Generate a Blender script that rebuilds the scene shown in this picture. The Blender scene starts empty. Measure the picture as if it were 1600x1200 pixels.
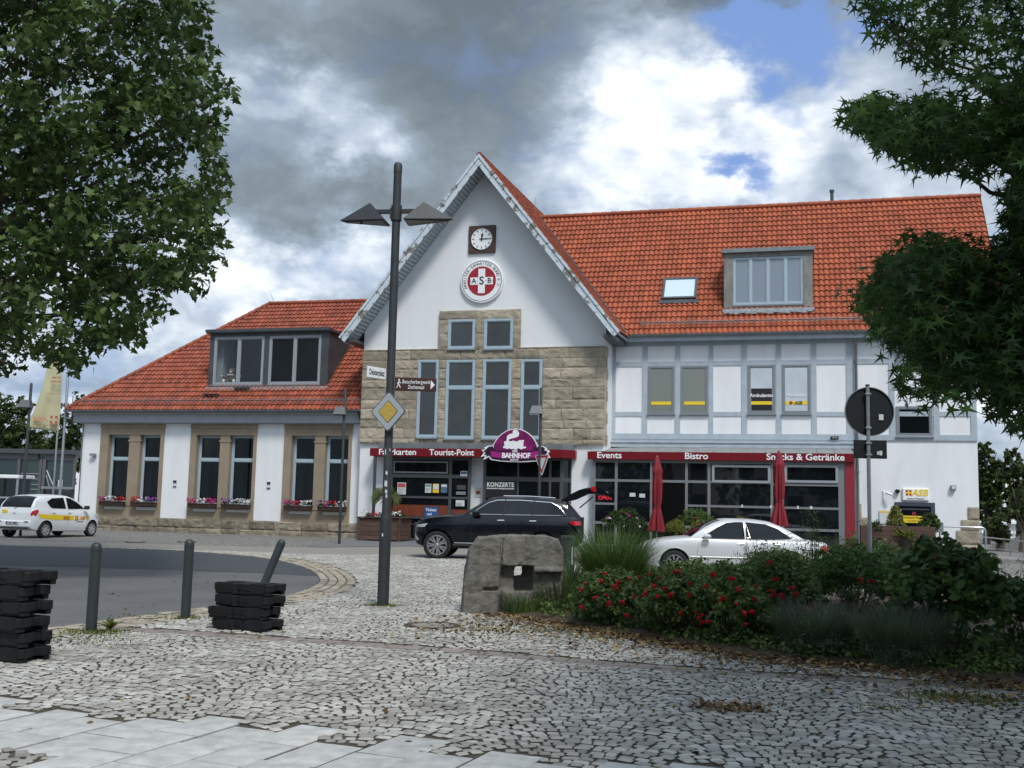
import bpy, bmesh, math, random
import numpy as np
from mathutils import Vector, Matrix, Euler, noise
random.seed(7); RNG = np.random.default_rng(7)
SC = bpy.context.scene
COL = SC.collection

# ------------------------------------------------------------------ camera
F = 1650.0; CAMH = 1.6
PIT = math.atan(185 / F); ROL = math.atan(.022)
cp, sp, cr, sr = math.cos(PIT), math.sin(PIT), math.cos(ROL), math.sin(ROL)
FWD = Vector((0, cp, sp)); RGT = Vector((cr, -sr * sp, sr * cp)); UPV = Vector((-sr, -cr * sp, cr * cp))
cam = bpy.data.objects.new('camera', bpy.data.cameras.new('camera')); COL.objects.link(cam)
cam.data.sensor_width = 36; cam.data.lens = 36 * F / 1600; cam.data.clip_end = 3000; cam.data.clip_start = .05
M = Matrix.Identity(4)
for i in range(3):
    M[i][0] = RGT[i]; M[i][1] = UPV[i]; M[i][2] = -FWD[i]
M[2][3] = CAMH
cam.matrix_world = M
SC.camera = cam

# ------------------------------------------------------------------ light
SUN_EL, SUN_AZ = math.radians(54), math.radians(160)      # azimuth clockwise from +Y
SUNDIR = Vector((math.sin(SUN_AZ) * math.cos(SUN_EL), math.cos(SUN_AZ) * math.cos(SUN_EL), math.sin(SUN_EL)))
sl = bpy.data.lights.new('sun', 'SUN'); sl.energy = 2.2; sl.angle = math.radians(11); sl.color = (1, .965, .91)
so = bpy.data.objects.new('sun', sl); COL.objects.link(so); so.location = (0, 0, 50)
so.rotation_euler = SUNDIR.to_track_quat('Z', 'Y').to_euler()
SC.view_settings.view_transform = 'Standard'; SC.view_settings.look = 'None'
SC.view_settings.exposure = 0.24; SC.view_settings.gamma = 1
SC.render.resolution_x = 1024; SC.render.resolution_y = 768

def pixdir(px, py):
    return (FWD + RGT * ((px - 800) / F) + UPV * (-(py - 600) / F)).normalized()

W = bpy.data.worlds.new('World'); SC.world = W; W.use_nodes = True
def build_world():
    nt = W.node_tree; nt.nodes.clear(); N = nt.nodes; K = nt.links
    def nd(t, **kw):
        n = N.new(t)
        for k, v in kw.items(): setattr(n, k, v)
        return n
    out = nd('ShaderNodeOutputWorld'); bg = nd('ShaderNodeBackground')
    K.new(bg.outputs[0], out.inputs[0])
    tc = nd('ShaderNodeTexCoord')
    sky = nd('ShaderNodeTexSky', sky_type='NISHITA', sun_disc=False, sun_elevation=SUN_EL, sun_rotation=SUN_AZ)
    skym = nd('ShaderNodeVectorMath', operation='SCALE'); skym.inputs[3].default_value = .085
    K.new(sky.outputs[0], skym.inputs[0])
    hue = nd('ShaderNodeMixRGB', blend_type='MIX'); hue.inputs[0].default_value = .65; hue.inputs[2].default_value = (.20, .33, .68, 1)
    K.new(skym.outputs[0], hue.inputs[1])
    def math_(op, a, b=None, clamp=False):
        m = nd('ShaderNodeMath', operation=op, use_clamp=clamp)
        for i, v in enumerate((a, b)):
            if v is None: continue
            if isinstance(v, (int, float)): m.inputs[i].default_value = v
            else: K.new(v, m.inputs[i])
        return m.outputs[0]
    # cloud space: direction, flattened a little towards the horizon
    sep = nd('ShaderNodeSeparateXYZ'); K.new(tc.outputs['Generated'], sep.inputs[0])
    comb = nd('ShaderNodeCombineXYZ'); K.new(sep.outputs[0], comb.inputs[0]); K.new(sep.outputs[1], comb.inputs[1]); K.new(math_('MULTIPLY', sep.outputs[2], 1.65), comb.inputs[2])
    def noise_(scale, det, rough, dist=0.0, off=(0, 0, 0), typ='FBM'):
        mp = nd('ShaderNodeMapping'); mp.inputs[1].default_value = off; K.new(comb.outputs[0], mp.inputs[0])
        n = nd('ShaderNodeTexNoise', noise_type=typ, normalize=True) if typ == 'FBM' else nd('ShaderNodeTexNoise', noise_type=typ)
        n.inputs['Scale'].default_value = scale; n.inputs['Detail'].default_value = det
        n.inputs['Roughness'].default_value = rough; n.inputs['Distortion'].default_value = dist
        K.new(mp.outputs[0], n.inputs[0]); return n.outputs[0]
    def puff(scale, off):          # rounded cauliflower heads
        mp = nd('ShaderNodeMapping'); mp.inputs[1].default_value = off; K.new(comb.outputs[0], mp.inputs[0])
        wn_ = nd('ShaderNodeTexNoise'); wn_.inputs['Scale'].default_value = scale * 1.3; wn_.inputs['Detail'].default_value = 5; K.new(mp.outputs[0], wn_.inputs[0])
        a_ = nd('ShaderNodeVectorMath', operation='SCALE'); K.new(wn_.outputs['Color'], a_.inputs[0]); a_.inputs[3].default_value = .35 / scale * 3
        b_ = nd('ShaderNodeVectorMath', operation='ADD'); K.new(mp.outputs[0], b_.inputs[0]); K.new(a_.outputs[0], b_.inputs[1])
        v = nd('ShaderNodeTexVoronoi', feature='SMOOTH_F1'); v.inputs['Scale'].default_value = scale; v.inputs['Smoothness'].default_value = .35; v.inputs['Detail'].default_value = 3; v.inputs['Roughness'].default_value = .55; K.new(b_.outputs[0], v.inputs[0]); return v.outputs['Distance']
    nbig = noise_(2.6, 10, .56, .1, (3.1, .4, 1.2))
    nsm = noise_(9, 9, .6, .2, (.3, 5.4, 2.2))
    nmid = noise_(4.6, 9, .56, .15, (7.3, 1.4, .2))
    pf = puff(7.0, (1.3, .2, .7))
    # warp direction a little so that the hand placed banks get cloud-like edges
    wn = nd('ShaderNodeTexNoise'); wn.inputs['Scale'].default_value = 2.6; wn.inputs['Detail'].default_value = 8; wn.inputs['Roughness'].default_value = .62
    K.new(comb.outputs[0], wn.inputs[0])
    wsub = nd('ShaderNodeVectorMath', operation='SUBTRACT'); K.new(wn.outputs['Color'], wsub.inputs[0]); wsub.inputs[1].default_value = (.5, .5, .5)
    wsc = nd('ShaderNodeVectorMath', operation='SCALE'); K.new(wsub.outputs[0], wsc.inputs[0]); wsc.inputs[3].default_value = .34
    wadd = nd('ShaderNodeVectorMath', operation='ADD'); K.new(tc.outputs['Generated'], wadd.inputs[0]); K.new(wsc.outputs[0], wadd.inputs[1])
    def lobe(px, py, rx, rz):
        d = pixdir(px, py)
        s = nd('ShaderNodeVectorMath', operation='SUBTRACT'); K.new(wadd.outputs[0], s.inputs[0]); s.inputs[1].default_value = d
        m = nd('ShaderNodeVectorMath', operation='MULTIPLY'); K.new(s.outputs[0], m.inputs[0]); m.inputs[1].default_value = (1650 / rx, 1650 / rx * .7, 1650 / rz)
        l = nd('ShaderNodeVectorMath', operation='LENGTH'); K.new(m.outputs[0], l.inputs[0])
        r = nd('ShaderNodeMapRange', interpolation_type='SMOOTHSTEP'); K.new(l.outputs['Value'], r.inputs[0])
        r.inputs[1].default_value = 1.25; r.inputs[2].default_value = .25; r.inputs[3].default_value = 0; r.inputs[4].default_value = 1
        return r.outputs[0]
    def summed(lst, start):
        acc = start
        for px, py, rx, rz, a in lst: acc = math_('ADD', acc, math_('MULTIPLY', lobe(px, py, rx, rz), a))
        return acc
    # brightness of the cloud (0 dark belly .. 1 sunlit white)
    br = math_('ADD', math_('MULTIPLY', math_('SUBTRACT', nbig, .5), .62), math_('MULTIPLY', math_('SUBTRACT', nsm, .5), .55))
    br = math_('ADD', br, math_('MULTIPLY', math_('SUBTRACT', .42, pf), .42))
    br = math_('ADD', br, math_('MULTIPLY', math_('SUBTRACT', nmid, .5), .35))
    br = summed([(640, 40, 560, 130, -.26), (780, 225, 210, 150, -.28), (430, 310, 200, 90, -.26), (1080, 0, 420, 75, -.40), (560, 330, 120, 60, -.14), (100, 600, 400, 30, -.1),
                 (1080, 190, 190, 120, .25), (1000, 310, 280, 100, .48), (480, 120, 160, 60, .34), (570, 225, 120, 60, .26), (470, 400, 230, 80, .42), (330, 40, 60, 60, .1),
                 (1330, 250, 240, 130, .16), (1180, 190, 60, 60, .2), (1500, 480, 300, 200, .3), (200, 470, 300, 100, .15), (800, 560, 900, 150, .12), (280, 500, 200, 40, .1), (100, 640, 260, 50, .32), (1570, 600, 200, 150, .4)], math_('ADD', br, .64))
    ramp = nd('ShaderNodeValToRGB'); K.new(math_('ADD', math_('MULTIPLY', br, .84), .05), ramp.inputs[0]); e = ramp.color_ramp
    e.elements[0].position = 0; e.elements[0].color = (.13, .16, .185, 1)
    e.elements[1].position = 1.0; e.elements[1].color = (1.02, 1.03, 1.03, 1)
    for p, c in ((.22, (.19, .232, .268, 1)), (.42, (.27, .33, .40, 1)), (.58, (.44, .51, .60, 1)), (.74, (.72, .77, .83, 1))):
        x = e.elements.new(p); x.color = c
    # cover (1 cloud, 0 open blue)
    cov = math_('ADD', math_('MULTIPLY', math_('SUBTRACT', nmid, .5), 1.3), math_('MULTIPLY', math_('SUBTRACT', nsm, .5), .9))
    cov = math_('ADD', cov, math_('MULTIPLY', math_('SUBTRACT', .42, pf), .8))
    cov = summed([(1270, 70, 105, 50, -1.35), (1195, 100, 50, 40, -.7), (1335, 130, 45, 60, -.6), (1160, 283, 66, 28, -1.2), (1235, 170, 60, 50, -.7), (800, 285, 40, 30, -.3), (1480, 420, 160, 60, -.6),
                  (230, 560, 220, 40, -.5), (60, 600, 220, 30, -.4), (1350, 30, 60, 30, -.5)], math_('ADD', cov, 1.40))
    cm = nd('ShaderNodeMapRange', interpolation_type='SMOOTHSTEP'); K.new(cov, cm.inputs[0]); cm.inputs[1].default_value = -.45; cm.inputs[2].default_value = 1.0
    mix = nd('ShaderNodeMixRGB'); K.new(cm.outputs[0], mix.inputs[0]); K.new(hue.outputs[0], mix.inputs[1]); K.new(ramp.outputs[0], mix.inputs[2])
    # the sunlit half of the sky (behind the photographer) is brighter
    dt = nd('ShaderNodeVectorMath', operation='DOT_PRODUCT'); K.new(tc.outputs['Generated'], dt.inputs[0]); dt.inputs[1].default_value = SUNDIR
    g = nd('ShaderNodeMapRange', interpolation_type='SMOOTHSTEP'); K.new(dt.outputs['Value'], g.inputs[0])
    g.inputs[1].default_value = .35; g.inputs[2].default_value = 1.0; g.inputs[3].default_value = 1.0; g.inputs[4].default_value = 2.3
    fin = nd('ShaderNodeVectorMath', operation='SCALE'); K.new(mix.outputs[0], fin.inputs[0]); K.new(g.outputs[0], fin.inputs[3])
    K.new(fin.outputs[0], bg.inputs[0]); bg.inputs[1].default_value = 1.12
build_world()
W.cycles.sampling_method = 'MANUAL'; W.cycles.sample_map_resolution = 512

# ------------------------------------------------------------------ geometry helpers
def ray(px, py):
    return FWD + RGT * ((px - 800) / F) + UPV * (-(py - 600) / F)
def G(px, py, z=0.0):                       # point of the ground (height z) seen at a photo pixel
    d = ray(px, py); t = (z - CAMH) / d.z
    return (d.x * t, d.y * t)
def AT(px, py, Y):                          # point at depth Y
    d = ray(px, py); t = Y / d.y
    return Vector((d.x * t, Y, CAMH + d.z * t))
def W2P(x, y, z):
    v = Vector((x, y, z - CAMH)); w = v.dot(FWD)
    return 800 + F * v.dot(RGT) / w, 600 - F * v.dot(UPV) / w
TH = math.radians(15); CT, ST = math.cos(TH), math.sin(TH)
OX, OY = G(563, 842)
def L(px, py, dd=0.0):                      # (along, up) on the facade-parallel plane at depth dd
    d = ray(px, py)
    t = (dd + OX * ST + OY * CT) / (d.x * ST + d.y * CT)
    return (d.x * t - OX) * CT - (d.y * t - OY) * ST, CAMH + d.z * t
def LX(px, py, dd=0.0): return L(px, py, dd)[0]
def LZ(px, py, dd=0.0): return L(px, py, dd)[1]
def L2W(x, y, z=0.0): return Vector((OX + x * CT + y * ST, OY - x * ST + y * CT, z))
BROT = Matrix.Rotation(-TH, 4, 'Z'); BMAT = Matrix.Translation((OX, OY, 0)) @ BROT
def smooth(a, b, x):
    t = max(0, min(1, (x - a) / (b - a))); return t * t * (3 - 2 * t)

class MB:
    def __init__(s): s.v = []; s.f = []; s.m = []; s.r = []
    def add(s, vs, fs, mi=0, rnd=None):
        o = len(s.v); s.v += [tuple(v) for v in vs]
        r = random.random() if rnd is None else rnd
        for f in fs: s.f.append([i + o for i in f]); s.m.append(mi); s.r.append(r)
    def box(s, x0, x1, y0, y1, z0, z1, mi=0, mat=None, rnd=None):
        vs = [(x, y, z) for z in (z0, z1) for y in (y0, y1) for x in (x0, x1)]
        if mat is not None: vs = [mat @ Vector(v) for v in vs]
        s.add(vs, [(0, 2, 3, 1), (4, 5, 7, 6), (0, 1, 5, 4), (2, 6, 7, 3), (0, 4, 6, 2), (1, 3, 7, 5)], mi, rnd)
    def cbox(s, x0, x1, y0, y1, z0, z1, b=.01, mi=0, mat=None, rnd=None):     # box with chamfered edges
        b = min(b, (x1 - x0) * .45, (y1 - y0) * .45, (z1 - z0) * .45)
        vs = []
        for z, i in ((z0, b), (z0 + b, 0), (z1 - b, 0), (z1, b)):
            for (x, y, dx, dy) in ((x0, y0, 1, 1), (x1, y0, -1, 1), (x1, y1, -1, -1), (x0, y1, 1, -1)):
                if i: vs += [(x + dx * b, y + dy * b, z)] * 2
                else: vs += [(x + dx * (b if ((dx > 0) == (dy > 0)) else 0), y + dy * (0 if ((dx > 0) == (dy > 0)) else b), z),
                             (x + dx * (0 if ((dx > 0) == (dy > 0)) else b), y + dy * (b if ((dx > 0) == (dy > 0)) else 0), z)]
        # order per ring: corner pairs; fix orientation of pairs to run counter-clockwise
        R = []
        for k in range(4):
            ring = vs[k * 8:(k + 1) * 8]; q = []
            c = ((x0 + x1) / 2, (y0 + y1) / 2)
            for j in range(4):
                a, bb = ring[2 * j], ring[2 * j + 1]
                aa = math.atan2(a[1] - c[1], a[0] - c[0]); ab = math.atan2(bb[1] - c[1], bb[0] - c[0])
                dd = (ab - aa + math.pi) % (2 * math.pi) - math.pi
                q += [a, bb] if dd >= 0 else [bb, a]
            R.append(q)
        V = [v for r in R for v in r]
        if mat is not None: V = [mat @ Vector(v) for v in V]
        fs = [tuple(range(7, -1, -1)), tuple(range(24, 32))]
        for k in range(3):
            for j in range(8):
                j2 = (j + 1) % 8; fs.append((k * 8 + j, k * 8 + j2, k * 8 + 8 + j2, k * 8 + 8 + j))
        s.add(V, fs, mi, rnd)
    def tube(s, pts, r, n=8, mi=0, caps=True, rnd=None):
        pts = [Vector(p) for p in pts]; rs = r if isinstance(r, (list, tuple)) else [r] * len(pts)
        vs = []; fs = []; prev = None
        for i, p in enumerate(pts):
            t = (pts[min(i + 1, len(pts) - 1)] - pts[max(i - 1, 0)])
            if t.length < 1e-9: t = Vector((0, 0, 1))
            t.normalize()
            if prev is None:
                a = Vector((0, 0, 1)) if abs(t.z) < .9 else Vector((1, 0, 0))
                u = t.cross(a).normalized()
            else:
                u = (prev - t * prev.dot(t));
                u = u.normalized() if u.length > 1e-6 else t.orthogonal().normalized()
            prev = u; w = t.cross(u)
            for k in range(n):
                an = 2 * math.pi * k / n; vs.append(p + (u * math.cos(an) + w * math.sin(an)) * rs[i])
        for i in range(len(pts) - 1):
            for k in range(n):
                k2 = (k + 1) % n; fs.append((i * n + k, i * n + k2, (i + 1) * n + k2, (i + 1) * n + k))
        if caps: fs.append(tuple(range(n - 1, -1, -1))); fs.append(tuple((len(pts) - 1) * n + k for k in range(n)))
        s.add(vs, fs, mi, rnd)
    def lathe(s, prof, n=24, mat=None, mi=0, rnd=None, caps=True):      # prof: (r, z) list
        vs = []; fs = []
        for r, z in prof:
            for k in range(n):
                a = 2 * math.pi * k / n; vs.append(Vector((r * math.cos(a), r * math.sin(a), z)))
        if mat is not None: vs = [mat @ v for v in vs]
        for i in range(len(prof) - 1):
            for k in range(n):
                k2 = (k + 1) % n; fs.append((i * n + k, i * n + k2, (i + 1) * n + k2, (i + 1) * n + k))
        if caps and prof[0][0] > 1e-6: fs.append(tuple(range(n - 1, -1, -1)))
        if caps and prof[-1][0] > 1e-6: fs.append(tuple((len(prof) - 1) * n + k for k in range(n)))
        s.add(vs, fs, mi, rnd)
    def prism(s, poly, y0, y1, mi=0, mat=None, rnd=None):    # outline in XZ, extruded along Y
        n = len(poly)
        vs = [Vector((x, y0, z)) for x, z in poly] + [Vector((x, y1, z)) for x, z in poly]
        if mat is not None: vs = [mat @ v for v in vs]
        s.add(vs, [tuple(range(n)), tuple(range(2 * n - 1, n - 1, -1))] + [((i + 1) % n, i, n + i, n + (i + 1) % n) for i in range(n)], mi, rnd)
    def prismz(s, poly, z0, z1, mi=0, rnd=None):             # outline in XY, extruded along Z
        n = len(poly)
        vs = [Vector((x, y, z0)) for x, y in poly] + [Vector((x, y, z1)) for x, y in poly]
        s.add(vs, [tuple(range(n - 1, -1, -1)), tuple(range(n, 2 * n))] + [(i, (i + 1) % n, n + (i + 1) % n, n + i) for i in range(n)], mi, rnd)
    def ball(s, c, r, n=8, m=6, mi=0, rnd=None):
        c = Vector(c); rr = r if isinstance(r, (tuple, list)) else (r, r, r)
        prof = [(math.sin(math.pi * i / m), -math.cos(math.pi * i / m)) for i in range(m + 1)]
        vs = []; fs = []
        for q, z in prof:
            for k in range(n):
                a = 2 * math.pi * k / n; vs.append((c.x + rr[0] * q * math.cos(a), c.y + rr[1] * q * math.sin(a), c.z + rr[2] * z))
        for i in range(m):
            for k in range(n): fs.append((i * n + k, i * n + (k + 1) % n, (i + 1) * n + (k + 1) % n, (i + 1) * n + k))
        s.add(vs, fs, mi, rnd)
    def mesh(s, name, mats, sm=None, fix=True):
        me = bpy.data.meshes.new(name); me.from_pydata(s.v, [], s.f)
        for m_ in (mats if isinstance(mats, (list, tuple)) else [mats]): me.materials.append(m_)
        me.polygons.foreach_set('material_index', s.m)
        at = me.attributes.new('rnd', 'FLOAT', 'FACE'); at.data.foreach_set('value', s.r)
        me.validate()
        if fix:
            bm = bmesh.new(); bm.from_mesh(me); bmesh.ops.remove_doubles(bm, verts=bm.verts, dist=1e-5); bmesh.ops.recalc_face_normals(bm, faces=bm.faces); bm.to_mesh(me); bm.free()
        if sm:
            me.polygons.foreach_set('use_smooth', [True] * len(me.polygons)); me.set_sharp_from_angle(angle=math.radians(sm))
        me.update(); return me
    def obj(s, name, mats, parent=None, sm=None, mw=None, fix=True, bevel=0):
        o = bpy.data.objects.new(name, s.mesh(name, mats, sm, fix)); COL.objects.link(o)
        if parent: o.parent = parent
        elif mw is not None: o.matrix_world = mw
        if bevel:
            b = o.modifiers.new('bevel', 'BEVEL'); b.width = bevel; b.segments = 2; b.limit_method = 'ANGLE'
        return o

def tag(o, label=None, cat=None, group=None, kind=None):
    if label: o['label'] = label
    if cat: o['category'] = cat
    if group: o['group'] = group
    if kind: o['kind'] = kind
    return o
def empty(name, label, cat, loc=(0, 0, 0), rz=0.0, group=None, mw=None):
    o = bpy.data.objects.new(name, None); COL.objects.link(o); o.empty_display_size = .2
    if mw is not None: o.matrix_world = mw
    else: o.location = loc; o.rotation_euler = (0, 0, rz)
    return tag(o, label, cat, group)
def copy_tree(o, parent=None):
    c = o.copy(); COL.objects.link(c)
    if parent: c.parent = parent
    for ch in [x for x in o.children]: copy_tree(ch, c)
    return c
def raw_mesh(name, V, loops, starts, mats, rnd=None, smooth_=False, mi=None):
    me = bpy.data.meshes.new(name); V = np.asarray(V, dtype=np.float32)
    me.vertices.add(len(V)); me.vertices.foreach_set('co', V.ravel())
    me.loops.add(len(loops)); me.loops.foreach_set('vertex_index', np.asarray(loops, dtype=np.int32))
    me.polygons.add(len(starts)); me.polygons.foreach_set('loop_start', np.asarray(starts, dtype=np.int32))
    for m_ in (mats if isinstance(mats, (list, tuple)) else [mats]): me.materials.append(m_)
    if rnd is not None:
        at = me.attributes.new('rnd', 'FLOAT', 'FACE'); at.data.foreach_set('value', np.asarray(rnd, dtype=np.float32))
    if mi is not None: me.polygons.foreach_set('material_index', np.asarray(mi, dtype=np.int32))
    me.update(calc_edges=True); me.validate()
    if smooth_: me.polygons.foreach_set('use_smooth', [True] * len(me.polygons))
    return me

# ------------------------------------------------------------------ materials
MATS = {}
def mat(name, col, rough=.6, metal=0.0, var=0.0, vscale=3.0, bump=0.0, bscale=20.0, rndvar=0.0, col2=None, spec=.5, coat=0.0, emit=None, trans=0.0, aniso=(1, 1, 1), alpha=None, patch=None):
    if name in MATS: return MATS[name]
    m = bpy.data.materials.new(name); m.use_nodes = True; nt = m.node_tree; K = nt.links; N = nt.nodes
    b = N['Principled BSDF']; b.inputs['Roughness'].default_value = rough; b.inputs['Metallic'].default_value = metal
    b.inputs['Specular IOR Level'].default_value = spec; b.inputs['Coat Weight'].default_value = coat; b.inputs['Coat Roughness'].default_value = .05
    c1 = (*col, 1); c2 = (*(col2 or tuple(x * (1 - var) for x in col)), 1)
    b.inputs['Base Color'].default_value = c1
    tc = N.new('ShaderNodeTexCoord'); mp = N.new('ShaderNodeMapping'); mp.inputs[3].default_value = aniso; K.new(tc.outputs['Object'], mp.inputs[0])
    cur = None
    if var or col2:
        n = N.new('ShaderNodeTexNoise'); n.inputs['Scale'].default_value = vscale; n.inputs['Detail'].default_value = 7; n.inputs['Roughness'].default_value = .6
        K.new(mp.outputs[0], n.inputs[0])
        mr = N.new('ShaderNodeMapRange'); K.new(n.outputs[0], mr.inputs[0]); mr.inputs[1].default_value = .35 if not patch else patch[0]; mr.inputs[2].default_value = .68 if not patch else patch[1]
        mx = N.new('ShaderNodeMixRGB'); mx.inputs[1].default_value = c1; mx.inputs[2].default_value = c2; K.new(mr.outputs[0], mx.inputs[0]); cur = mx.outputs[0]
    if rndvar:
        at = N.new('ShaderNodeAttribute'); at.attribute_name = 'rnd'
        mr = N.new('ShaderNodeMapRange'); K.new(at.outputs['Fac'], mr.inputs[0]); mr.inputs[3].default_value = 1 - rndvar; mr.inputs[4].default_value = 1 + rndvar
        hv = N.new('ShaderNodeHueSaturation'); K.new(mr.outputs[0], hv.inputs['Value'])
        if cur: K.new(cur, hv.inputs['Color'])
        else: hv.inputs['Color'].default_value = c1
        cur = hv.outputs[0]
    if cur: K.new(cur, b.inputs['Base Color'])
    if bump:
        n = N.new('ShaderNodeTexNoise'); n.inputs['Scale'].default_value = bscale; n.inputs['Detail'].default_value = 6; K.new(mp.outputs[0], n.inputs[0])
        bp = N.new('ShaderNodeBump'); bp.inputs['Strength'].default_value = 1.0; bp.inputs['Distance'].default_value = bump; K.new(n.outputs[0], bp.inputs['Height']); K.new(bp.outputs[0], b.inputs['Normal'])
    if emit: b.inputs['Emission Color'].default_value = (*emit[0], 1); b.inputs['Emission Strength'].default_value = emit[1]
    if trans:
        out = N['Material Output']; tr = N.new('ShaderNodeBsdfTranslucent'); ms = N.new('ShaderNodeMixShader'); ms.inputs[0].default_value = trans
        if cur: K.new(cur, tr.inputs[0])
        else: tr.inputs[0].default_value = c1
        K.new(b.outputs[0], ms.inputs[1]); K.new(tr.outputs[0], ms.inputs[2]); K.new(ms.outputs[0], out.inputs[0])
    MATS[name] = m; return m

m_plaster = mat('white_plaster', (.83, .845, .86), .85, var=.10, aniso=(1.6, 1.6, .35), vscale=1.1, bump=.004, bscale=30)
m_plaster2 = mat('shaded_gable_plaster', (.78, .80, .815), .85, var=.05, aniso=(1.6, 1.6, .4), vscale=.9, bump=.004, bscale=30)  # the same white plaster, toned down for the shadow on the gable
m_stone = mat('ashlar_sandstone', (.43, .37, .285), .92, col2=(.28, .24, .18), vscale=2.6, bump=.03, bscale=14, rndvar=.22)
m_mortar = mat('mortar', (.34, .30, .24), .95, var=.2, vscale=6)
m_trim = mat('dressed_sandstone', (.33, .265, .19), .85, col2=(.26, .21, .15), vscale=1.5, bump=.003, bscale=40)
m_plinth = mat('plinth_stone', (.30, .25, .18), .95, col2=(.17, .15, .12), vscale=3, bump=.03, bscale=9, rndvar=.25)
m_tile = mat('roof_tile_clay', (.385, .102, .048), .62, col2=(.29, .078, .04), vscale=1.0, bump=.004, bscale=50, rndvar=.17, spec=.3)
m_tile_d = mat('old_roof_tile_clay', (.32, .082, .042), .62, col2=(.225, .062, .037), vscale=1.2, bump=.004, bscale=50, rndvar=.24, spec=.3)
m_timber = mat('grey_blue_timber', (.36, .42, .47), .7, col2=(.44, .50, .55), vscale=3, bump=.006, bscale=20, aniso=(1, 1, 1))
m_verge = mat('weathered_verge_paint', (.56, .63, .68), .8, col2=(.20, .19, .17), vscale=3.2, bump=.01, bscale=25, aniso=(1, 1, 1), patch=(.535, .575))
m_verge2 = mat('verge_lining', (.45, .51, .55), .8, var=.25, vscale=5)
m_zinc = mat('zinc_sheet', (.27, .29, .30), .45, .55, var=.25, vscale=2.5)
m_zinc_l = mat('lead_flashing', (.46, .49, .51), .5, .4, var=.4, vscale=9)
m_dzinc = mat('dark_zinc_cladding', (.085, .095, .105), .5, .3, var=.3, vscale=2)
m_frameb = mat('pale_blue_window_frame', (.40, .50, .57), .45, var=.12, vscale=8)
m_frameg = mat('grey_window_frame', (.23, .25, .27), .45, .2)
m_framed = mat('dark_grey_frame', (.09, .095, .10), .4, .3)
m_glass = mat('dark_glass', (.006, .008, .010), .03, spec=.32)
m_glass_g = mat('grey_blind_glass', (.075, .085, .09), .12, var=.2, vscale=1.5, spec=.4)
m_blind = mat('pale_blind_and_sky_glass', (.60, .66, .72), .10, var=.2, vscale=1.0, spec=.5, coat=.6)  # white blind and mirrored bright sky painted as one pane colour
m_blindo = mat('olive_blind_behind_glass', (.21, .23, .20), .12, spec=.5, coat=.5)
m_blind3 = mat('blue_grey_blind_glass', (.24, .28, .33), .12, spec=.5, coat=.6)
m_red = mat('wine_red_fascia', (.17, .007, .013), .4, spec=.3)
m_redp = mat('red_pillar_paint', (.26, .016, .028), .5)
m_white = mat('white_lettering', (.85, .86, .87), .5)
m_black = mat('black_paint', (.012, .012, .013), .5)
m_dark = mat('dark_interior', (.012, .012, .014), .8)
m_gpole = mat('anthracite_steel', (.038, .043, .047), .55, .1, var=.25, vscale=6)
m_steel = mat('galvanised_steel', (.42, .44, .45), .4, .7, var=.2, vscale=12)
m_alu = mat('silver_metal', (.62, .63, .64), .3, .9)
m_wood = mat('red_brown_planks', (.12, .062, .045), .8, col2=(.06, .038, .03), vscale=5, bump=.006, bscale=30, aniso=(.3, 1, 4), rndvar=.2)
m_yellow = mat('signal_yellow', (.85, .60, .03), .5)
m_orange = mat('orange_counter', (.20, .042, .016), .6, var=.3)
m_leafsoil = mat('soil', (.045, .032, .022), .95, var=.5, vscale=14, bump=.02, bscale=40)

def text(body, size, parent, mw, m_, name='lettering', bold=0.0, ext=.004, align='CENTER', space=1.0, sx=1.0, cat=None, shear=0.0):
    cu = bpy.data.curves.new(name, 'FONT'); cu.body = body; cu.size = size; cu.extrude = ext; cu.align_x = align; cu.align_y = 'CENTER'
    cu.offset = bold * size; cu.space_character = space; cu.resolution_u = 4; cu.shear = shear
    t = bpy.data.objects.new('tmp', cu); COL.objects.link(t)
    dg = bpy.context.evaluated_depsgraph_get(); dg.update()
    me = bpy.data.meshes.new_from_object(t.evaluated_get(dg)); bpy.data.objects.remove(t)
    me.name = name; me.transform(mw @ Matrix.Diagonal((sx, 1, 1, 1))); me.materials.clear(); me.materials.append(m_)
    o = bpy.data.objects.new(name, me); COL.objects.link(o)
    if parent: o.parent = parent
    return o
RX = Matrix.Rotation(math.pi / 2, 4, 'X')          # text plane XY -> XZ, facing -Y
def TX(x, y, z): return Matrix.Translation((x, y, z)) @ RX
def apply_bool(o, cutters, op='DIFFERENCE'):
    for c in cutters:
        m = o.modifiers.new('b', 'BOOLEAN'); m.operation = op; m.object = c; m.solver = 'EXACT'
    dg = bpy.context.evaluated_depsgraph_get(); dg.update()
    me = bpy.data.meshes.new_from_object(o.evaluated_get(dg)); o.modifiers.clear(); o.data = me
    for c in cutters: bpy.data.objects.remove(c)
# ================================================================== STATION BUILDING
B = empty('station_building', 'white and sandstone station building with red tiled roofs, steep central gable and half-timbered right wing', 'building', mw=BMAT)

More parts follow.
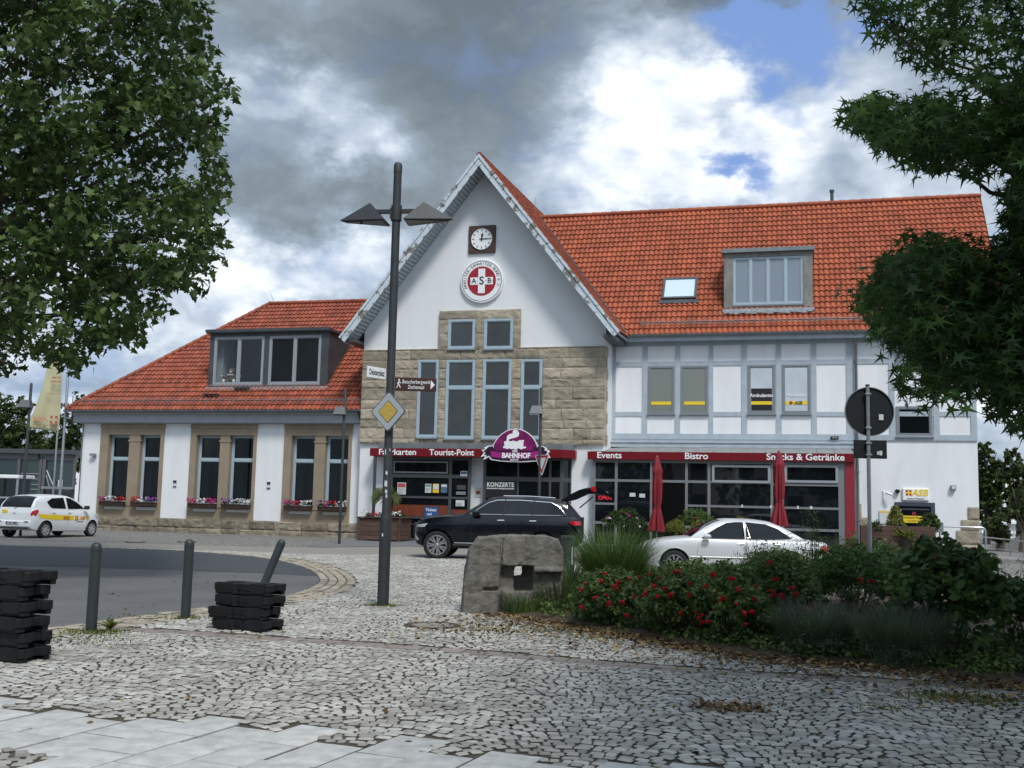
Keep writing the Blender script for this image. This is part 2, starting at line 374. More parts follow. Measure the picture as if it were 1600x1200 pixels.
def block_course(mb, x0, x1, z0, z1, yf, depth, seed, wmin=.45, wmax=1.2, bulge=.034, axis='x', gap=.006):
    """one course of rock-faced blocks; axis x: face looks -Y at y=yf, axis y: face looks +X at x=yf"""
    r = random.Random(seed); x = x0
    while x < x1 - 1e-3:
        w = r.uniform(wmin, wmax)
        if x1 - (x + w) < wmin * .8: w = x1 - x
        a0, a1 = x + gap, x + w - gap; b0, b1 = z0 + gap, z1 - gap
        nx = max(4, int((a1 - a0) / .055)); nz = max(4, int((b1 - b0) / .05))
        rn = r.random(); off = r.uniform(-.012, .012); vs = []; fs = []
        for j in range(nz + 1):
            for i in range(nx + 1):
                u, v = i / nx, j / nz; xx = a0 + (a1 - a0) * u; zz = b0 + (b1 - b0) * v
                e = min(u * nx, (1 - u) * nx, v * nz, (1 - v) * nz); k = min(1, e / 1.0)
                h = (bulge * (.55 + 1.0 * noise.noise(Vector((xx * 5 + seed, zz * 6, seed * 3.1))) + .5 * noise.noise(Vector((xx * 14 + seed, zz * 16, seed * 3.1)))) + off) * k
                h = max(h, -.01)
                vs.append((xx, yf - depth - h, zz) if axis == 'x' else (yf + depth + h, xx, zz))
        def id(i, j): return j * (nx + 1) + i
        for j in range(nz):
            for i in range(nx): fs.append((id(i, j), id(i + 1, j), id(i + 1, j + 1), id(i, j + 1)))
        n0 = len(vs)
        bd = [id(i, 0) for i in range(nx + 1)] + [id(nx, j) for j in range(1, nz + 1)] + [id(i, nz) for i in range(nx - 1, -1, -1)] + [id(0, j) for j in range(nz - 1, 0, -1)]
        for q in bd:
            p = vs[q]; vs.append((p[0], yf, p[2]) if axis == 'x' else (yf, p[1], p[2]))
        for k in range(len(bd)): fs.append((bd[k], n0 + k, n0 + (k + 1) % len(bd), bd[(k + 1) % len(bd)]))
        mb.add(vs, fs, 0, rn); x += w

def frame_window(name, x0, x1, z0, z1, y, fw=.07, m_f=m_frameb, m_g=m_glass_g, bars=(), vbars=(), depth=.06, sill=None, parent=B, inner=.03, label=None):
    """window frame with pane child; y is the front of the frame"""
    mb = MB()
    mb.box(x0, x0 + fw, y, y + depth, z0, z1); mb.box(x1 - fw, x1, y, y + depth, z0, z1)
    mb.box(x0 + fw, x1 - fw, y, y + depth, z0, z0 + fw); mb.box(x0 + fw, x1 - fw, y, y + depth, z1 - fw, z1)
    zs = [z0 + fw] + [b for b in bars] + [z1 - fw]
    for b in bars: mb.box(x0 + fw, x1 - fw, y, y + depth, b - fw * .7, b + fw * .7)
    for b in vbars: mb.box(b - fw * .6, b + fw * .6, y + .001, y + depth - .001, z0 + fw, z1 - fw)
    if inner:      # casement rebates
        zz = [z0 + fw] + [q for b in bars for q in (b - fw * .7, b + fw * .7)] + [z1 - fw]
        xx = [x0 + fw] + [q for b in vbars for q in (b - fw * .6, b + fw * .6)] + [x1 - fw]
        for k in range(0, len(zz), 2):
            for h in range(0, len(xx), 2):
                a0, a1, c0, c1 = xx[h], xx[h + 1], zz[k], zz[k + 1]; yy = y + .018; t = inner
                mb.box(a0, a0 + t, yy, y + depth - .002, c0, c1); mb.box(a1 - t, a1, yy, y + depth - .002, c0, c1)
                mb.box(a0 + t, a1 - t, yy, y + depth - .002, c0, c0 + t); mb.box(a0 + t, a1 - t, yy, y + depth - .002, c1 - t, c1)
    f = mb.obj(name, m_f, parent)
    if label: f['label'] = label
    g = MB(); g.box(x0 + fw * .5, x1 - fw * .5, y + depth * .62, y + depth * .62 + .008, z0 + fw * .5, z1 - fw * .5); g.obj('pane', m_g, f)
    if sill:
        s_ = MB(); s_.box(x0 - .04, x1 + .04, y - sill, y + depth - .003, z0 - .06, z0 - .002); s_.obj('sill', m_frameg, f)
    return f

def tile_roof(name, P0, U, V, N, ulen, vlen, clips, m_, parent, tu=.205, tv=.33):
    P0, U, V, N = Vector(P0), Vector(U).normalized(), Vector(V).normalized(), Vector(N).normalized()
    nu = int(round(ulen / tu)); tu = ulen / nu; nv = int(math.ceil(vlen / tv)); K = 6
    t = np.arange(nu * K + 1) / K; ph = 2 * np.pi * (t % 1)
    prof = .031 * np.sin(ph - .5) + .009 * np.sin(2 * ph); uu = t * tu
    P0n, Un, Vn, Nn = (np.array(a) for a in (P0, U, V, N))
    Vs = []; loops = []; rnd = []; base = 0; n = len(t)
    for j in range(nv):
        v0 = j * tv - .03; v1 = min((j + 1) * tv + .04, vlen)
        jit = .008 * np.repeat(RNG.random(nu) - .5, K); jit = np.append(jit, jit[-1])
        for vv, hh in ((v0, prof + .022), (v0, prof + .052), (v1, prof - .012)):
            vj = vv + (jit if vv == v0 else 0)
            Vs.append(P0n + uu[:, None] * Un + (np.zeros(n) + vj)[:, None] * Vn + hh[:, None] * Nn)
        rr = np.repeat(RNG.random(nu), K)
        for s_ in range(2):
            a = base + s_ * n + np.arange(n - 1); q = np.stack([a, a + 1, a + 1 + n, a + n], 1)
            loops.append(q.ravel()); rnd.append(rr)
        base += 3 * n
    loops = np.concatenate(loops); me = raw_mesh(name, np.concatenate(Vs), loops, np.arange(0, len(loops), 4), m_, np.concatenate(rnd))
    bm = bmesh.new(); bm.from_mesh(me)
    for co, no in clips:       # keeps the side the normal points away from
        bmesh.ops.bisect_plane(bm, geom=bm.verts[:] + bm.edges[:] + bm.faces[:], dist=1e-5, plane_co=co, plane_no=no, clear_outer=True)
    bm.to_mesh(me); bm.free()
    me.polygons.foreach_set('use_smooth', [True] * len(me.polygons)); me.set_sharp_from_angle(angle=math.radians(50))
    o = bpy.data.objects.new(name, me); COL.objects.link(o); o.parent = parent
    return o
def ridge_caps(name, a, b, r, parent, m_, step=.36):
    mb = MB(); a, b = Vector(a), Vector(b); n = max(1, int((b - a).length / step)); d = (b - a) / n
    for i in range(n):
        p = a + d * i; mb.tube([p - d * .06, p + d * .5, p + d * 1.0], [r * 1.12, r, r * .9], 10, rnd=random.random())
    return mb.obj(name, m_, parent, sm=50)

# ---------------------------------------------------------------- gable block
XG0, XG1 = LX(566, 620), LX(946, 600)
YV = -1.0
A_ = L(747, 243, YV); EL = L(533, 526, YV); ER = L(966, 521, YV)
XA, ZA = (EL[0] + ER[0]) / 2, A_[1]; HW = (ER[0] - EL[0]) / 2; ZE = (EL[1] + ER[1]) / 2 + .05
MG = (ZA - ZE) / HW                      # gable pitch
ZS = LZ(757, 544)                        # top of the stone storey
ZS0 = LZ(757, 694)                       # foot of the stone storey
def zroof(x): return ZA - MG * abs(x - XA)
mb = MB()
mb.box(XG0, XG1, 0, 12, -.4, ZE - .3)
mb.obj('wall', m_plaster, B)
mb = MB(); T = .30
mb.prism([(XG0, ZE - .3), (XG1, ZE - .3), (XG1, zroof(XG1) - T), (XA, ZA - T * 1.3), (XG0, zroof(XG0) - T)], 0, 12)
mb.obj('gable_wall', m_plaster2, B)
# rock-faced stone storey with the stepped centre piece
ux0, ux1, uz1 = LX(688, 487), LX(815, 485), LZ(751, 485)
wins = []                                # x0,x1,z0,z1 of the openings (frame outline)
for (a, b, c, d) in ((654, 686, 563, 684), (698, 743, 563, 686), (755.5, 800, 562, 686), (815, 848, 562, 686)):
    wins.append((LX(a, 620), LX(b, 620), LZ((a + b) / 2, d), LZ((a + b) / 2, c)))
up = []
for (a, b, c, d) in ((702, 744, 500, 546), (758, 803, 499, 546)):
    up.append((LX(a, 522), LX(b, 522), LZ((a + b) / 2, d), LZ((a + b) / 2, c)))
wz0 = min(w[2] for w in wins); wz1 = max(w[3] for w in wins); uz0 = min(w[2] for w in up); uzt = max(w[3] for w in up)
mb = MB(); sd = 1
def course(x0, x1, z0, z1, holes, **k):
    global sd
    xs = x0
    for h0, h1 in sorted(holes) + [(x1, x1)]:
        if h0 - xs > .05:
            block_course(mb, xs, h0, z0, z1, 0, .12, sd, **k); sd += 1
        xs = h1
course(XG0, XG1, ZS0, wz0, [])
hs = np.array([.42, .34, .46, .36, .50, .33, .44, .38]); hs = np.concatenate([[0], np.cumsum(hs / hs.sum())]) * (wz1 - wz0) + wz0
for i in range(8): course(XG0, XG1, hs[i], hs[i + 1], [(w[0], w[1]) for w in wins], wmin=.35, wmax=1.5)
if uz0 - wz1 > .05: course(XG0, XG1, wz1, uz0, [], wmin=.7, wmax=1.5)
course(XG0, XG1, uz0, ZS, [(w[0], w[1]) for w in up], wmin=.6, wmax=1.4)
h = (uzt - ZS) / 2
for i in range(2): course(ux0, ux1, ZS + i * h, ZS + (i + 1) * h, [(w[0], w[1]) for w in up], wmin=.3, wmax=.8)
course(ux0, ux1, uzt, uz1, [], wmin=.9, wmax=1.6)
nq = 9
for i in range(nq):                       # quoins wrapping the right corner
    z0 = ZS0 + i * (ZS - ZS0) / nq
    block_course(mb, 0.0, .22 if i % 2 else .42, z0, z0 + (ZS - ZS0) / nq, XG1, .03, 300 + i, wmin=.1, wmax=.5, bulge=.02, axis='y')
mb.obj('stone_facing', m_stone, B, sm=35)
mb = MB(); mb.box(XG0 + .01, XG1 - .01, -.10, -.002, ZS0 + .01, ZS - .01); mb.box(ux0 + .01, ux1 - .01, -.10, -.002, ZS - .011, uz1 - .01)
o = mb.obj('mortar_bed', m_mortar, B)
for w in wins:
    frame_window('window', *w, -.165, fw=.085, bars=[w[3] - (w[3] - w[2]) * .355], depth=.062, sill=.05, inner=.035)
for w in up: frame_window('window', *w, -.165, fw=.085, depth=.062, sill=.05, inner=.035)

# gable roof
zb = .45                                   # ridge rises slightly towards the back
V_r = Vector((-1, 0, MG)).normalized(); V_l = Vector((1, 0, MG)).normalized()
N_r = Vector((MG, 0, 1)).normalized(); N_l = Vector((-MG, 0, 1)).normalized()
slen = math.hypot(HW, ZA - ZE) + .05
tilt = Vector((0, 1, .045)).normalized()
# right wing roof constants
YE, ZRE = 1.15, LZ(1180, 519, 1.15)
YR = 6.0; ZR = (LZ(850, 337, YR) + LZ(1530, 309, YR)) / 2 - .02
XRE = LX(1532, 309, YR)                    # right verge
SRW = (ZR - ZRE) / (YR - YE)
nrw = Vector((0, -SRW, 1)).normalized()
o = tile_roof('roof', (ER[0] + .02, YV, ZE), tilt, V_r, N_r, 12.0, slen, [(Vector((0, YE, ZRE)) - nrw * .12, -nrw * 1.0)] if False else [], m_tile_d, B)
o['label'] = 'steep right slope of the central gable roof'
o = tile_roof('roof', (EL[0] - .02, 11.2, ZE + .5), -tilt, V_l, N_l, 11.8, slen, [], m_tile_d, B)
ridge_caps('ridge_tiles', (XA, YV - .02, ZA + .03), (XA, 11, ZA + .03 + .045 * 11.5), .1, B, m_tile_d)
mb = MB(); T2 = .10
for s_, E_ in ((-1, EL), (1, ER)):         # roof boarding under the tiles
    a = Vector((XA, 0, ZA - .05)); b = Vector((XA + s_ * (HW + .0), 0, ZE - .05))
    vs = []
    for y, dz in ((YV + .05, 0), (11.4, .045 * 11.9)):
        for p in (a, b): vs += [Vector((p.x, y, p.z + dz)), Vector((p.x, y, p.z - T2 + dz))]
    mb.add(vs, [(0, 2, 3, 1), (4, 5, 7, 6), (0, 4, 6, 2), (1, 3, 7, 5), (2, 6, 7, 3), (0, 1, 5, 4)])
mb.obj('roof_boarding', m_verge2, B)
mb = MB(); mb2 = MB(); mb3 = MB()
for s_ in (-1, 1):
    d = Vector((s_ * HW, 0, ZE - ZA)).normalized(); n = Vector((s_ * -d.z, 0, abs(d.x))) if False else Vector((-d.z * 1.0, 0, d.x))
    if n.z < 0: n = -n
    Lb = math.hypot(HW, ZA - ZE) + .12
    top = Vector((XA, 0, ZA + .06))
    def pt(t, o_): return top + d * t - n * o_
    def strip(m_b, o0, o1, y0, y1, t1):
        # mitred at the apex: clip the start so that both halves meet on x = XA
        def st(o_): return -(pt(0, o_).x - XA) / d.x
        P = [pt(st(o0), o0), pt(t1, o0), pt(t1, o1), pt(st(o1), o1)]
        m_b.prism([(p.x, p.z) for p in P], y0, y1)
    strip(mb, 0, .10, YV - .10, YV, Lb)          # upper moulding
    strip(mb, .10, .28, YV - .06, YV, Lb)        # barge board
    strip(mb, .28, .32, YV - .07, YV, Lb)        # bead
    # boarded soffit behind it
    k = 0; t = .3
    while t < Lb - .05:
        def q(tt, oo, y): p = pt(tt, oo); return Vector((p.x, y, p.z))
        for (a0, a1, o0, o1) in ((t, t + .135, .26, .29),):
            vs = [q(tt, oo, y) for y in (YV, -.0) for tt in (a0, a1) for oo in (o0 + .0, o1 + .0)]
            mb2.add(vs, [(0, 1, 3, 2), (4, 6, 7, 5), (0, 4, 5, 1), (2, 3, 7, 6), (0, 2, 6, 4), (1, 5, 7, 3)])
        t += .165
mb.obj('barge_board', m_verge, B); mb2.obj('soffit', m_verge2, B)
mb = MB()
for s_, E_ in ((-1, EL), (1, ER)):            # eave boxes at the feet of the gable
    x0, x1 = sorted((E_[0] - s_ * .02, (XG0 if s_ < 0 else XG1)))
    mb = MB(); mb.box(x0 + .05, x1 - .001 if s_ < 0 else x1 - .05, YV + .05, 1.5, ZE - .22, ZE - .10); mb.obj('eave_box', m_dzinc, B)

# ---------------------------------------------------------------- right wing
YW = 1.6; XR1 = LX(1526, 650, YW); XR0 = XG1
mb = MB(); mb.box(XR0 + .002, XR1, YW, 10.4, -.4, ZRE + .35)
mb.prism([(YW, ZRE + .35), (10.4, ZRE + .35), (YR, ZR - .2)], -XR1, -XR1 + .3, mat=Matrix.Rotation(math.pi / 2, 4, 'Z') @ Matrix.Diagonal((1, 1, 1, 1)))
mb.obj('wall', m_plaster, B)
yT = YW - .035
mb = MB()
def vpost(a, b, c, d, py=600): mb.box(LX(a, py, YW), LX(b, py, YW), yT, YW, LZ(a, d, YW), LZ(a, c, YW))
P_ = [(954.5, 962), (1003.7, 1011.7), (1055, 1063), (1107.5, 1114.5), (1158.7, 1167.5), (1212.5, 1221), (1267.5, 1276), (1322.5, 1334), (1389, 1397.5), (1457.5, 1467), (1515.5, 1525)]
xs_ = [(LX(a, 610, YW), LX(b, 610, YW)) for a, b in P_]
zr = [LZ(1150, y, YW) for y in (686, 678, 650.5, 643.5, 571, 563.5, 539, 532)]
zt_ = ZRE + .3
for x0, x1 in xs_: mb.box(x0, x1, yT, YW, zr[0] + .003, zt_)
def rail(z0, z1, i0, i1, y=yT + .006):
    for i in range(i0, i1): mb.box(xs_[i][1], xs_[i + 1][0], y, YW, z0, z1)
rail(zr[1] - .2, zr[1], 0, 10); mb.box(xs_[0][0], xs_[-1][1], yT - .02, YW, zr[0] - .02, zr[1] - .04)
rail(zr[2], zr[3], 0, 10); rail(zr[4], zr[5], 0, 10); rail(zr[6], zr[7], 0, 10)
mb.obj('timber_frame', m_timber, B)
wr = {}
for i in (1, 2, 4, 5):
    x0, x1 = xs_[i][1] + .03, xs_[i + 1][0] - .03
    z0, z1 = LZ(1150, 646.5, YW), zr[4] + .0
    f = frame_window('window', x0, x1, z0, z1, YW - .05, fw=.075, m_f=m_frameg, m_g=m_blindo if i < 4 else m_blind, depth=.045, sill=.06, inner=.03)
    wr[i] = f
    zy = LZ(1150, 630, YW)
    mb = MB(); mb.box(x0 + .12, x1 - .12, YW - .033, YW - .026, zy - .06, zy + .07); mb.obj('yellow_stripe', m_yellow, f)
    if i == 4:
        mb = MB(); zt = LZ(1190, 607, YW); mb.box(x0 + .12, x1 - .12, YW - .029, YW - .0255, z0 + .12, zt)
        mb.obj('mirrored_silhouette', m_black, f)  # building silhouette mirrored in the pane, put in as a black sheet
        text('Ambulanter', .19, f, TX((x0 + x1) / 2, YW - .034, LZ(1190, 618, YW)), m_white, bold=.02, shear=.15)
    if i == 5:
        text('Pflegedienst', .155, f, TX((x0 + x1) / 2, YW - .034, LZ(1240, 618, YW)), m_white, bold=.012, shear=.15)
        text('ASB', .17, f, TX((x0 + x1) / 2 + .06, YW - .037, zy), m_black, bold=.02, shear=.3)
        mb = MB(); cx_ = (x0 + x1) / 2 - .2; mb.box(cx_ - .07, cx_ + .07, YW - .038, YW - .034, zy - .02, zy + .03); mb.box(cx_ - .025, cx_ + .025, YW - .0375, YW - .0345, zy - .065, zy + .075); mb.obj('cross_emblem', m_redp, f)
x0, x1 = xs_[8][1] + .04, xs_[9][0] - .04
frame_window('window', x0, x1, LZ(1430, 682, YW), LZ(1430, 635, YW), YW - .05, fw=.09, m_f=m_frameg, m_g=m_glass, depth=.045, sill=.06)
frame_window('window', x0, x1, LZ(1430, 573, YW), LZ(1430, 535, YW), YW - .05, fw=.09, m_f=m_frameg, m_g=m_glass, depth=.045, sill=.06, bars=[LZ(1430, 556, YW)])
# roof
xl = XA - 1.0
gv = []
no_g = Vector((MG, 0, 1)).normalized()
vlen = math.hypot(YR - YE, ZR - ZRE)
xleft = XA
# valley: drop what lies under the gable's right slope
tile_roof('roof', (xleft, YE, ZRE), (1, 0, 0), (0, YR - YE, ZR - ZRE), (0, -SRW, 1), XRE - xleft, vlen, [(Vector((ER[0] + .02, 0, ZE + .09)), Vector((-MG, -.045, -1)).normalized())], m_tile, B)
mb = MB()
vs = [(XG1 - 3, YE + .05, ZRE - .06), (XRE - .02, YE + .05, ZRE - .06), (XRE - .02, YR, ZR - .06), (XG1 - 3, YR, ZR - .06)]
vs += [(x, y, z - .1) for x, y, z in vs]; mb.add(vs, [(0, 1, 2, 3), (4, 7, 6, 5), (0, 4, 5, 1), (1, 5, 6, 2), (2, 6, 7, 3), (3, 7, 4, 0)])
vs = [(XG1 - 3, 2 * YR - YE, ZRE - .06), (XRE - .02, 2 * YR - YE, ZRE - .06), (XRE - .02, YR, ZR), (XG1 - 3, YR, ZR)]
vs += [(x, y, z - .1) for x, y, z in vs]; mb.add(vs, [(0, 1, 2, 3), (4, 7, 6, 5), (0, 4, 5, 1), (1, 5, 6, 2), (2, 6, 7, 3), (3, 7, 4, 0)])
mb.obj('roof_boarding', m_verge2, B)
xj = XA + (ZA + .3 - ZR) / MG
ridge_caps('ridge_tiles', (xj - .05, YR, ZR + .03), (XRE + .02, YR, ZR + .03), .1, B, m_tile, .42)
mb = MB()      # right verge board
vs = []
for y, z in ((YE, ZRE), (YR, ZR)):
    for x in (XRE, XRE + .06):
        vs += [(x, y, z + .05), (x, y, z - .2)]
mb.add(vs, [(0, 2, 3, 1), (4, 5, 7, 6), (0, 4, 6, 2), (1, 3, 7, 5), (0, 1, 5, 4), (2, 6, 7, 3)])
mb.obj('barge_board', m_verge2, B)
mb = MB()      # valley gutter strip
vy0 = Vector((ER[0] + .03, YE + .0, ZE)); 
def valley(z):    # both planes: gable slope and wing slope
    y = YE + (z - ZRE) / SRW; x = XA + (ZA + .045 * (y + .6) - z) / MG; return Vector((x + .03, y, z + .07))
mb.tube([valley(ZRE), valley(ZRE + 2), valley(ZR)], .05, 6)
mb.obj('valley_gutter', m_dzinc, B)
def gutter(name, x0, x1, y, z, m_=m_zinc, parent=B):
    mb = MB(); K_ = 8; vs = []; fs = []
    for x in (x0, x1):
        for r in (.075, .065):
            for k in range(K_ + 1):
                a = math.pi + math.pi * k / K_; vs.append((x, y + r * math.cos(a), z + r * math.sin(a)))
    n = K_ + 1
    for k in range(K_):
        fs += [(k, k + 1, 2 * n + k + 1, 2 * n + k), (n + k, 3 * n + k, 3 * n + k + 1, n + k + 1), (k, n + k, n + k + 1, k + 1), (2 * n + k, 2 * n + k + 1, 3 * n + k + 1, 3 * n + k)]
    for k in (0, K_): fs.append((k, 2 * n + k, 3 * n + k, n + k))
    mb.add(vs, fs)
    return mb.obj(name, m_, parent, sm=40)
gutter('gutter', ER[0] + .1, XRE, YE - .10, ZRE - .02)
mb = MB(); mb.box(XG1 + .02, XRE - .02, YE + .02, YE + .06, ZRE - .28, ZRE - .07); mb.box(XG1 + .02, XRE - .02, YE + .061, YW - .04, ZRE - .13, ZRE - .10)
mb.obj('eave_board', m_timber, B)
def snow_guard(x0, x1, P, Vv, Nn, d0=.5, step=.62):
    mb = MB(); P, Vv, Nn = Vector(P), Vector(Vv).normalized(), Vector(Nn).normalized()
    for dv, dn in ((d0, .12), (d0 + .01, .20)):
        a = P + Vv * dv + Nn * dn; mb.tube([(x0, a.y, a.z), (x1, a.y, a.z)], .011, 5)
    x = x0 + .1
    while x < x1:
        a = P + Vv * (d0 - .12) + Nn * .04; b = P + Vv * d0 + Nn * .24; c = P + Vv * (d0 + .35) + Nn * .05
        mb.tube([(x, a.y, a.z), (x, b.y, b.z), (x, c.y, c.z)], .013, 5); x += step
    return mb.obj('snow_guard', m_steel, B)
snow_guard(ER[0] + .5, XRE - .2, (0, YE, ZRE), (0, YR - YE, ZR - ZRE), (0, -SRW, 1), .48)
# dormer of the right wing
def roof_y(z): return YE + (z - ZRE) / SRW
yd = roof_y(LZ(1200, 480, 1.9)) - .06
dx0, dx1 = LX(1131, 435, yd), LX(1270, 435, yd); dz0, dz1 = LZ(1200, 480, yd), LZ(1200, 389, yd)
mb = MB(); yb_ = roof_y(dz1) + .15
mb.box(dx0, dx0 + .36, yd, yd + .12, dz0, dz1 - .12); mb.box(dx1 - .36, dx1, yd, yd + .12, dz0, dz1 - .12)
mb.box(dx0 + .361, dx1 - .361, yd + .01, yd + .12, dz1 - .30, dz1 - .121); mb.box(dx0 + .361, dx1 - .361, yd + .01, yd + .12, dz0, dz0 + .12)
for x0, x1 in ((dx0 + .002, dx0 + .06), (dx1 - .06, dx1 - .002)): mb.prism([(yd + .121, dz0 + .05), (yb_, dz1 - .02), (yd + .121, dz1 - .12)], -x1, -x0, mat=Matrix.Rotation(math.pi / 2, 4, 'Z'))
d_ = mb.obj('dormer', mat('weathered_dormer_wood', (.17, .165, .15), .8, col2=(.28, .27, .25), vscale=5, bump=.01, aniso=(1, 1, .4)), B)
mb = MB(); mb.box(dx0 - .08, dx1 + .08, yd - .14, yb_ + .1, dz1 - .118, dz1); mb.box(dx0 - .06, dx1 + .06, yd - .12, yb_, dz1 + .001, dz1 + .04); mb.obj('dormer_roof', m_zinc, d_)
mb = MB(); mb.box(dx0 - .04, dx1 + .05, yd - .12, yd + .02, dz0 - .16, dz0 - .06)
for i in range(16):
    x = dx0 + (dx1 - dx0) * i / 16; mb.box(x, x + (dx1 - dx0) / 16 - .01, yd - .24 - .02 * (i % 2), yd - .1, dz0 - .25 - .02 * (i % 3), dz0 - .17 + .0 * i)
mb.obj('lead_flashing', m_zinc_l, d_)
wx0, wx1 = dx0 + .362, dx1 - .362; n3 = 4
fw_ = frame_window('dormer_window', wx0, wx1, dz0 + .121, dz1 - .31, yd + .03, fw=.07, m_f=m_frameb, m_g=m_blind3, depth=.07, vbars=[wx0 + (wx1 - wx0) * k / n3 for k in range(1, n3)], sill=.05)
# roof light
def on_roof(px, py):                       # point on the right wing roof seen at a pixel
    y = YE + 1
    for _ in range(25): x, z = L(px, py, y); y = roof_y(z)
    return Vector((x, y, z))
c1 = on_roof(1038, 438); c2 = on_roof(1091, 436); c3 = on_roof(1034, 470)
wv = (c2 - c1).length; hv = abs(c1.y - c3.y) * math.hypot(1, SRW)
SM = Matrix((( 1, 0, 0), (0, 1 / math.hypot(1, SRW), -SRW / math.hypot(1, SRW)), (0, SRW / math.hypot(1, SRW), 1 / math.hypot(1, SRW)))).to_4x4()
SM = Matrix.Translation(c3 + Vector((.0, 0, 0))) @ SM
mb = MB()
for a in ((0, wv, 0, .09), (0, wv, hv - .09, hv), (0, .09, .09, hv - .09), (wv - .09, wv, .09, hv - .09)): mb.box(a[0], a[1], a[2], a[3], 0, .14, mat=SM)
sk = mb.obj('skylight', m_framed, B)
mb = MB(); mb.box(.09, wv - .09, .09, hv - .09, .07, .1, mat=SM); mb.obj('pane', mat('skylight_glass', (.55, .68, .74), .05, spec=.8), sk)
mb = MB(); 
for i in range(8): mb.box(-.1 + i * .2, .09 + i * .2, -.22 - .02 * (i % 2), -.01, .03, .07, mat=SM)
mb.obj('lead_flashing', m_dzinc, sk)
mb = MB(); p = on_roof(1300, 318); mb.lathe([(.07, -.1), (.07, .45), (.10, .45), (.10, .55), (.0, .56)], 10, Matrix.Translation((LX(1300, 316, YR), YR, ZR + .05)))
mb.obj('vent_pipe', m_dzinc, B, sm=40)
mb = MB(); mb.tube([(xj - .2, YR, ZR), (xj - .2, YR, ZR + 1.0)], .012, 5); mb.obj('lightning_rod', m_steel, B); mb = MB(); mb.tube([(LX(430, 472, 6.3) + .1, 6.3, 10.9), (LX(430, 472, 6.3) - .3, 6.3, 11.6)], .012, 5); mb.obj('lightning_rod', m_steel, B)
mb = MB()
for z, xq in ((0, 1338),):
    xx = LX(1338, 620, YW); mb.tube([(xx, YW - .12, -.1), (xx, YW - .12, ZRE - .5), (xx - .02, YW - .3, ZRE - .25), (xx - .03, YE - .1, ZRE - .05)], .055, 10)
for z in (1.2, 3.0, 5.6): mb.box(xx - .07, xx + .07, YW - .19, YW, z, z + .04)
mb.obj('downpipe', m_zinc, B, sm=40)
# corner quoins, plinth and entrance of the right end
XC = XR1
for k, (px, y0, y1) in enumerate(((1513, 792, 812), (1502, 812, 829), (1494, 829, 850.5))):
    mb = MB(); block_course(mb, LX(px, 830, YW), XC, LZ(1510, y1, YW), LZ(1510, y0, YW), YW, .05, 400 + k, wmin=2, wmax=3); mb.obj('corner_stone', m_stone, B, sm=35)
for k, (px, y0, y1) in enumerate(((1347, 787, 808), (1357, 808, 830), (1350, 830, 850))):
    mb = MB(); block_course(mb, LX(1340, 830, YW), LX(px, 830, YW), LZ(1340, y1, YW), LZ(1340, y0, YW), YW, .05, 410 + k, wmin=2, wmax=3); mb.obj('corner_stone', m_stone, B, sm=35)
zpl = LZ(1500, 851, YW)
mb = MB(); block_course(mb, LX(1460, 850, YW), XC + .12, -.15, zpl, YW, .09, 420, wmin=.6, wmax=1.1)
mb.obj('plinth', m_stone, B, sm=35)
xd0, xd1, zd1 = LX(1398, 800, YW), LX(1461, 800, YW), LZ(1430, 785, YW)
mb = MB(); mb.box(xd0, xd0 + .14, YW - .04, YW, 0, zd1); mb.box(xd1 - .14, xd1, YW - .04, YW, 0, zd1); mb.box(xd0 + .14, xd1 - .14, YW - .04, YW, zd1 - .14, zd1)
mb.box(xd0 + .2, xd1 - .2, YW - .03, YW, zd1 - .28, zd1 - .23)
dr = mb.obj('entrance_door', mat('dark_blue_door_frame', (.05, .06, .09), .45), B)
mb = MB(); mb.box(xd0 + .14, xd1 - .14, YW - .018, YW - .01, .0, zd1 - .14); mb.obj('pane', m_glass, dr)
mb = MB(); ys0, ys1 = LZ(1430, 817, YW), LZ(1430, 806, YW); mb.box(LX(1411, 811, YW), LX(1450, 811, YW), YW - .03, YW - .02, ys0, ys1); nb = mb.obj('yellow_notice', m_yellow, dr)
text('Ambulanter Pflegedienst', .085, dr, TX(LX(1430, 811, YW), YW - .034, (ys0 + ys1) / 2 + .06), m_black, 'notice_lettering'); text('Tel. 05105 77 00 0', .07, dr, TX(LX(1430, 811, YW), YW - .034, (ys0 + ys1) / 2 - .06), m_black, 'notice_lettering')
mb = MB(); mb.box(LX(1425, 805, YW), LX(1431, 805, YW), YW - .035, YW - .031, ys1, ys1 + .14); mb.obj('small_emblem', m_redp, dr)
for k in range(4):
    mb = MB(); z = .15 + k * .16; mb.box(xd0 + .3, xd1 - .3, YW - .05, YW - .03, z, z + .05)
    mb.obj('push_bar', m_alu, dr)

# ---------------------------------------------------------------- left wing
YL = .5; XL0 = LX(127, 700, YL); ZPL = .60; ZW1 = LZ(300, 662.5, YL)
ZEL = 5.26; PL = .91; YRL = 6.35; ZRL = ZEL + PL * YRL; XLE = XL0 - .55
m_curt = mat('grey_curtain', (.10, .11, .115), .9)
m_tint = bpy.data.materials.new('tinted_pane'); m_tint.use_nodes = True; nt = m_tint.node_tree
q1 = nt.nodes.new('ShaderNodeBsdfTransparent'); q1.inputs[0].default_value = (.42, .46, .48, 1); q2 = nt.nodes.new('ShaderNodeBsdfGlossy'); q2.inputs['Roughness'].default_value = .03; q3 = nt.nodes.new('ShaderNodeMixShader'); q3.inputs[0].default_value = .045
nt.links.new(q1.outputs[0], q3.inputs[1]); nt.links.new(q2.outputs[0], q3.inputs[2]); nt.links.new(q3.outputs[0], nt.nodes['Material Output'].inputs[0])
mb = MB(); PX = [(159, 258), (299.5, 402.5), (445.5, 551)]
bays = [(LX(a, 672, YL), LX(b, 672, YL)) for a, b in PX]
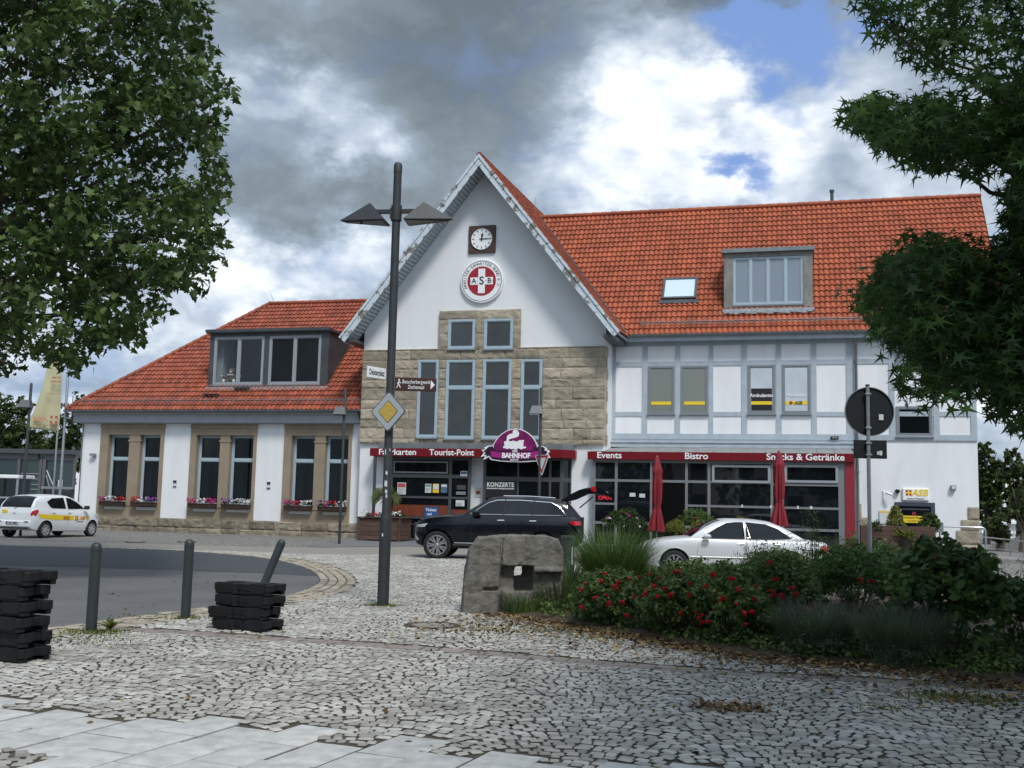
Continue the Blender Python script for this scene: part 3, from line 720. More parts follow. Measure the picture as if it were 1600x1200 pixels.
ops = [[(170.5, 202.5), (219.5, 251.5)], [(308, 344.5), (359.5, 397)], [(456.5, 492.5), (509, 545.5)]]
edges = [XL0] + [e for b in bays for e in b] + [XG0 + .0]
for i in range(0, len(edges), 2): mb.box(edges[i], edges[i + 1], YL, YL + .5, ZPL, ZW1)
mb.box(XL0, XG0, YL + .01, YL + .5, -.3, ZPL); mb.box(XL0, XG0, YL, YL + .5, ZW1, ZEL + .1)
mb.box(XL0, XL0 + .3, YL + .501, 12, -.3, ZEL + .1); mb.box(XL0 + .3, XG0, YL + .9, YL + 1.0, -.3, ZEL, mi=1); mb.box(XL0, XG0, 11.9, 12.2, -.3, ZEL)
mb.obj('wall', [m_plaster, m_dark], B)
mb = MB(); mb.box(XL0 - .28, XG0, YL - .30, YL - .002, ZW1 + .04, ZEL - .08); mb.box(XL0 - .30, XG0, YL - .36, YL - .301, ZEL - .22, ZEL - .08)
mb.box(XL0 - .10, XG0, YL - .08, YL - .003, ZW1 - .0, ZW1 + .038)
mb.obj('eave_shadow_band', mat('shadowed_wall_grey', (.40, .44, .47), .8, var=.12), B)  # upper wall below the eave; its shadow is put into the grey-blue
zo0, zo1 = LZ(350, 790, YL), LZ(350, 680, YL); ztr = LZ(350, 718.5, YL)
wb = []
for (b0, b1), op in zip(bays, ops):
    (a0, a1), (c0, c1) = [(LX(p, 690, YL), LX(q, 690, YL)) for p, q in op]
    mb = MB(); y0, y1 = YL - .05, YL + .34
    mb.box(b0, a0, y0, y1, ZPL, ZW1 - .18); mb.box(c1, b1, y0, y1, ZPL, ZW1 - .18)
    mb.box(a1, c0, y0 + .03, y1, ZPL, zo1); mb.box(a1 - .03, c0 + .03, y0, y1, zo0 - .1, zo0 + .12); mb.box(a1 - .04, c0 + .04, y0 + .005, y1, zo1 - .3, zo1 - .22)
    mb.box(a0, c1, y0, y1, zo1, ZW1 - .18); mb.box(a0, a1, y0, y1, ZPL, zo0); mb.box(c0, c1, y0, y1, ZPL, zo0)
    mb.box(b0 - .02, b1 + .02, y0 - .04, y1, ZW1 - .18, ZW1 - .10); mb.box(b0, b1, y0 - .02, y1, ZW1 - .10, ZW1 - .001)
    sr_ = mb.obj('stone_surround', m_trim, B)
    for x0, x1 in ((a0, a1), (c0, c1)):
        frame_window('window', x0 + .004, x1 - .004, zo0 + .004, zo1 - .004, YL + .20, fw=.08, m_f=m_frameb, m_g=m_tint, bars=[ztr], depth=.07, inner=.03)
        mb = MB(); n_ = 40; V_ = [(x0 + (x1 - x0) * k / n_, YL + .42 + .025 * math.sin(k * 1.9) + .01 * math.sin(k * .7), z_) for k in range(n_ + 1) for z_ in (zo0, zo1)]; mb.add(V_, [(2 * k, 2 * k + 2, 2 * k + 3, 2 * k + 1) for k in range(n_) if not (abs(k - n_ * .5) < 5)]); mb.obj('curtain', m_curt, B, sm=60)
        wb.append((x0, x1))
mb = MB()
for i, z in enumerate((-.15, .22)): block_course(mb, XL0 - .1, XG0, z, z + (.37 if i == 0 else ZPL - .22), YL, .09, 500 + i, wmin=.6, wmax=1.3, bulge=.05)
mb.obj('plinth', m_plinth, B, sm=35)
# left roofs
q = .91
cl = [(Vector((XLE, -.02, ZEL)), Vector((-1, 1, 0)).normalized())]
tile_roof('roof', (XLE, -.02, ZEL), (1, 0, 0), (0, 1, PL), (0, -PL, 1), .8 - XLE, YRL * math.hypot(1, PL), cl, m_tile_d, B)
cl = [(Vector((XLE, -.02, ZEL)), Vector((1, -1, 0)).normalized()), (Vector((XLE, 12.74, ZEL)), Vector((1, 1, 0)).normalized())]
tile_roof('roof', (XLE, 12.72, ZEL), (0, -1, 0), (1, 0, PL), (-PL, 0, 1), 12.74, YRL * math.hypot(1, PL), cl, m_tile_d, B)
mb = MB(); mb.add([(XLE, 12.72, ZEL), (.8, 12.72, ZEL), (.8, YRL, ZRL), (XLE + YRL, YRL, ZRL), (XLE + .1, 0.1, ZEL - .06), (.8, .1, ZEL - .06)], [(0, 1, 2, 3), (0, 3, 4), (0, 4, 5, 1)]); mb.obj('roof_boarding', m_dzinc, B)
ridge_caps('ridge_tiles', (XLE + YRL, YRL, ZRL + .05), (.75, YRL, ZRL + .05), .1, B, m_tile_d, .42)
ridge_caps('ridge_tiles', (XLE, 0, ZEL + .06), (XLE + YRL, YRL, ZRL + .05), .1, B, m_tile_d, .38)
gutter('gutter', XLE, XG0 - .01, -.12, ZEL - .02)
snow_guard(XLE + .6, XG0 - .1, (0, 0, ZEL), (0, 1, PL), (0, -PL, 1), .42)
mb = MB(); xx = XG0 - .12
mb.tube([(xx, -.1, ZEL - .08), (xx + .02, .1, ZEL - .35), (xx + .05, .38, ZEL - .7), (xx + .05, .38, -.1)], .05, 10)
mb.tube([(XL0 + .08, YL - .06, ZW1), (XL0 + .08, YL - .06, -.1)], .02, 8)
mb.obj('downpipe', m_dzinc, B, sm=40)
# roof steps
for px, py in ((330, 622), (378, 612)):
    y = 1.0
    for _ in range(20): x, z = L(px, py, y); y = (z - ZEL) / PL
    mb = MB(); mb.tube([(x - .35, y, z + .15), (x + .35, y, z + .15)], .02, 6); mb.box(x - .38, x + .38, y - .12, y + .02, z + .16, z + .19)
    for s_ in (-.3, .3): mb.tube([(x + s_, y - .1, z + .16), (x + s_ - .03, y - .15, z - .02), (x + s_, y + .2, z + .2)], .015, 5)
    mb.obj('roof_step', m_dzinc, B)
# dormer left
yd = 1.25; dx0, dx1 = LX(327, 560, yd), LX(513, 560, yd); dz0, dz1 = LZ(420, 603, yd), LZ(420, 516, yd)
mb = MB(); yb_ = (dz1 - ZEL) / PL + .1
pan = [(LX(334, 560, yd), LX(412, 560, yd)), (LX(420, 560, yd), LX(501, 560, yd))]; pz0, pz1 = LZ(420, 601, yd), LZ(420, 525, yd)
mb.box(dx0, pan[0][0], yd, yd + .1, dz0, dz1 - .1); mb.box(pan[0][1], pan[1][0], yd, yd + .1, dz0, dz1 - .1); mb.box(pan[1][1], dx1, yd, yd + .1, dz0, dz1 - .1)
for a, b in pan: mb.box(a, b, yd, yd + .1, pz1, dz1 - .1); mb.box(a, b, yd, yd + .1, dz0, pz0)
RZ90 = Matrix.Rotation(math.pi / 2, 4, 'Z')
for x0, x1 in ((dx0 + .001, dx0 + .05), (dx1 - .05, dx1 - .001)): mb.prism([(yd + .101, dz0 - .02), (yb_, dz1 - .05), (yd + .101, dz1 - .1)], -x1, -x0, mat=RZ90)
for k in range(1, 6):
    y = yd + .1 + (yb_ - yd) * k / 6; mb.box(dx1, dx1 + .025, y - .012, y + .012, ZEL + PL * y + .05, dz1 - .08)
d_ = mb.obj('dormer', m_dzinc, B)
mb = MB(); mb.box(dx0 - .12, dx1 + .10, yd - .18, yb_ + .2, dz1 - .098, dz1 + .02); mb.box(dx0 - .15, dx1 + .12, yd - .20, yd - .181, dz1 - .06, dz1 + .06); mb.obj('dormer_roof', m_dzinc, d_)
mb = MB(); mb.box(dx0 - .06, dx1 + .1, yd - .12, yd + .02, dz0 - .12, dz0 - .04)
for i in range(22):
    x = dx0 + (dx1 - dx0) * i / 22; mb.box(x, x + .21, yd - .24 - .015 * (i % 3), yd - .1, dz0 - .19, dz0 - .14 + .015 * (i % 2))
mb.obj('lead_flashing', m_zinc_l, d_)
m_clear = bpy.data.materials.new('clear_pane'); m_clear.use_nodes = True; nt = m_clear.node_tree
tr_ = nt.nodes.new('ShaderNodeBsdfTransparent'); tr_.inputs[0].default_value = (.85, .88, .9, 1); gl_ = nt.nodes.new('ShaderNodeBsdfGlossy'); gl_.inputs['Roughness'].default_value = .03; mx_ = nt.nodes.new('ShaderNodeMixShader'); mx_.inputs[0].default_value = .06
nt.links.new(tr_.outputs[0], mx_.inputs[1]); nt.links.new(gl_.outputs[0], mx_.inputs[2]); nt.links.new(mx_.outputs[0], nt.nodes['Material Output'].inputs[0])
for a, b in pan: frame_window('dormer_window', a + .003, b - .003, pz0 + .003, pz1 - .003, yd + .0, fw=.09, m_f=mat('mid_grey_frame', (.30, .33, .35), .5), m_g=m_clear if a < pan[1][0] - .1 else m_glass, depth=.08, vbars=[(a + b) / 2], inner=.035, sill=.05)
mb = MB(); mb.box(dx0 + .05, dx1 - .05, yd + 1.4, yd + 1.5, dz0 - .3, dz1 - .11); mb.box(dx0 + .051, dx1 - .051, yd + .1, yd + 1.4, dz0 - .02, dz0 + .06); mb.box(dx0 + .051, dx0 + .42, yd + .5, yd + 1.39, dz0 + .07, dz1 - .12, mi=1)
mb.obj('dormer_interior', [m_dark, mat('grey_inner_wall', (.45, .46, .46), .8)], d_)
# the tiles stop where the dormer stands
for t_ in [o for o in B.children if o.name.startswith('roof') and o.type == 'MESH' and m_tile_d.name in [m.name for m in o.data.materials] and max(v.co.x for v in o.data.vertices) < 1.5 and min(v.co.y for v in o.data.vertices) < .2]:
    bm = bmesh.new(); bm.from_mesh(t_.data)
    bmesh.ops.delete(bm, geom=[f for f in bm.faces if dx0 + .02 < f.calc_center_median().x < dx1 - .03 and yd + .05 < f.calc_center_median().y < yb_ - .1], context='FACES'); bm.to_mesh(t_.data); bm.free()
# teddy bear sitting behind the left pane
bx, bz = LX(362, 580, yd + .3), dz0 + .34; by = yd + .34
mt_b = mat('brown_plush', (.22, .15, .09), .95, var=.3, vscale=20, bump=.01, bscale=60); mt_w = mat('cream_plush', (.75, .68, .55), .95)
mb = MB(); S_ = .30
mb.ball((bx, by, bz + .05), (.17, .14, .2), 12, 8); mb.ball((bx, by - .02, bz + .36), (.14, .12, .13), 12, 8)
for s_ in (-1, 1):
    mb.ball((bx + s_ * .11, by, bz + .47), .05, 8, 6); mb.tube([(bx + s_ * .14, by, bz + .17), (bx + s_ * .3, by - .05, bz + .08), (bx + s_ * .42, by - .08, bz + .12)], [.065, .06, .055], 8)
    mb.tube([(bx + s_ * .1, by, bz - .08), (bx + s_ * .2, by - .12, bz - .12), (bx + s_ * .24, by - .2, bz - .1)], [.09, .085, .08], 8)
tb = mb.obj('teddy_bear', mt_b, mw=BMAT, sm=60)
tag(tb, 'brown and cream teddy bear sitting behind the dormer window of the left wing', 'toy')
mb = MB(); mb.ball((bx, by - .13, bz + .33), (.07, .05, .055), 8, 6)
for s_ in (-1, 1): mb.ball((bx + s_ * .25, by - .26, bz - .09), (.075, .04, .085), 8, 6); mb.ball((bx + s_ * .45, by - .1, bz + .13), .06, 8, 6)
mb.tube([(bx - .13, by - .1, bz + .2), (bx, by - .15, bz + .18), (bx + .13, by - .1, bz + .2)], .045, 8)
c = mb.obj('paw_pad', mt_w, tb, sm=60)
# ================================================================== GROUND FLOOR: storefronts and awnings
YF = -.75                                   # fascia of the ticket front
fx0 = LX(578, 706, YF); fxb = LX(879, 712, YF); fz0, fz1 = LZ(700, 713.5, YF), LZ(700, 701, YF)
fx1 = fxb + .40
mb = MB()
mb.prismz([(fx0, YF), (fxb, YF), (fx1, YF + .45), (fx1, -.0), (fx0, -.0)], fz0, fz1)
fs_ = mb.obj('fascia', m_red, B)
mb = MB(); mb.prismz([(fx0 + .3, YF + .1), (fxb - .05, YF + .1), (fx1 - .08, YF + .5), (fx1 - .08, -.125), (fx0 + .3, -.125)], fz1 + .002, ZS0 - .003); mb.obj('awning_roof', m_zinc, B)
fzc = (fz0 + fz1) / 2
for body, px, w in (('Fahrkarten', 621, 58), ('Tourist-Point', 705.5, 70)):
    xc = LX(px, 707, YF); tw = LX(px + w / 2, 707, YF) - LX(px - w / 2, 707, YF)
    t = text(body, .33, fs_, Matrix.Identity(4), m_white, bold=.018)
    wd = max(v.co.x for v in t.data.vertices) - min(v.co.x for v in t.data.vertices)
    t.data.transform(TX(xc, YF - .008, fzc) @ Matrix.Diagonal((tw / wd, 1, 1, 1)))
# support post at the left end
mb = MB(); xp = LX(583, 780, YF); mb.box(xp - .05, xp + .05, YF + .02, YF + .12, -.05, fz0 - .002); mb.box(xp + .06, xp + .22, YF + .02, YF + .1, 1.75, 2.05); mb.obj('awning_post', m_framed, B)
mb = MB(); mb.box(XG0 + .003, XG1 - .003, -.03, -.001, ZS0 - .002, ZS0 + .006); mb.obj('ledge', m_plaster, B)

def grid_front(name, y, vb, hb, x0, x1, z0, z1, mf, panes=m_glass, d=.07, extra=(), back=.25):
    """storefront: vertical bars vb [(x0,x1)], horizontal bars hb [(z0,z1,xa,xb)]"""
    mb = MB()
    for a, b in vb: mb.box(a, b, y, y + d, z0, z1)
    for c, e, xa, xb in hb: mb.box(xa, xb, y + .004, y + d - .004, c, e)
    for a in extra: mb.box(*a)
    f = mb.obj(name, mf, B)
    g = MB(); g.box(x0, x1, y + .04, y + .046, z0, z1); g.obj('pane', panes, f)
    return f
YS = -.30
def sx(p, py=760, y=YS): return LX(p, py, y)
def sz(p, px=700, y=YS): return LZ(px, p, y)
m_gl2 = mat('shop_glass', (.006, .008, .011), .02, spec=1.0)
V = [(sx(608), sx(613)), (sx(701), sx(705.5)), (sx(731), sx(735))]
H_ = [(sz(719), fz0 - .002), (sz(747), sz(741.5)), (sz(779.5), sz(776)), (sz(811.5), sz(808)), (sz(821.5), sz(820)), (0, .12)]
s1 = grid_front('storefront', YS, V, [(a, b, V[0][1], V[2][0]) for a, b in H_], V[0][0], V[2][1], 0, fz0 - .003, m_framed)
mb = MB(); zA, zB = sz(740), sz(721); mb.box(sx(614), sx(699.5), YS - .02, YS - .003, zA, zA + .06); mb.box(sx(614), sx(699.5), YS - .02, YS - .003, zB - .06, zB); mb.box(sx(614), sx(614) + .06, YS - .02, YS - .003, zA + .061, zB - .061); mb.box(sx(699.5) - .06, sx(699.5), YS - .02, YS - .003, zA + .061, zB - .061); mb.obj('transom_window', m_frameg, s1)
mb = MB(); mb.box(V[0][1] + .01, V[1][0] - .01, YS + .02, YS + .038, sz(807.5), sz(790)); mb.box(V[1][1] + .01, V[2][0] - .01, YS + .02, YS + .038, sz(807.5), sz(796)); mb.obj('counter_panel', m_orange, s1)
m_posterr = mat('red_poster', (.45, .08, .09), .6); m_paper = mat('paper_white', (.62, .64, .64), .6); m_posterb = mat('blue_poster', (.06, .13, .22), .6); m_tick = mat('ticket_blue', (.02, .09, .28), .6)
def poster(p, x0, x1, y0, y1, m_, y=YS, head=None, lines=0, name='poster'):
    mb = MB(); a, b, c, d = sx(x0), sx(x1), sz(y1, (x0 + x1) / 2), sz(y0, (x0 + x1) / 2)
    mb.box(a, b, y - .012, y - .004, c, d); o = mb.obj(name, m_, p)
    if head:
        mb = MB(); mb.box(a + .02, b - .02, y - .016, y - .0125, d - (d - c) * head[0], d - .03); mb.obj('picture', head[1], o)
    if lines:
        mb = MB()
        for i in range(lines):
            z = c + (d - c) * (.08 + .5 * i / lines); mb.box(a + .03, a + .03 + (b - a - .06) * random.uniform(.6, 1), y - .015, y - .0125, z, z + .014)
        mb.obj('print', m_frameg, o)
    return o
poster(s1, 621, 634.5, 754, 772.5, m_paper, head=(.4, m_posterr), lines=5)
poster(s1, 664.5, 674, 756, 770, m_paper, head=(.3, mat('green_print', (.10, .25, .16), .6)), lines=4); poster(s1, 676.5, 686, 756, 770, m_yellow, head=(.6, m_paper), lines=2); poster(s1, 689, 699, 756, 770, m_posterb, head=(.35, m_paper), lines=3)
poster(s1, 713, 726.5, 781.5, 791, m_paper, lines=4); o = poster(s1, 719, 729.5, 736, 744, m_paper, head=(.6, m_posterb))
o = poster(s1, 665, 686, 792, 808, m_tick, y=YS - .02, name='ticket_sign')
text('Tickets', .15, o, TX(sx(675), YS - .037, sz(797.5)), m_white, bold=.02); text('und', .13, o, TX(sx(672.5), YS - .037, sz(804)), m_white, bold=.02)
poster(s1, 714, 728, 758, 765, m_framed); poster(s1, 713, 728, 768, 773, m_frameg)
# notice plate on the pier
o = poster(s1, 739.5, 748.5, 762, 777, mat('acrylic_plate', (.55, .55, .52), .4), y=-.004, name='wall_plate'); mb = MB(); mb.box(sx(741), sx(747), -.024, -.017, sz(771), sz(766)); mb.obj('picture', m_orange, o)

V = [(sx(754.5), sx(759)), (sx(857.5), sx(861)), (sx(874.5), sx(878.5))]
H_ = [(sz(719, 800), fz0 - .002), (sz(752, 800), sz(745, 800)), (sz(811, 800), sz(808, 800)), (0, .12)]
s2 = grid_front('storefront', YS, V + [(sx(807.5), sx(810.5))], [(a, b, V[0][1], V[2][0]) for a, b in H_], V[0][0], V[2][1], 0, fz0 - .003, m_framed)
mb = MB(); xq = V[2][1]; dd_ = .3   # bevelled corner bay
Mb = Matrix.Translation((xq, YS, 0)) @ Matrix.Rotation(math.radians(45), 4, 'Z')
for a, b in ((.0, .05), (.36, .42)): mb.box(a, b, 0, .06, 0, fz0 - .003, mat=Mb)
for a, b in H_: mb.box(.05, .36, .005, .055, a, b, mat=Mb)
cb = mb.obj('storefront', m_framed, B); mb = MB(); mb.box(.0, .42, .035, .04, 0, fz0 - .003, mat=Mb); mb.obj('pane', m_gl2, cb)
o = poster(s2, 759.5, 807, 752.5, 779, m_black, name='concert_banner')
t = text('KONZERTE', .24, o, Matrix.Identity(4), m_white, bold=.035, space=1.08); wd = max(v.co.x for v in t.data.vertices) * 2
t.data.transform(TX(sx(782), YS - .02, sz(757.5, 782)) @ Matrix.Diagonal(((sx(804) - sx(760)) / wd * .97, 1, 1, 1)))
t = text('IM BAHNHOF BARSINGHAUSEN', .07, o, Matrix.Identity(4), m_white, bold=.03); wd = max(v.co.x for v in t.data.vertices) * 2
t.data.transform(TX(sx(782), YS - .02, sz(763.5, 782)) @ Matrix.Diagonal(((sx(804) - sx(760)) / wd * .97, 1, 1, 1)))

# ---- bistro box
YB = -.45; YG = -.28
bx0, bx1 = LX(918, 709, YB), LX(1335, 717, YB); bz0, bz1 = LZ(1120, 719.5, YB), LZ(1120, 707, YB)
mb = MB(); mb.box(bx0, bx1, YB, YB + .10, bz0, bz1); mb.box(bx1 - .10, bx1, YB + .101, YW, bz0, bz1); mb.box(bx0, bx0 + .1, YB + .101, -.16, bz0, bz1)
f3 = mb.obj('fascia', m_red, B)
for body, px, w in (('Events', 952, 38), ('Bistro', 1088, 36), ('Snacks & Getränke', 1258, 122)):
    xc = LX(px, 712, YB); tw = LX(px + w / 2, 712, YB) - LX(px - w / 2, 712, YB)
    t = text(body, .33, f3, Matrix.Identity(4), m_white, bold=.018)
    xs = [v.co.x for v in t.data.vertices]; wd = max(xs) - min(xs)
    t.data.transform(TX(xc, YB - .008, (bz0 + bz1) / 2) @ Matrix.Diagonal((tw / wd, 1, 1, 1)))
# metal roof with standing seams and a hipped left end
zt = LZ(1150, 699, YW - .1)
mb = MB(); hx = XG1 + .15
A0 = [(bx0 + .02, YB + .02, bz1 - .01), (bx1 - .02, YB + .02, bz1 - .01), (bx1 - .02, YW - .05, zt), (hx + .9, YW - .05, zt)]
mb.add(A0 + [(x, y, z - .03) for x, y, z in A0], [(0, 1, 2, 3), (4, 7, 6, 5), (0, 4, 5, 1), (1, 5, 6, 2)])
mb.add([(bx0 + .02, YB + .021, bz1 - .01), (hx + .9, YW - .05, zt), (XG1 + .002, YW - .05, bz1 + .25), (XG1 + .002, -.0, bz1 - .01)], [(0, 1, 2), (0, 2, 3)])
def slope_pt(x, t): return Vector((x, YB + .02 + (YW - .07 - YB) * t, bz1 + .0 + (zt - bz1) * t))
x = bx0 + 1.0
while x < bx1 - .1:
    t0 = 0.02; mb.tube([slope_pt(x, t0), slope_pt(x, .98)], .018, 4); x += .62
mb.obj('awning_roof', mat('weathered_zinc_roof', (.25, .26, .26), .55, .4, var=.3, vscale=3, col2=(.36, .37, .36)), B, sm=20)
mb = MB(); z1 = LZ(1150, 690.5, YW - .2)
mb.box(XG1 + .01, XR0 + (bx1 - XR0) + .1, YW - .22, YW - .02, zt - .02, z1 - .05); mb.box(XG1 + .01, bx1 + .12, YW - .26, YW - .02, z1 - .049, z1); mb.obj('ledge', m_timber, B)
def gx(p, py=770): return LX(p, py, YG)
def gz_(p, px=1110): return LZ(px, p, YG)
V = [(925, 930), (960.5, 964.5), (1015.5, 1019), (1070.5, 1074.5), (1105.5, 1110), (1204, 1208), (1222, 1225), (1310, 1321)]
Vb = [(gx(a), gx(b)) for a, b in V]
Hs = [(gz_(724), bz0 - .002, Vb[0][1], Vb[-1][0]), (gz_(755), gz_(751), Vb[0][1], Vb[5][0]), (gz_(757), gz_(753), Vb[5][1], Vb[-1][0]), (gz_(788.5, 940), gz_(785, 940), Vb[0][1], Vb[1][0]),
      (gz_(792.5), gz_(789), Vb[3][1], Vb[-1][0]), (gz_(823), gz_(819), Vb[0][1], Vb[2][0]), (gz_(826), gz_(822), Vb[3][1], Vb[-1][0])]
ZT = .0
s3 = grid_front('storefront', YG, Vb, Hs, Vb[0][0], Vb[-1][1], ZT, bz0 - .003, mat('light_grey_frame', (.24, .25, .26), .45, .3), m_gl2)
for (pa, pb) in ((1112.5, 1204), (1226, 1310)):
    mb = MB(); a, b = gx(pa), gx(pb); c, d = gz_(754.5, (pa + pb) / 2), gz_(726.5, (pa + pb) / 2); q_ = .09
    mb.box(a, b, YG - .04, YG - .003, c, c + q_); mb.box(a, b, YG - .04, YG - .003, d - q_, d); mb.box(a, a + q_, YG - .04, YG - .003, c + q_, d - q_); mb.box(b - q_, b, YG - .04, YG - .003, c + q_, d - q_); mb.obj('transom_window', mat('mid_grey_frame', (.3, .33, .35), .5), s3)
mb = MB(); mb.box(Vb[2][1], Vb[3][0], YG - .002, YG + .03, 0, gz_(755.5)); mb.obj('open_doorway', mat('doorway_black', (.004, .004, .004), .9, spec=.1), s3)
mb = MB(); mb.box(Vb[0][0], Vb[0][0] + .08, YG + .1, YW, 0, bz0, ); mb.box(Vb[-1][1] - .08, Vb[-1][1] - .01, YG + .1, YW, 0, bz0); mb.obj('side_frame', m_frameg, s3)
mb = MB(); mb.box(LX(1321.5, 780, YB), LX(1336, 780, YB), YB + .11, YB + .55, -.1, bz0 - .002); mb.obj('red_pillar', m_redp, B)
t = text('OPEN', .20, s3, TX(gx(945.5), YG - .03, gz_(778, 945)), mat('neon_red', (.4, .01, .02), .5, emit=((1, .02, .05), .55)), name='neon_open_sign', bold=.01)
mb = MB()
for px, w in ((1158, 3), (1203, 3), (1245, 3), (1265, 4)):
    mb.box(gx(px), gx(px + w), YG - .01, YG - .004, gz_(792), gz_(787.5)); 
for px, py in ((988, 775), (1003, 776)): mb.box(gx(px - 4), gx(px + 5), YG - .01, YG - .004, gz_(py + 3.5), gz_(py - 2.5))
mb.obj('window_sticker', m_paper, s3)
# step and sloping ramp slab in front of the bistro
mb = MB(); mb.box(bx0 + .1, bx1 + 5.2, -2.6, YG + .5, -.2, .12); mb.obj('doorstep', mat('grey_slab', (.25, .25, .24), .8, var=.3), B)

# ================================================================== things on the facade
def ring_text(body, r, size, cx, cy, cz, a0, a1, parent, m_):
    """letters set round a circle; angles in degrees, clockwise from the left"""
    allv = MB(); n = len(body)
    for i, ch in enumerate(body):
        if ch == ' ': continue
        a = math.radians(a0 + (a1 - a0) * i / (n - 1))
        cu = bpy.data.curves.new('c', 'FONT'); cu.body = ch; cu.size = size; cu.extrude = .004; cu.align_x = 'CENTER'; cu.align_y = 'CENTER'; cu.resolution_u = 2
        t = bpy.data.objects.new('tmp', cu); COL.objects.link(t); dg = bpy.context.evaluated_depsgraph_get(); dg.update()
        me = bpy.data.meshes.new_from_object(t.evaluated_get(dg)); bpy.data.objects.remove(t)
        x, z = -math.cos(a) * r, math.sin(a) * r
        rot = Matrix.Rotation(a - math.pi / 2, 4, 'Y')
        mw = Matrix.Translation((cx + x, cy, cz + z)) @ rot @ RX
        allv.add([mw @ v.co for v in me.vertices], [tuple(p.vertices) for p in me.polygons])
    return allv.obj('ring_lettering', m_, parent, fix=False)
def disc(mb, cx, cy, cz, r, d, n=40, mi=0):      # flat disc facing -Y
    mb.lathe([(r, 0), (r, d)], n, Matrix.Translation((cx, cy, cz)) @ RX, mi)
ax_, az_ = L(754, 440, 0)
r0 = (LX(787, 440) - LX(720.5, 440)) / 2
mb = MB(); mb.lathe([(r0, 0), (r0, .10), (r0 - .02, .12), (0, .12)], 56, Matrix.Translation((ax_, -.002, az_)) @ RX)
em = mb.obj('round_emblem_sign', m_white, mw=BMAT, sm=40); tag(em, 'round white sign with red disc and white cross high on the gable', 'sign')
mb = MB(); 
for ra, rb in ((r0 * .93, r0 * .905),): mb.lathe([(ra, 0), (ra, .003), (rb, .003), (rb, 0)], 56, Matrix.Translation((ax_, -.1225, az_)) @ RX, caps=False)
mb.obj('outline_ring', m_black, em)
m_er = mat('emblem_red', (.36, .015, .03), .4)
mb = MB(); disc(mb, ax_, -.1222, az_, r0 * .665, .012, 48); mb.obj('red_disc', m_er, em)
mb = MB(); w_ = r0 * .16; mb.box(ax_ - w_, ax_ + w_, -.142, -.1345, az_ - r0 * .56, az_ + r0 * .56); mb.box(ax_ - r0 * .53, ax_ + r0 * .53, -.1415, -.1345, az_ - w_ * 1.05, az_ + w_ * 1.05); mb.obj('white_cross', m_white, em)
text('S', .46, em, TX(ax_, -.147, az_), m_black, bold=.01); text('A', .29, em, TX(ax_ - r0 * .36, -.147, az_), m_black, bold=.01); text('B', .29, em, TX(ax_ + r0 * .36, -.147, az_), m_black, bold=.01)
mb = MB()
for k in (-.52, -.205, .205, .49): mb.ball((ax_ + r0 * k, -.144, az_), .018, 6, 4)
mb.obj('dot', m_black, em)
ring_text('ARBEITER-SAMARITER-BUND E.V.', r0 * .79, .165, ax_, -.124, az_, -22, 202, em, m_black)
# clock
cx_, cz_ = L(754, 374.5, 0); cw = (LX(775, 374) - LX(733, 374)) / 2
mb = MB(); mb.cbox(cx_ - cw, cx_ + cw, -.10, 0, cz_ - cw, cz_ + cw, .02)
ck = mb.obj('station_clock', mat('rusty_clock_case', (.055, .030, .026), .6, col2=(.10, .05, .04), vscale=8, bump=.004), mw=BMAT); tag(ck, 'square brown station clock with white dial showing quarter past twelve', 'clock')
mb = MB(); rd = cw * .80; mb.lathe([(rd, 0), (rd, .03), (rd - .02, .035), (rd - .03, .02), (0, .02)], 48, Matrix.Translation((cx_, -.1005, cz_)) @ RX); mb.obj('dial', m_white, ck, sm=30)
mb = MB()
for k in range(12):
    M_ = Matrix.Translation((cx_, -.125, cz_)) @ Matrix.Rotation(math.radians(30 * k), 4, 'Y'); mb.box(-.016, .016, -.004, .0, rd * .70, rd * .90, mat=M_)
mb.lathe([(rd * 1.0, 0), (rd * 1.0, .01), (rd * .965, .01), (rd * .965, 0)], 48, Matrix.Translation((cx_, -.128, cz_)) @ RX, caps=False)
mb.obj('hour_marks', m_black, ck)
for nm, an, ln, w in (('hour_hand', 7, .56, .03), ('minute_hand', 90, .86, .018)):
    mb = MB(); M_ = Matrix.Translation((cx_, -.134 if an < 20 else -.139, cz_)) @ Matrix.Rotation(math.radians(an), 4, 'Y')
    mb.prism([(-w, -rd * .2), (w, -rd * .2), (w * 1.0, rd * ln * .5), (w * (1.9 if an < 20 else .8), rd * ln * .62), (0, rd * ln), (-w * (1.9 if an < 20 else .8), rd * ln * .62), (-w, rd * ln * .5)], -.003, 0, mat=M_); mb.obj(nm, m_black, ck)
# Bahnhof sign
YH = -.86
def hp(l): return [L(740 + x / 10, 660 + y / 10, YH) for x, y in l]
arc = [(300, 362), (330, 300), (380, 230), (440, 175), (510, 130), (580, 104), (655, 95), (730, 104), (800, 130), (870, 175), (930, 235), (975, 305), (1000, 362)]
outer = arc + [(1090, 372), (1150, 405), (1135, 418), (1195, 450), (1160, 490), (1200, 555), (1120, 545), (1100, 590), (1000, 606), (840, 618), (700, 622), (560, 618), (400, 606), (270, 585), (235, 540), (155, 585), (180, 520), (110, 540), (160, 470), (122, 432), (185, 412), (165, 392), (230, 362)]
m_pu = mat('magenta_print', (.30, .015, .16), .35, coat=.4, col2=(.05, .006, .04), vscale=1.1, patch=(.40, .60)); m_pd = mat('dark_plum_print', (.035, .008, .035), .35, coat=.4); m_mg = mat('bright_magenta_print', (.36, .02, .20), .35, coat=.4)
mb = MB(); mb.prism(hp(outer), YH, YH + .05)
bs = mb.obj('station_sign', m_white, mw=BMAT); tag(bs, 'dome-shaped purple Bahnhof sign with a white steam engine above the red fascia', 'sign')
c0 = np.mean([p for p in outer], axis=0)
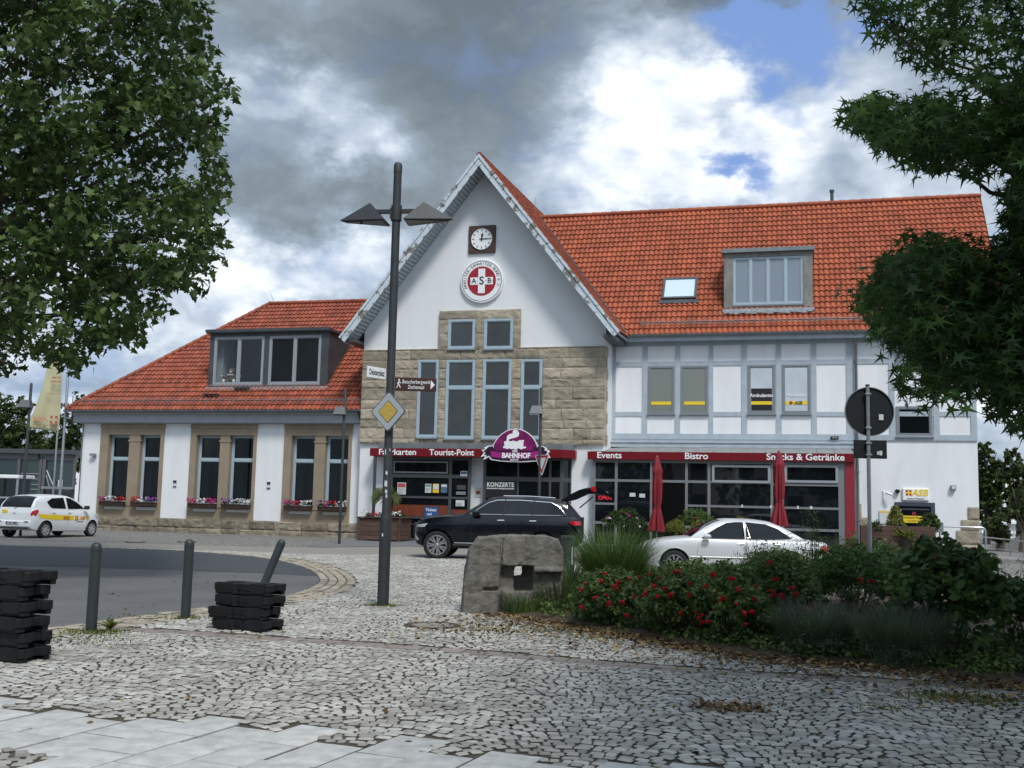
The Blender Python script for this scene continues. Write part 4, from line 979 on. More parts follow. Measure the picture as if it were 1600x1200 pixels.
def shrink(l, k, c=c0): return [(c[0] + (x - c[0]) * k, c[1] + (y - c[1]) * (2 * k - 1 if k > .9 else k)) for x, y in l]
mb = MB(); mb.prism(hp([(650 + (x - 650) * .965, 380 + (y - 380) * .955) for x, y in arc] + [(985, 450), (320, 450)]), YH - .006, YH - .001); mb.obj('dome_panel', m_pu, bs)
mb = MB(); mb.prism(hp([(190, 425), (240, 378), (300, 372), (330, 440), (970, 440), (1000, 375), (1090, 385), (1120, 410), (1100, 430), (1160, 458), (1130, 500), (1150, 540), (1080, 535), (1070, 575), (980, 592), (700, 608), (420, 592), (290, 570), (240, 515), (190, 540), (205, 500), (160, 505), (190, 470), (150, 445)]), YH - .012, YH - .007); mb.obj('ribbon_back', m_pd, bs)
mb = MB(); mb.prism(hp([(270, 448), (420, 468), (650, 475), (880, 466), (1030, 445), (1030, 540), (880, 556), (650, 565), (420, 556), (275, 535)]), YH - .018, YH - .013); mb.obj('ribbon', m_mg, bs)
loco = [(460, 375), (485, 370), (478, 300), (515, 292), (525, 215), (560, 185), (610, 170), (620, 125), (655, 112), (690, 125), (715, 170), (705, 215), (670, 235), (610, 250), (560, 262), (550, 292), (600, 295), (625, 282), (650, 298), (700, 296), (705, 278), (790, 278), (790, 298), (780, 300), (780, 378), (822, 380), (820, 402), (780, 408), (750, 425), (720, 408), (690, 408), (670, 425), (640, 425), (625, 408), (600, 425), (575, 408), (545, 408), (520, 418), (500, 405), (465, 400)]
mb = MB(); mb.prism(hp(loco), YH - .024, YH - .019); mb.obj('locomotive_emblem', m_white, bs)
for body, px, py, sz_, w, b in (('ASB', 804.5, 705, .12, 8, .03), ('BAHNHOF', 806.5, 712.2, .27, 42, .045), ('BASCHE', 804, 718.6, .10, 12, .02)):
    xc, zc = L(px, py, YH); t = text(body, sz_, bs, Matrix.Identity(4), m_white, bold=b); xs = [v.co.x for v in t.data.vertices]; tw = w / 37.5
    t.data.transform(TX(xc, YH - .03, zc) @ Matrix.Diagonal((tw / (max(xs) - min(xs)), 1, 1, 1)))
# flat sign over the entrance, cameras and lamps on the right end
def bobj(nm, mb, m_, label, cat, group=None, **k): o = mb.obj(nm, m_, mw=BMAT, **k); tag(o, label, cat, group); return o
mb = MB(); a, b, c, d = LX(1409.5, 773, YW), LX(1451, 773, YW), LZ(1430, 782.5, YW), LZ(1430, 763, YW); mb.cbox(a, b, YW - .10, YW, c, d, .03)
o = bobj('wall_sign', mb, m_white, 'small white wall sign with yellow A S B letters above the right entrance', 'sign')
text('ASB', .33, o, TX((a + b) / 2 + .13, YW - .106, (c + d) / 2 + .06), m_yellow, bold=.03, shear=.3); text('Ambulanter Pflegedienst', .062, o, TX((a + b) / 2, YW - .106, c + .08), m_framed)
mb = MB(); e = a + .12; mb.box(e, e + .2, YW - .104, YW - .1, (c + d) / 2 - .04, (c + d) / 2 + .16); mb.obj('red_square', m_er, o); mb = MB(); mb.box(e + .07, e + .13, YW - .107, YW - .104, (c + d) / 2 - .03, (c + d) / 2 + .15); mb.box(e + .01, e + .19, YW - .1065, YW - .104, (c + d) / 2 + .03, (c + d) / 2 + .09); mb.obj('cross_emblem', m_yellow, o)
mb = MB(); a, c = L(1489, 762, YW); mb.cbox(a - .09, a + .09, YW - .16, YW, c - .09, c + .09, .015); o = bobj('wall_lamp', mb, m_frameg, 'square grey wall lamp on the right end wall', 'lamp'); mb = MB(); mb.box(a - .06, a + .06, YW - .165, YW - .161, c - .05, c + .06); mb.obj('lens', m_paper, o)
a, c = L(148, 711.5, YL); mb = MB(); mb.cbox(a - .14, a + .14, YL - .2, YL - .06, c - .02, c + .08, .015); mb.cbox(a - .02, a + .1, YL - .08, YL, c - .08, c + .04, .01); bobj('wall_lamp', mb, m_steel, 'flat grey wall lamp at the left corner of the left wing', 'lamp')
mb = MB(); a, c = L(1386, 771, YW); mb.tube([(a - .15, YW, c + .1), (a - .06, YW - .15, c - .02), (a + .05, YW - .2, c)], .02, 6); mb.tube([(a - .04, YW - .18, c + .03), (a + .16, YW - .3, c - .06)], .05, 8); bobj('security_camera', mb, m_white, 'white bullet camera beside the wall sign above the right entrance', 'camera')
mb = MB(); a, c = L(1402, 768.5, YW); mb.lathe([(.09, 0), (.09, .05), (.07, .10), (.03, .13), (0, .135)], 12, Matrix.Translation((a, YW - .09, c + .07)) @ Matrix.Rotation(math.pi, 4, 'X')); mb.box(a - .04, a + .04, YW - .1, YW, c + .06, c + .09); bobj('security_camera', mb, m_black, 'black dome camera beside the wall sign above the right entrance', 'camera', sm=40)
mb = MB(); a, c = L(1304, 684.5, YW - .1); mb.cbox(a - .14, a + .14, YW - .2, YW - .04, c - .05, c + .06, .01); o = bobj('floodlight', mb, m_black, 'small black twin floodlight under the timber frame', 'lamp'); mb = MB(); mb.box(a - .08, a - .01, YW - .205, YW - .2005, c - .02, c + .04); mb.box(a + .02, a + .09, YW - .205, YW - .2005, c - .02, c + .04); mb.obj('lens', m_steel, o)
for k, (px, py, lab) in enumerate(((273.5, 756, 'first white pier from the left corner'), (420, 758.5, 'second white pier, next to the thin street lamp'))):
    mb = MB(); a, c = L(px, py, YL); mb.box(a - .09, a + .09, YL - .025, YL - .001, c - .16, c + .16); o = bobj('name_plate', mb, m_paper, 'small blue and white plate on the ' + lab, 'sign', 'plates on the piers of the left wing'); mb = MB(); mb.box(a - .08, a + .08, YL - .03, YL - .0255, c + .03, c + .15); mb.box(a - .08, a + .08, YL - .03, YL - .0255, c - .145, c - .10); mb.obj('blue_field', mat('navy', (.03, .03, .08), .5), o)
mb = MB(); xq_ = LX(1363, 820, YW); mb.box(xq_ + .25, xq_ + 1.0, YW - .05, YW - .002, LZ(1380, 818, YW), LZ(1380, 797, YW)); o = bobj('info_board', mb, m_paper, 'white notice board on the wall left of the right entrance', 'sign'); mb = MB(); mb.box(xq_ + .28, xq_ + .6, YW - .055, YW - .0505, LZ(1380, 801, YW), LZ(1380, 798.5, YW)); mb.obj('yellow_header', m_yellow, o)
# ================================================================== GROUND
def gz(x, y):
    return -.15 * smooth(2.6, 3.6, x) * (1 - smooth(9, 11, x)) * smooth(21.5, 24, y) * (1 - smooth(28.5, 31.5, y))
def setts_material(name, c1, c2, scale, joint=(.10, .09, .08)):
    m = bpy.data.materials.new(name); m.use_nodes = True; nt = m.node_tree; N = nt.nodes; K = nt.links; b = N['Principled BSDF']; b.inputs['Roughness'].default_value = .85
    tc = N.new('ShaderNodeTexCoord'); v = N.new('ShaderNodeTexVoronoi'); v.feature = 'DISTANCE_TO_EDGE'; v.inputs['Scale'].default_value = scale; v2 = N.new('ShaderNodeTexVoronoi'); v2.inputs['Scale'].default_value = scale
    for q in (v, v2): K.new(tc.outputs['Object'], q.inputs['Vector']); q.inputs['Randomness'].default_value = .75
    mr = N.new('ShaderNodeMapRange'); K.new(v.outputs['Distance'], mr.inputs[0]); mr.inputs[1].default_value = .03; mr.inputs[2].default_value = .12
    mx = N.new('ShaderNodeMixRGB'); mx.inputs[1].default_value = (*c1, 1); mx.inputs[2].default_value = (*c2, 1); sp_ = N.new('ShaderNodeSeparateColor'); K.new(v2.outputs['Color'], sp_.inputs[0]); K.new(sp_.outputs[0], mx.inputs[0])
    my = N.new('ShaderNodeMixRGB'); my.inputs[1].default_value = (*joint, 1); K.new(mr.outputs[0], my.inputs[0]); K.new(mx.outputs[0], my.inputs[2]); K.new(my.outputs[0], b.inputs['Base Color'])
    bp = N.new('ShaderNodeBump'); bp.inputs['Distance'].default_value = .012; K.new(mr.outputs[0], bp.inputs['Height']); K.new(bp.outputs[0], b.inputs['Normal'])
    return m
m_ground = setts_material('far_setts', (.30, .29, .265), (.21, .20, .185), 8)
xs = [-900, -100, -30] + [2 + .5 * i for i in range(21)] + [20, 100, 900]; ys = [-900, -100, 5] + [21 + .5 * i for i in range(23)] + [60, 200, 1500]
mb = MB(); nx_ = len(xs)
mb.add([(x, y, gz(x, y)) for y in ys for x in xs], [(j * nx_ + i, j * nx_ + i + 1, (j + 1) * nx_ + i + 1, (j + 1) * nx_ + i) for j in range(len(ys) - 1) for i in range(nx_ - 1)])
tag(mb.obj('ground', m_ground, sm=30), kind='structure')
def sheet(name, px, z, m_, world=None):
    pts = world or [G(*p) for p in px]
    mb = MB(); mb.add([(x, y, z) for x, y in pts], [tuple(range(len(pts)))])
    return tag(mb.obj(name, m_), kind='structure')
ASPH_PX = [(-500, 850), (0, 853), (155, 857), (300, 862.5), (400, 871), (455, 881), (485, 892), (498, 905), (492, 914), (470, 924), (430, 934), (340, 947), (270, 956), (200, 966), (103, 978), (0, 992), (-500, 1060)]
def curve_pts(P, n=8):
    out = []
    for i in range(len(P) - 1):
        p0, p1, p2, p3 = [np.array(P[max(0, min(len(P) - 1, k))]) for k in (i - 1, i, i + 1, i + 2)]
        for k in range(n):
            t = k / n; out.append(tuple(.5 * ((2 * p1) + (-p0 + p2) * t + (2 * p0 - 5 * p1 + 4 * p2 - p3) * t * t + (-p0 + 3 * p1 - 3 * p2 + p3) * t ** 3)))
    out.append(tuple(P[-1])); return out
ASPH = [G(*p) for p in curve_pts(ASPH_PX, 6)]
m_asph = mat('asphalt', (.14, .141, .143), .85, var=.28, vscale=.7, bump=.006, bscale=120)
m_asph2 = mat('newer_asphalt', (.062, .067, .075), .8, var=.15, vscale=1.0, bump=.005, bscale=120)
sheet('road', None, .008, m_asph, ASPH)
top = curve_pts([p for p in ASPH_PX if p[1] <= 892.5 and p[0] <= 490], 6) + [(496, 901)]
sheet('road_patch', top + [(400, 896), (300, 892.5), (150, 887.5), (0, 884), (-500, 880)], .012, m_asph2)
m_path = mat('brown_grey_pavers', (.27, .245, .215), .9, var=.15, vscale=2, bump=.006, bscale=60)
sheet('pavement', [(-500, 843), (0, 845), (200, 849.5), (350, 853.5), (500, 856), (640, 854), (800, 860), (930, 867), (930, 882), (800, 874), (640, 868), (500, 867), (350, 861.5), (155, 856.2), (0, 852.2), (-500, 849)], .006, m_path)
sheet('apron', [(478, 853), (520, 846), (563, 843), (900, 849), (930, 862), (800, 859.5), (640, 853.5), (500, 855.5)], .010, mat('dark_grey_slabs', (.17, .175, .18), .8, var=.2, vscale=3))
def in_poly(P):
    P = np.array(P)
    def f(x, y):
        c = np.zeros(x.shape, bool); n = len(P); j = n - 1
        for i in range(n):
            xi, yi = P[i]; xj, yj = P[j]
            with np.errstate(divide='ignore', invalid='ignore'):
                k = ((yi > y) != (yj > y)) & (x < (xj - xi) * (y - yi) / (yj - yi + 1e-12) + xi)
            c ^= k; j = i
        return c
    return f
def dist_poly(P, x, y):
    P = np.array(P); d = np.full(x.shape, 1e9)
    for i in range(len(P) - 1):
        a, b = P[i], P[i + 1]; ab = b - a; t = np.clip(((x - a[0]) * ab[0] + (y - a[1]) * ab[1]) / (ab @ ab + 1e-12), 0, 1)
        d = np.minimum(d, np.hypot(x - a[0] - t * ab[0], y - a[1] - t * ab[1]))
    return d
BED_FRONT = [G(*p) for p in curve_pts([(772, 962), (905, 984), (1060, 1012), (1200, 1034), (1400, 1052), (1700, 1092)], 5)]
BED = BED_FRONT + [G(1700, 955), G(1560, 940), G(1350, 925), G(1100, 915), G(900, 905), G(850, 925)]
BAND = [G(*p) for p in curve_pts([(150, 983), (260, 988), (440, 1000), (720, 1019), (1100, 1050), (1600, 1078), (1900, 1096)], 5)]
S0, S1 = np.array(G(0, 1089)), np.array(G(1050, 1195)); SD = (S1 - S0) / np.linalg.norm(S1 - S0)
COBP = [G(*p) for p in ((-300, 1150), (15, 1173), (88, 1191), (105, 1215), (-300, 1400))]
STRIP = [G(*p) for p in ((-500, 843), (0, 845), (200, 849.5), (350, 853.5), (478, 853), (520, 846), (563, 843), (900, 849), (930, 860), (930, 882), (800, 874), (640, 868), (500, 867), (350, 861.5), (155, 856.2), (0, 852.2), (-500, 849))]
fa, fb, fc, fstrip = in_poly(ASPH), in_poly(BED), in_poly(COBP), in_poly(STRIP)

def stones(name, cx, cy, w, d, ang, m_, zt=.014, jit=.16, corner=.22, gap=.012, rnd=None, seed=1, dome=.5, kind='structure', dirt=None, tilt=.09, gapd=None):
    """many little stone blocks: 8-sided top with a chamfer; all arrays"""
    r = np.random.default_rng(seed); n = len(cx); hw, hd = (w - gap) / 2, (d - (gapd or gap)) / 2
    cor = np.array([(-1, -1), (1, -1), (1, 1), (-1, 1)], float)
    P = np.zeros((n, 8, 2))
    J = (r.random((n, 4, 2)) - .5) * jit
    for k in range(4):
        c = cor[k] + J[:, k]; cn = cor[(k + 1) % 4] + J[:, (k + 1) % 4]; cpv = cor[k - 1] + J[:, k - 1]
        q = corner * (.6 + .8 * r.random(n))[:, None]
        P[:, 2 * k] = c + (cpv - c) * q * .5; P[:, 2 * k + 1] = c + (cn - c) * q * .5
    P[:, :, 0] *= hw[:, None]; P[:, :, 1] *= hd[:, None]
    ca, sa = np.cos(ang)[:, None], np.sin(ang)[:, None]
    def tw(Q): return np.stack([cx[:, None] + Q[..., 0] * ca - Q[..., 1] * sa, cy[:, None] + Q[..., 0] * sa + Q[..., 1] * ca], -1)
    g = np.array([gz(x, y) for x, y in zip(cx, cy)]) if (cy.max() > 21) else np.zeros(n)
    top = zt + (r.random(n) - .5) * .010 + g; tl = (r.random((n, 2)) - .5) * tilt
    V = np.zeros((n, 25, 3))
    for ring, (s_, dz) in enumerate(((1.0, -.035), (.99, -.010 if dirt is None else -.008), (.82, -.001))):
        Q = P * s_; V[:, ring * 8:ring * 8 + 8, :2] = tw(Q)
        V[:, ring * 8:ring * 8 + 8, 2] = top[:, None] + dz + (Q[..., 0] * tl[:, :1] + Q[..., 1] * tl[:, 1:2]) * (0 if ring == 0 else 1)
    V[:, 24, :2] = np.stack([cx, cy], -1); V[:, 24, 2] = top + .003 * dome * r.random(n)
    F4 = []
    for ring in (0, 1):
        for k in range(8): F4.append((ring * 8 + k, ring * 8 + (k + 1) % 8, ring * 8 + 8 + (k + 1) % 8, ring * 8 + 8 + k))
    F3 = [(16 + k, 16 + (k + 1) % 8, 24) for k in range(8)]
    l1 = np.array(F4).ravel(); l2 = np.array(F3).ravel(); per = np.concatenate([l1, l2])
    st = np.concatenate([np.arange(16) * 4, 64 + np.arange(8) * 3])
    loops = (per[None, :] + 25 * np.arange(n)[:, None]).ravel(); starts = (st[None, :] + len(per) * np.arange(n)[:, None]).ravel()
    rv = np.repeat(r.random(n) if rnd is None else rnd, 24)
    me = raw_mesh(name, V.reshape(-1, 3), loops, starts, [m_, dirt] if dirt else m_, rv, mi=np.tile(np.array([1] * 8 + [0] * 16), n) if dirt else None); me.polygons.foreach_set('use_smooth', [True] * len(me.polygons)); me.set_sharp_from_angle(angle=math.radians(38))
    o = bpy.data.objects.new(name, me); COL.objects.link(o); tag(o, kind=kind); return o
m_cob = mat('granite_setts', (.43, .415, .38), .8, col2=(.30, .285, .255), vscale=1.1, bump=.009, bscale=55, rndvar=.30)
m_cobb = mat('beige_setts', (.37, .32, .25), .85, var=.2, vscale=6, bump=.004, bscale=60, rndvar=.25)
m_gut = mat('flat_gutter_stones', (.26, .225, .20), .85, var=.2, vscale=4, bump=.003, bscale=60, rndvar=.12)
m_slab = mat('concrete_slabs', (.53, .525, .50), .85, col2=(.37, .365, .345), vscale=7, bump=.003, bscale=70, rndvar=.07)
m_joint = mat('sandy_joints', (.055, .047, .037), .95, col2=(.09, .08, .055), vscale=5, bump=.01, bscale=60)
# rows of setts laid in shallow arcs
r = np.random.default_rng(3); rot = math.radians(-9); cr_, sr_ = math.cos(rot), math.sin(rot)
cx = []; cy = []; ww = []; dd = []; aa = []
RW = .088; AW = 1.35
for j in range(45, 400):
    v = j * RW
    u = -22 + r.random() * .1
    us = []; ws = []
    while u < 26:
        w = .066 + .06 * r.random(); us.append(u + w / 2); ws.append(w); u += w
    us = np.array(us); ws = np.array(ws); ph = ((us / AW) % 1) * 2 - 1
    off = .24 * (1 - ph ** 2); sl_ = -.24 * 2 * ph * (2 / AW); vv = v + off
    cx.append(us * cr_ - vv * sr_); cy.append(us * sr_ + vv * cr_); ww.append(ws); dd.append(np.full(len(us), RW) * (1 / np.hypot(1, sl_)) ** .0); aa.append(rot + np.arctan(sl_))
cx, cy, ww, dd, aa = map(np.concatenate, (cx, cy, ww, dd, aa))
cx += (r.random(len(cx)) - .5) * .012; cy += (r.random(len(cx)) - .5) * .014
side = (cx - S0[0]) * SD[1] - (cy - S0[1]) * SD[0]           # >0 : camera side of the slab edge
e1 = np.array((math.cos(math.radians(67)), math.sin(math.radians(67)))); e2 = np.array((e1[1], -e1[0]))
SW, SL = .375, .585
def slab_idx(x, y):
    a = (x - S0[0]) * e2[0] + (y - S0[1]) * e2[1]; i = np.floor(a / SW)
    b = (x - S0[0]) * e1[0] + (y - S0[1]) * e1[1] + (i % 2) * SL * .45 + (i % 3) * .07; j = np.floor(b / SL)
    return i, j
def slab_center(i, j):
    a = (i + .5) * SW; b = (j + .5) * SL - (i % 2) * SL * .45 - (i % 3) * .07
    return S0[0] + a * e2[0] + b * e1[0], S0[1] + a * e2[1] + b * e1[1]
def slab_ok(x, y): return ((x - S0[0]) * SD[1] - (y - S0[1]) * SD[0]) > .10
si, sj = slab_idx(cx, cy); scx, scy = slab_center(si, sj)
onslab = slab_ok(scx, scy) & ~fc(scx, scy)
da = dist_poly(ASPH, cx, cy); db = dist_poly(BAND, cx, cy); near = (cx < -.35 * cy)
keep = (cy > 5.4) & (cx > -.64 * cy - 2.5) & (cx < .72 * cy + 4) & ~fa(cx, cy) & ~fb(cx, cy) & ~onslab & ~fstrip(cx, cy) & (da > np.where(cx > -6.2, .74, .2)) & (db > .20) & (cy < 33)
keep &= ~((cy > 27) & (cx > 2.4))
cx, cy, ww, dd, aa = (q[keep] for q in (cx, cy, ww, dd, aa))
stones('cobblestones', cx, cy, ww, dd, aa, m_cob, zt=.020, jit=.17, corner=.2, gap=.012, gapd=.023, seed=5, dirt=m_joint)
NC = len(cx)
# beige rows round the head of the asphalt
P = np.array(ASPH); bx = []; by = []; bw = []; bd = []; ba = []
seg = np.linalg.norm(np.diff(P, axis=0), axis=1); s_ = np.concatenate([[0], np.cumsum(seg)])
ds = [i for i in range(len(P)) if P[i][0] > -9]
def along(s): 
    i = int(np.clip(np.searchsorted(s_, s) - 1, 0, len(seg) - 1)); t = (s - s_[i]) / seg[i]; p = P[i] + (P[i + 1] - P[i]) * t; d = (P[i + 1] - P[i]) / seg[i]; return p, d
for row in range(4):
    s = s_[ds[0]]
    while s < s_[ds[-1]]:
        p, d = along(s); nrm = np.array((-d[1], d[0])); o_ = .10 + row * .175
        # outward normal: polygon runs clockwise seen from above -> test
        q = p + nrm * .3
        if bool(fa(np.array([q[0]]), np.array([q[1]]))[0]): nrm = -nrm
        c = p + nrm * o_; w = .12 + .10 * random.random(); bx.append(c[0]); by.append(c[1]); bw.append(w * (1 + o_ * .10)); bd.append(.172); ba.append(math.atan2(d[1], d[0])); s += w
bx, by, bw, bd, ba = map(np.array, (bx, by, bw, bd, ba)); k = ~fa(bx, by)
stones('kerb_setts', bx[k], by[k], bw[k], bd[k], ba[k], m_cobb, zt=.018, jit=.12, corner=.12, gap=.018, seed=8, dirt=m_joint)
P = np.array(BAND); seg = np.linalg.norm(np.diff(P, axis=0), axis=1); s_ = np.concatenate([[0], np.cumsum(seg)]); bx = []; by = []; bw = []; bd = []; ba = []
for row in range(3):
    s = .1 * row
    while s < s_[-1] - .3:
        p, d = along(s); nrm = np.array((-d[1], d[0])); w = .2 + .09 * random.random(); c = p + nrm * (row - 1) * .125 + d * w / 2; bx.append(c[0]); by.append(c[1]); bw.append(w); bd.append(.125); ba.append(math.atan2(d[1], d[0])); s += w
bx, by, bw, bd, ba = map(np.array, (bx, by, bw, bd, ba)); k = ~fb(bx, by)
stones('drain_band', bx[k], by[k], bw[k], bd[k], ba[k], m_gut, zt=.008, jit=.05, corner=.08, seed=9, gap=.008, dome=0, tilt=.02)
# slabs
ii, jj = np.meshgrid(np.arange(-30, 40), np.arange(-14, 10)); ii, jj = ii.ravel().astype(float), jj.ravel().astype(float)
X, Y = slab_center(ii, jj); k = slab_ok(X, Y) & ~fc(X, Y) & (Y > 3.5)
X, Y = X[k], Y[k]
stones('paving_slabs', X, Y, np.full(len(X), SW), np.full(len(X), SL), np.full(len(X), math.atan2(e2[1], e2[0])), m_slab, zt=.016, jit=.006, corner=.012, gap=.010, seed=4, dome=0, tilt=.008)
jp = [(-14, 3), (14, 3), (20, 33)] + [G(930, 884), G(800, 876), G(640, 870), G(500, 869)] + [(-6.5, 26)] + [(-18, 26)]
mb = MB(); xs = list(np.arange(-20, 20.1, 1)) ; ys = list(np.arange(3, 25.6, .5))
mb.add([(x, y, gz(x, y) + .002) for y in ys for x in xs], [(j * len(xs) + i, j * len(xs) + i + 1, (j + 1) * len(xs) + i + 1, (j + 1) * len(xs) + i) for j in range(len(ys) - 1) for i in range(len(xs) - 1)])
tag(mb.obj('sand_bed', m_joint), kind='structure')
# flower bed soil, slightly mounded
m_mulch = mat('bed_soil', (.05, .036, .024), .95, col2=(.09, .06, .035), vscale=12, bump=.02, bscale=40)
mb = MB(); c = np.mean(np.array(BED), axis=0); n = len(BED)
V = [(x, y, .004) for x, y in BED] + [(c[0] + (x - c[0]) * .85, c[1] + (y - c[1]) * .85, .07) for x, y in BED] + [(c[0], c[1], .09)]
mb.add(V, [(i, (i + 1) % n, n + (i + 1) % n, n + i) for i in range(n)] + [(n + i, n + (i + 1) % n, 2 * n) for i in range(n)])
tag(mb.obj('flower_bed_soil', m_mulch), kind='structure')
# manhole covers
def manhole(px, py, r_, label):
    x, y = G(px, py); mb = MB(); M_ = Matrix.Translation((x, y, gz(x, y)))
    mb.lathe([(r_ * 1.0, .0), (r_ * 1.0, .026), (r_ * .78, .026), (r_ * .76, .018)], 36, M_, caps=False)
    e = empty('manhole_cover', label, 'manhole cover', group='manhole covers')
    mb.obj('rim', mat('rusty_iron', (.075, .045, .035), .7, var=.4, vscale=9), e, sm=30); mb = MB(); mb.lathe([(r_ * .755, 0), (r_ * .755, .024), (0, .024)], 36, M_); mb.obj('lid', mat('concrete_lid', (.27, .245, .215), .85, var=.2), e, sm=30)
manhole(676, 979.5, .36, 'round manhole cover with brown rim in the cobbles beside the boulder')
manhole(211, 847.5, .33, 'flat dark manhole cover in front of the first pair of windows')
manhole(292, 847, .33, 'flat dark manhole cover beyond the second bollard')
# ================================================================== CARS
def pchip(P):
    P = sorted(P); X = np.array([p[0] for p in P], float); Y = np.array([p[1] for p in P], float)
    h = np.diff(X); d = np.diff(Y) / h; m = np.zeros(len(X)); m[0], m[-1] = d[0], d[-1]
    for i in range(1, len(X) - 1):
        if d[i - 1] * d[i] > 0:
            w1, w2 = 2 * h[i] + h[i - 1], h[i] + 2 * h[i - 1]; m[i] = (w1 + w2) / (w1 / d[i - 1] + w2 / d[i])
    def f(x):
        x = min(max(x, X[0]), X[-1]); i = min(int(np.searchsorted(X, x, 'right')) - 1, len(h) - 1); i = max(i, 0); t = (x - X[i]) / h[i]
        return float((2 * t ** 3 - 3 * t * t + 1) * Y[i] + (t ** 3 - 2 * t * t + t) * h[i] * m[i] + (-2 * t ** 3 + 3 * t * t) * Y[i + 1] + (t ** 3 - t * t) * h[i] * m[i + 1])
    return f
m_tyre = mat('tyre_rubber', (.014, .014, .015), .85); m_rim = mat('alloy_rim', (.55, .56, .57), .28, .85); m_cglass = mat('car_glass', (.006, .008, .010), .03, spec=.45)
m_tail = mat('red_tail_lamp', (.45, .01, .015), .15, coat=.8); m_lamp = mat('headlamp_glass', (.45, .47, .48), .08, coat=.8, spec=.7); m_plastic = mat('black_plastic', (.02, .02, .021), .6); m_chrome = mat('chrome_trim', (.75, .75, .76), .12, 1.0)
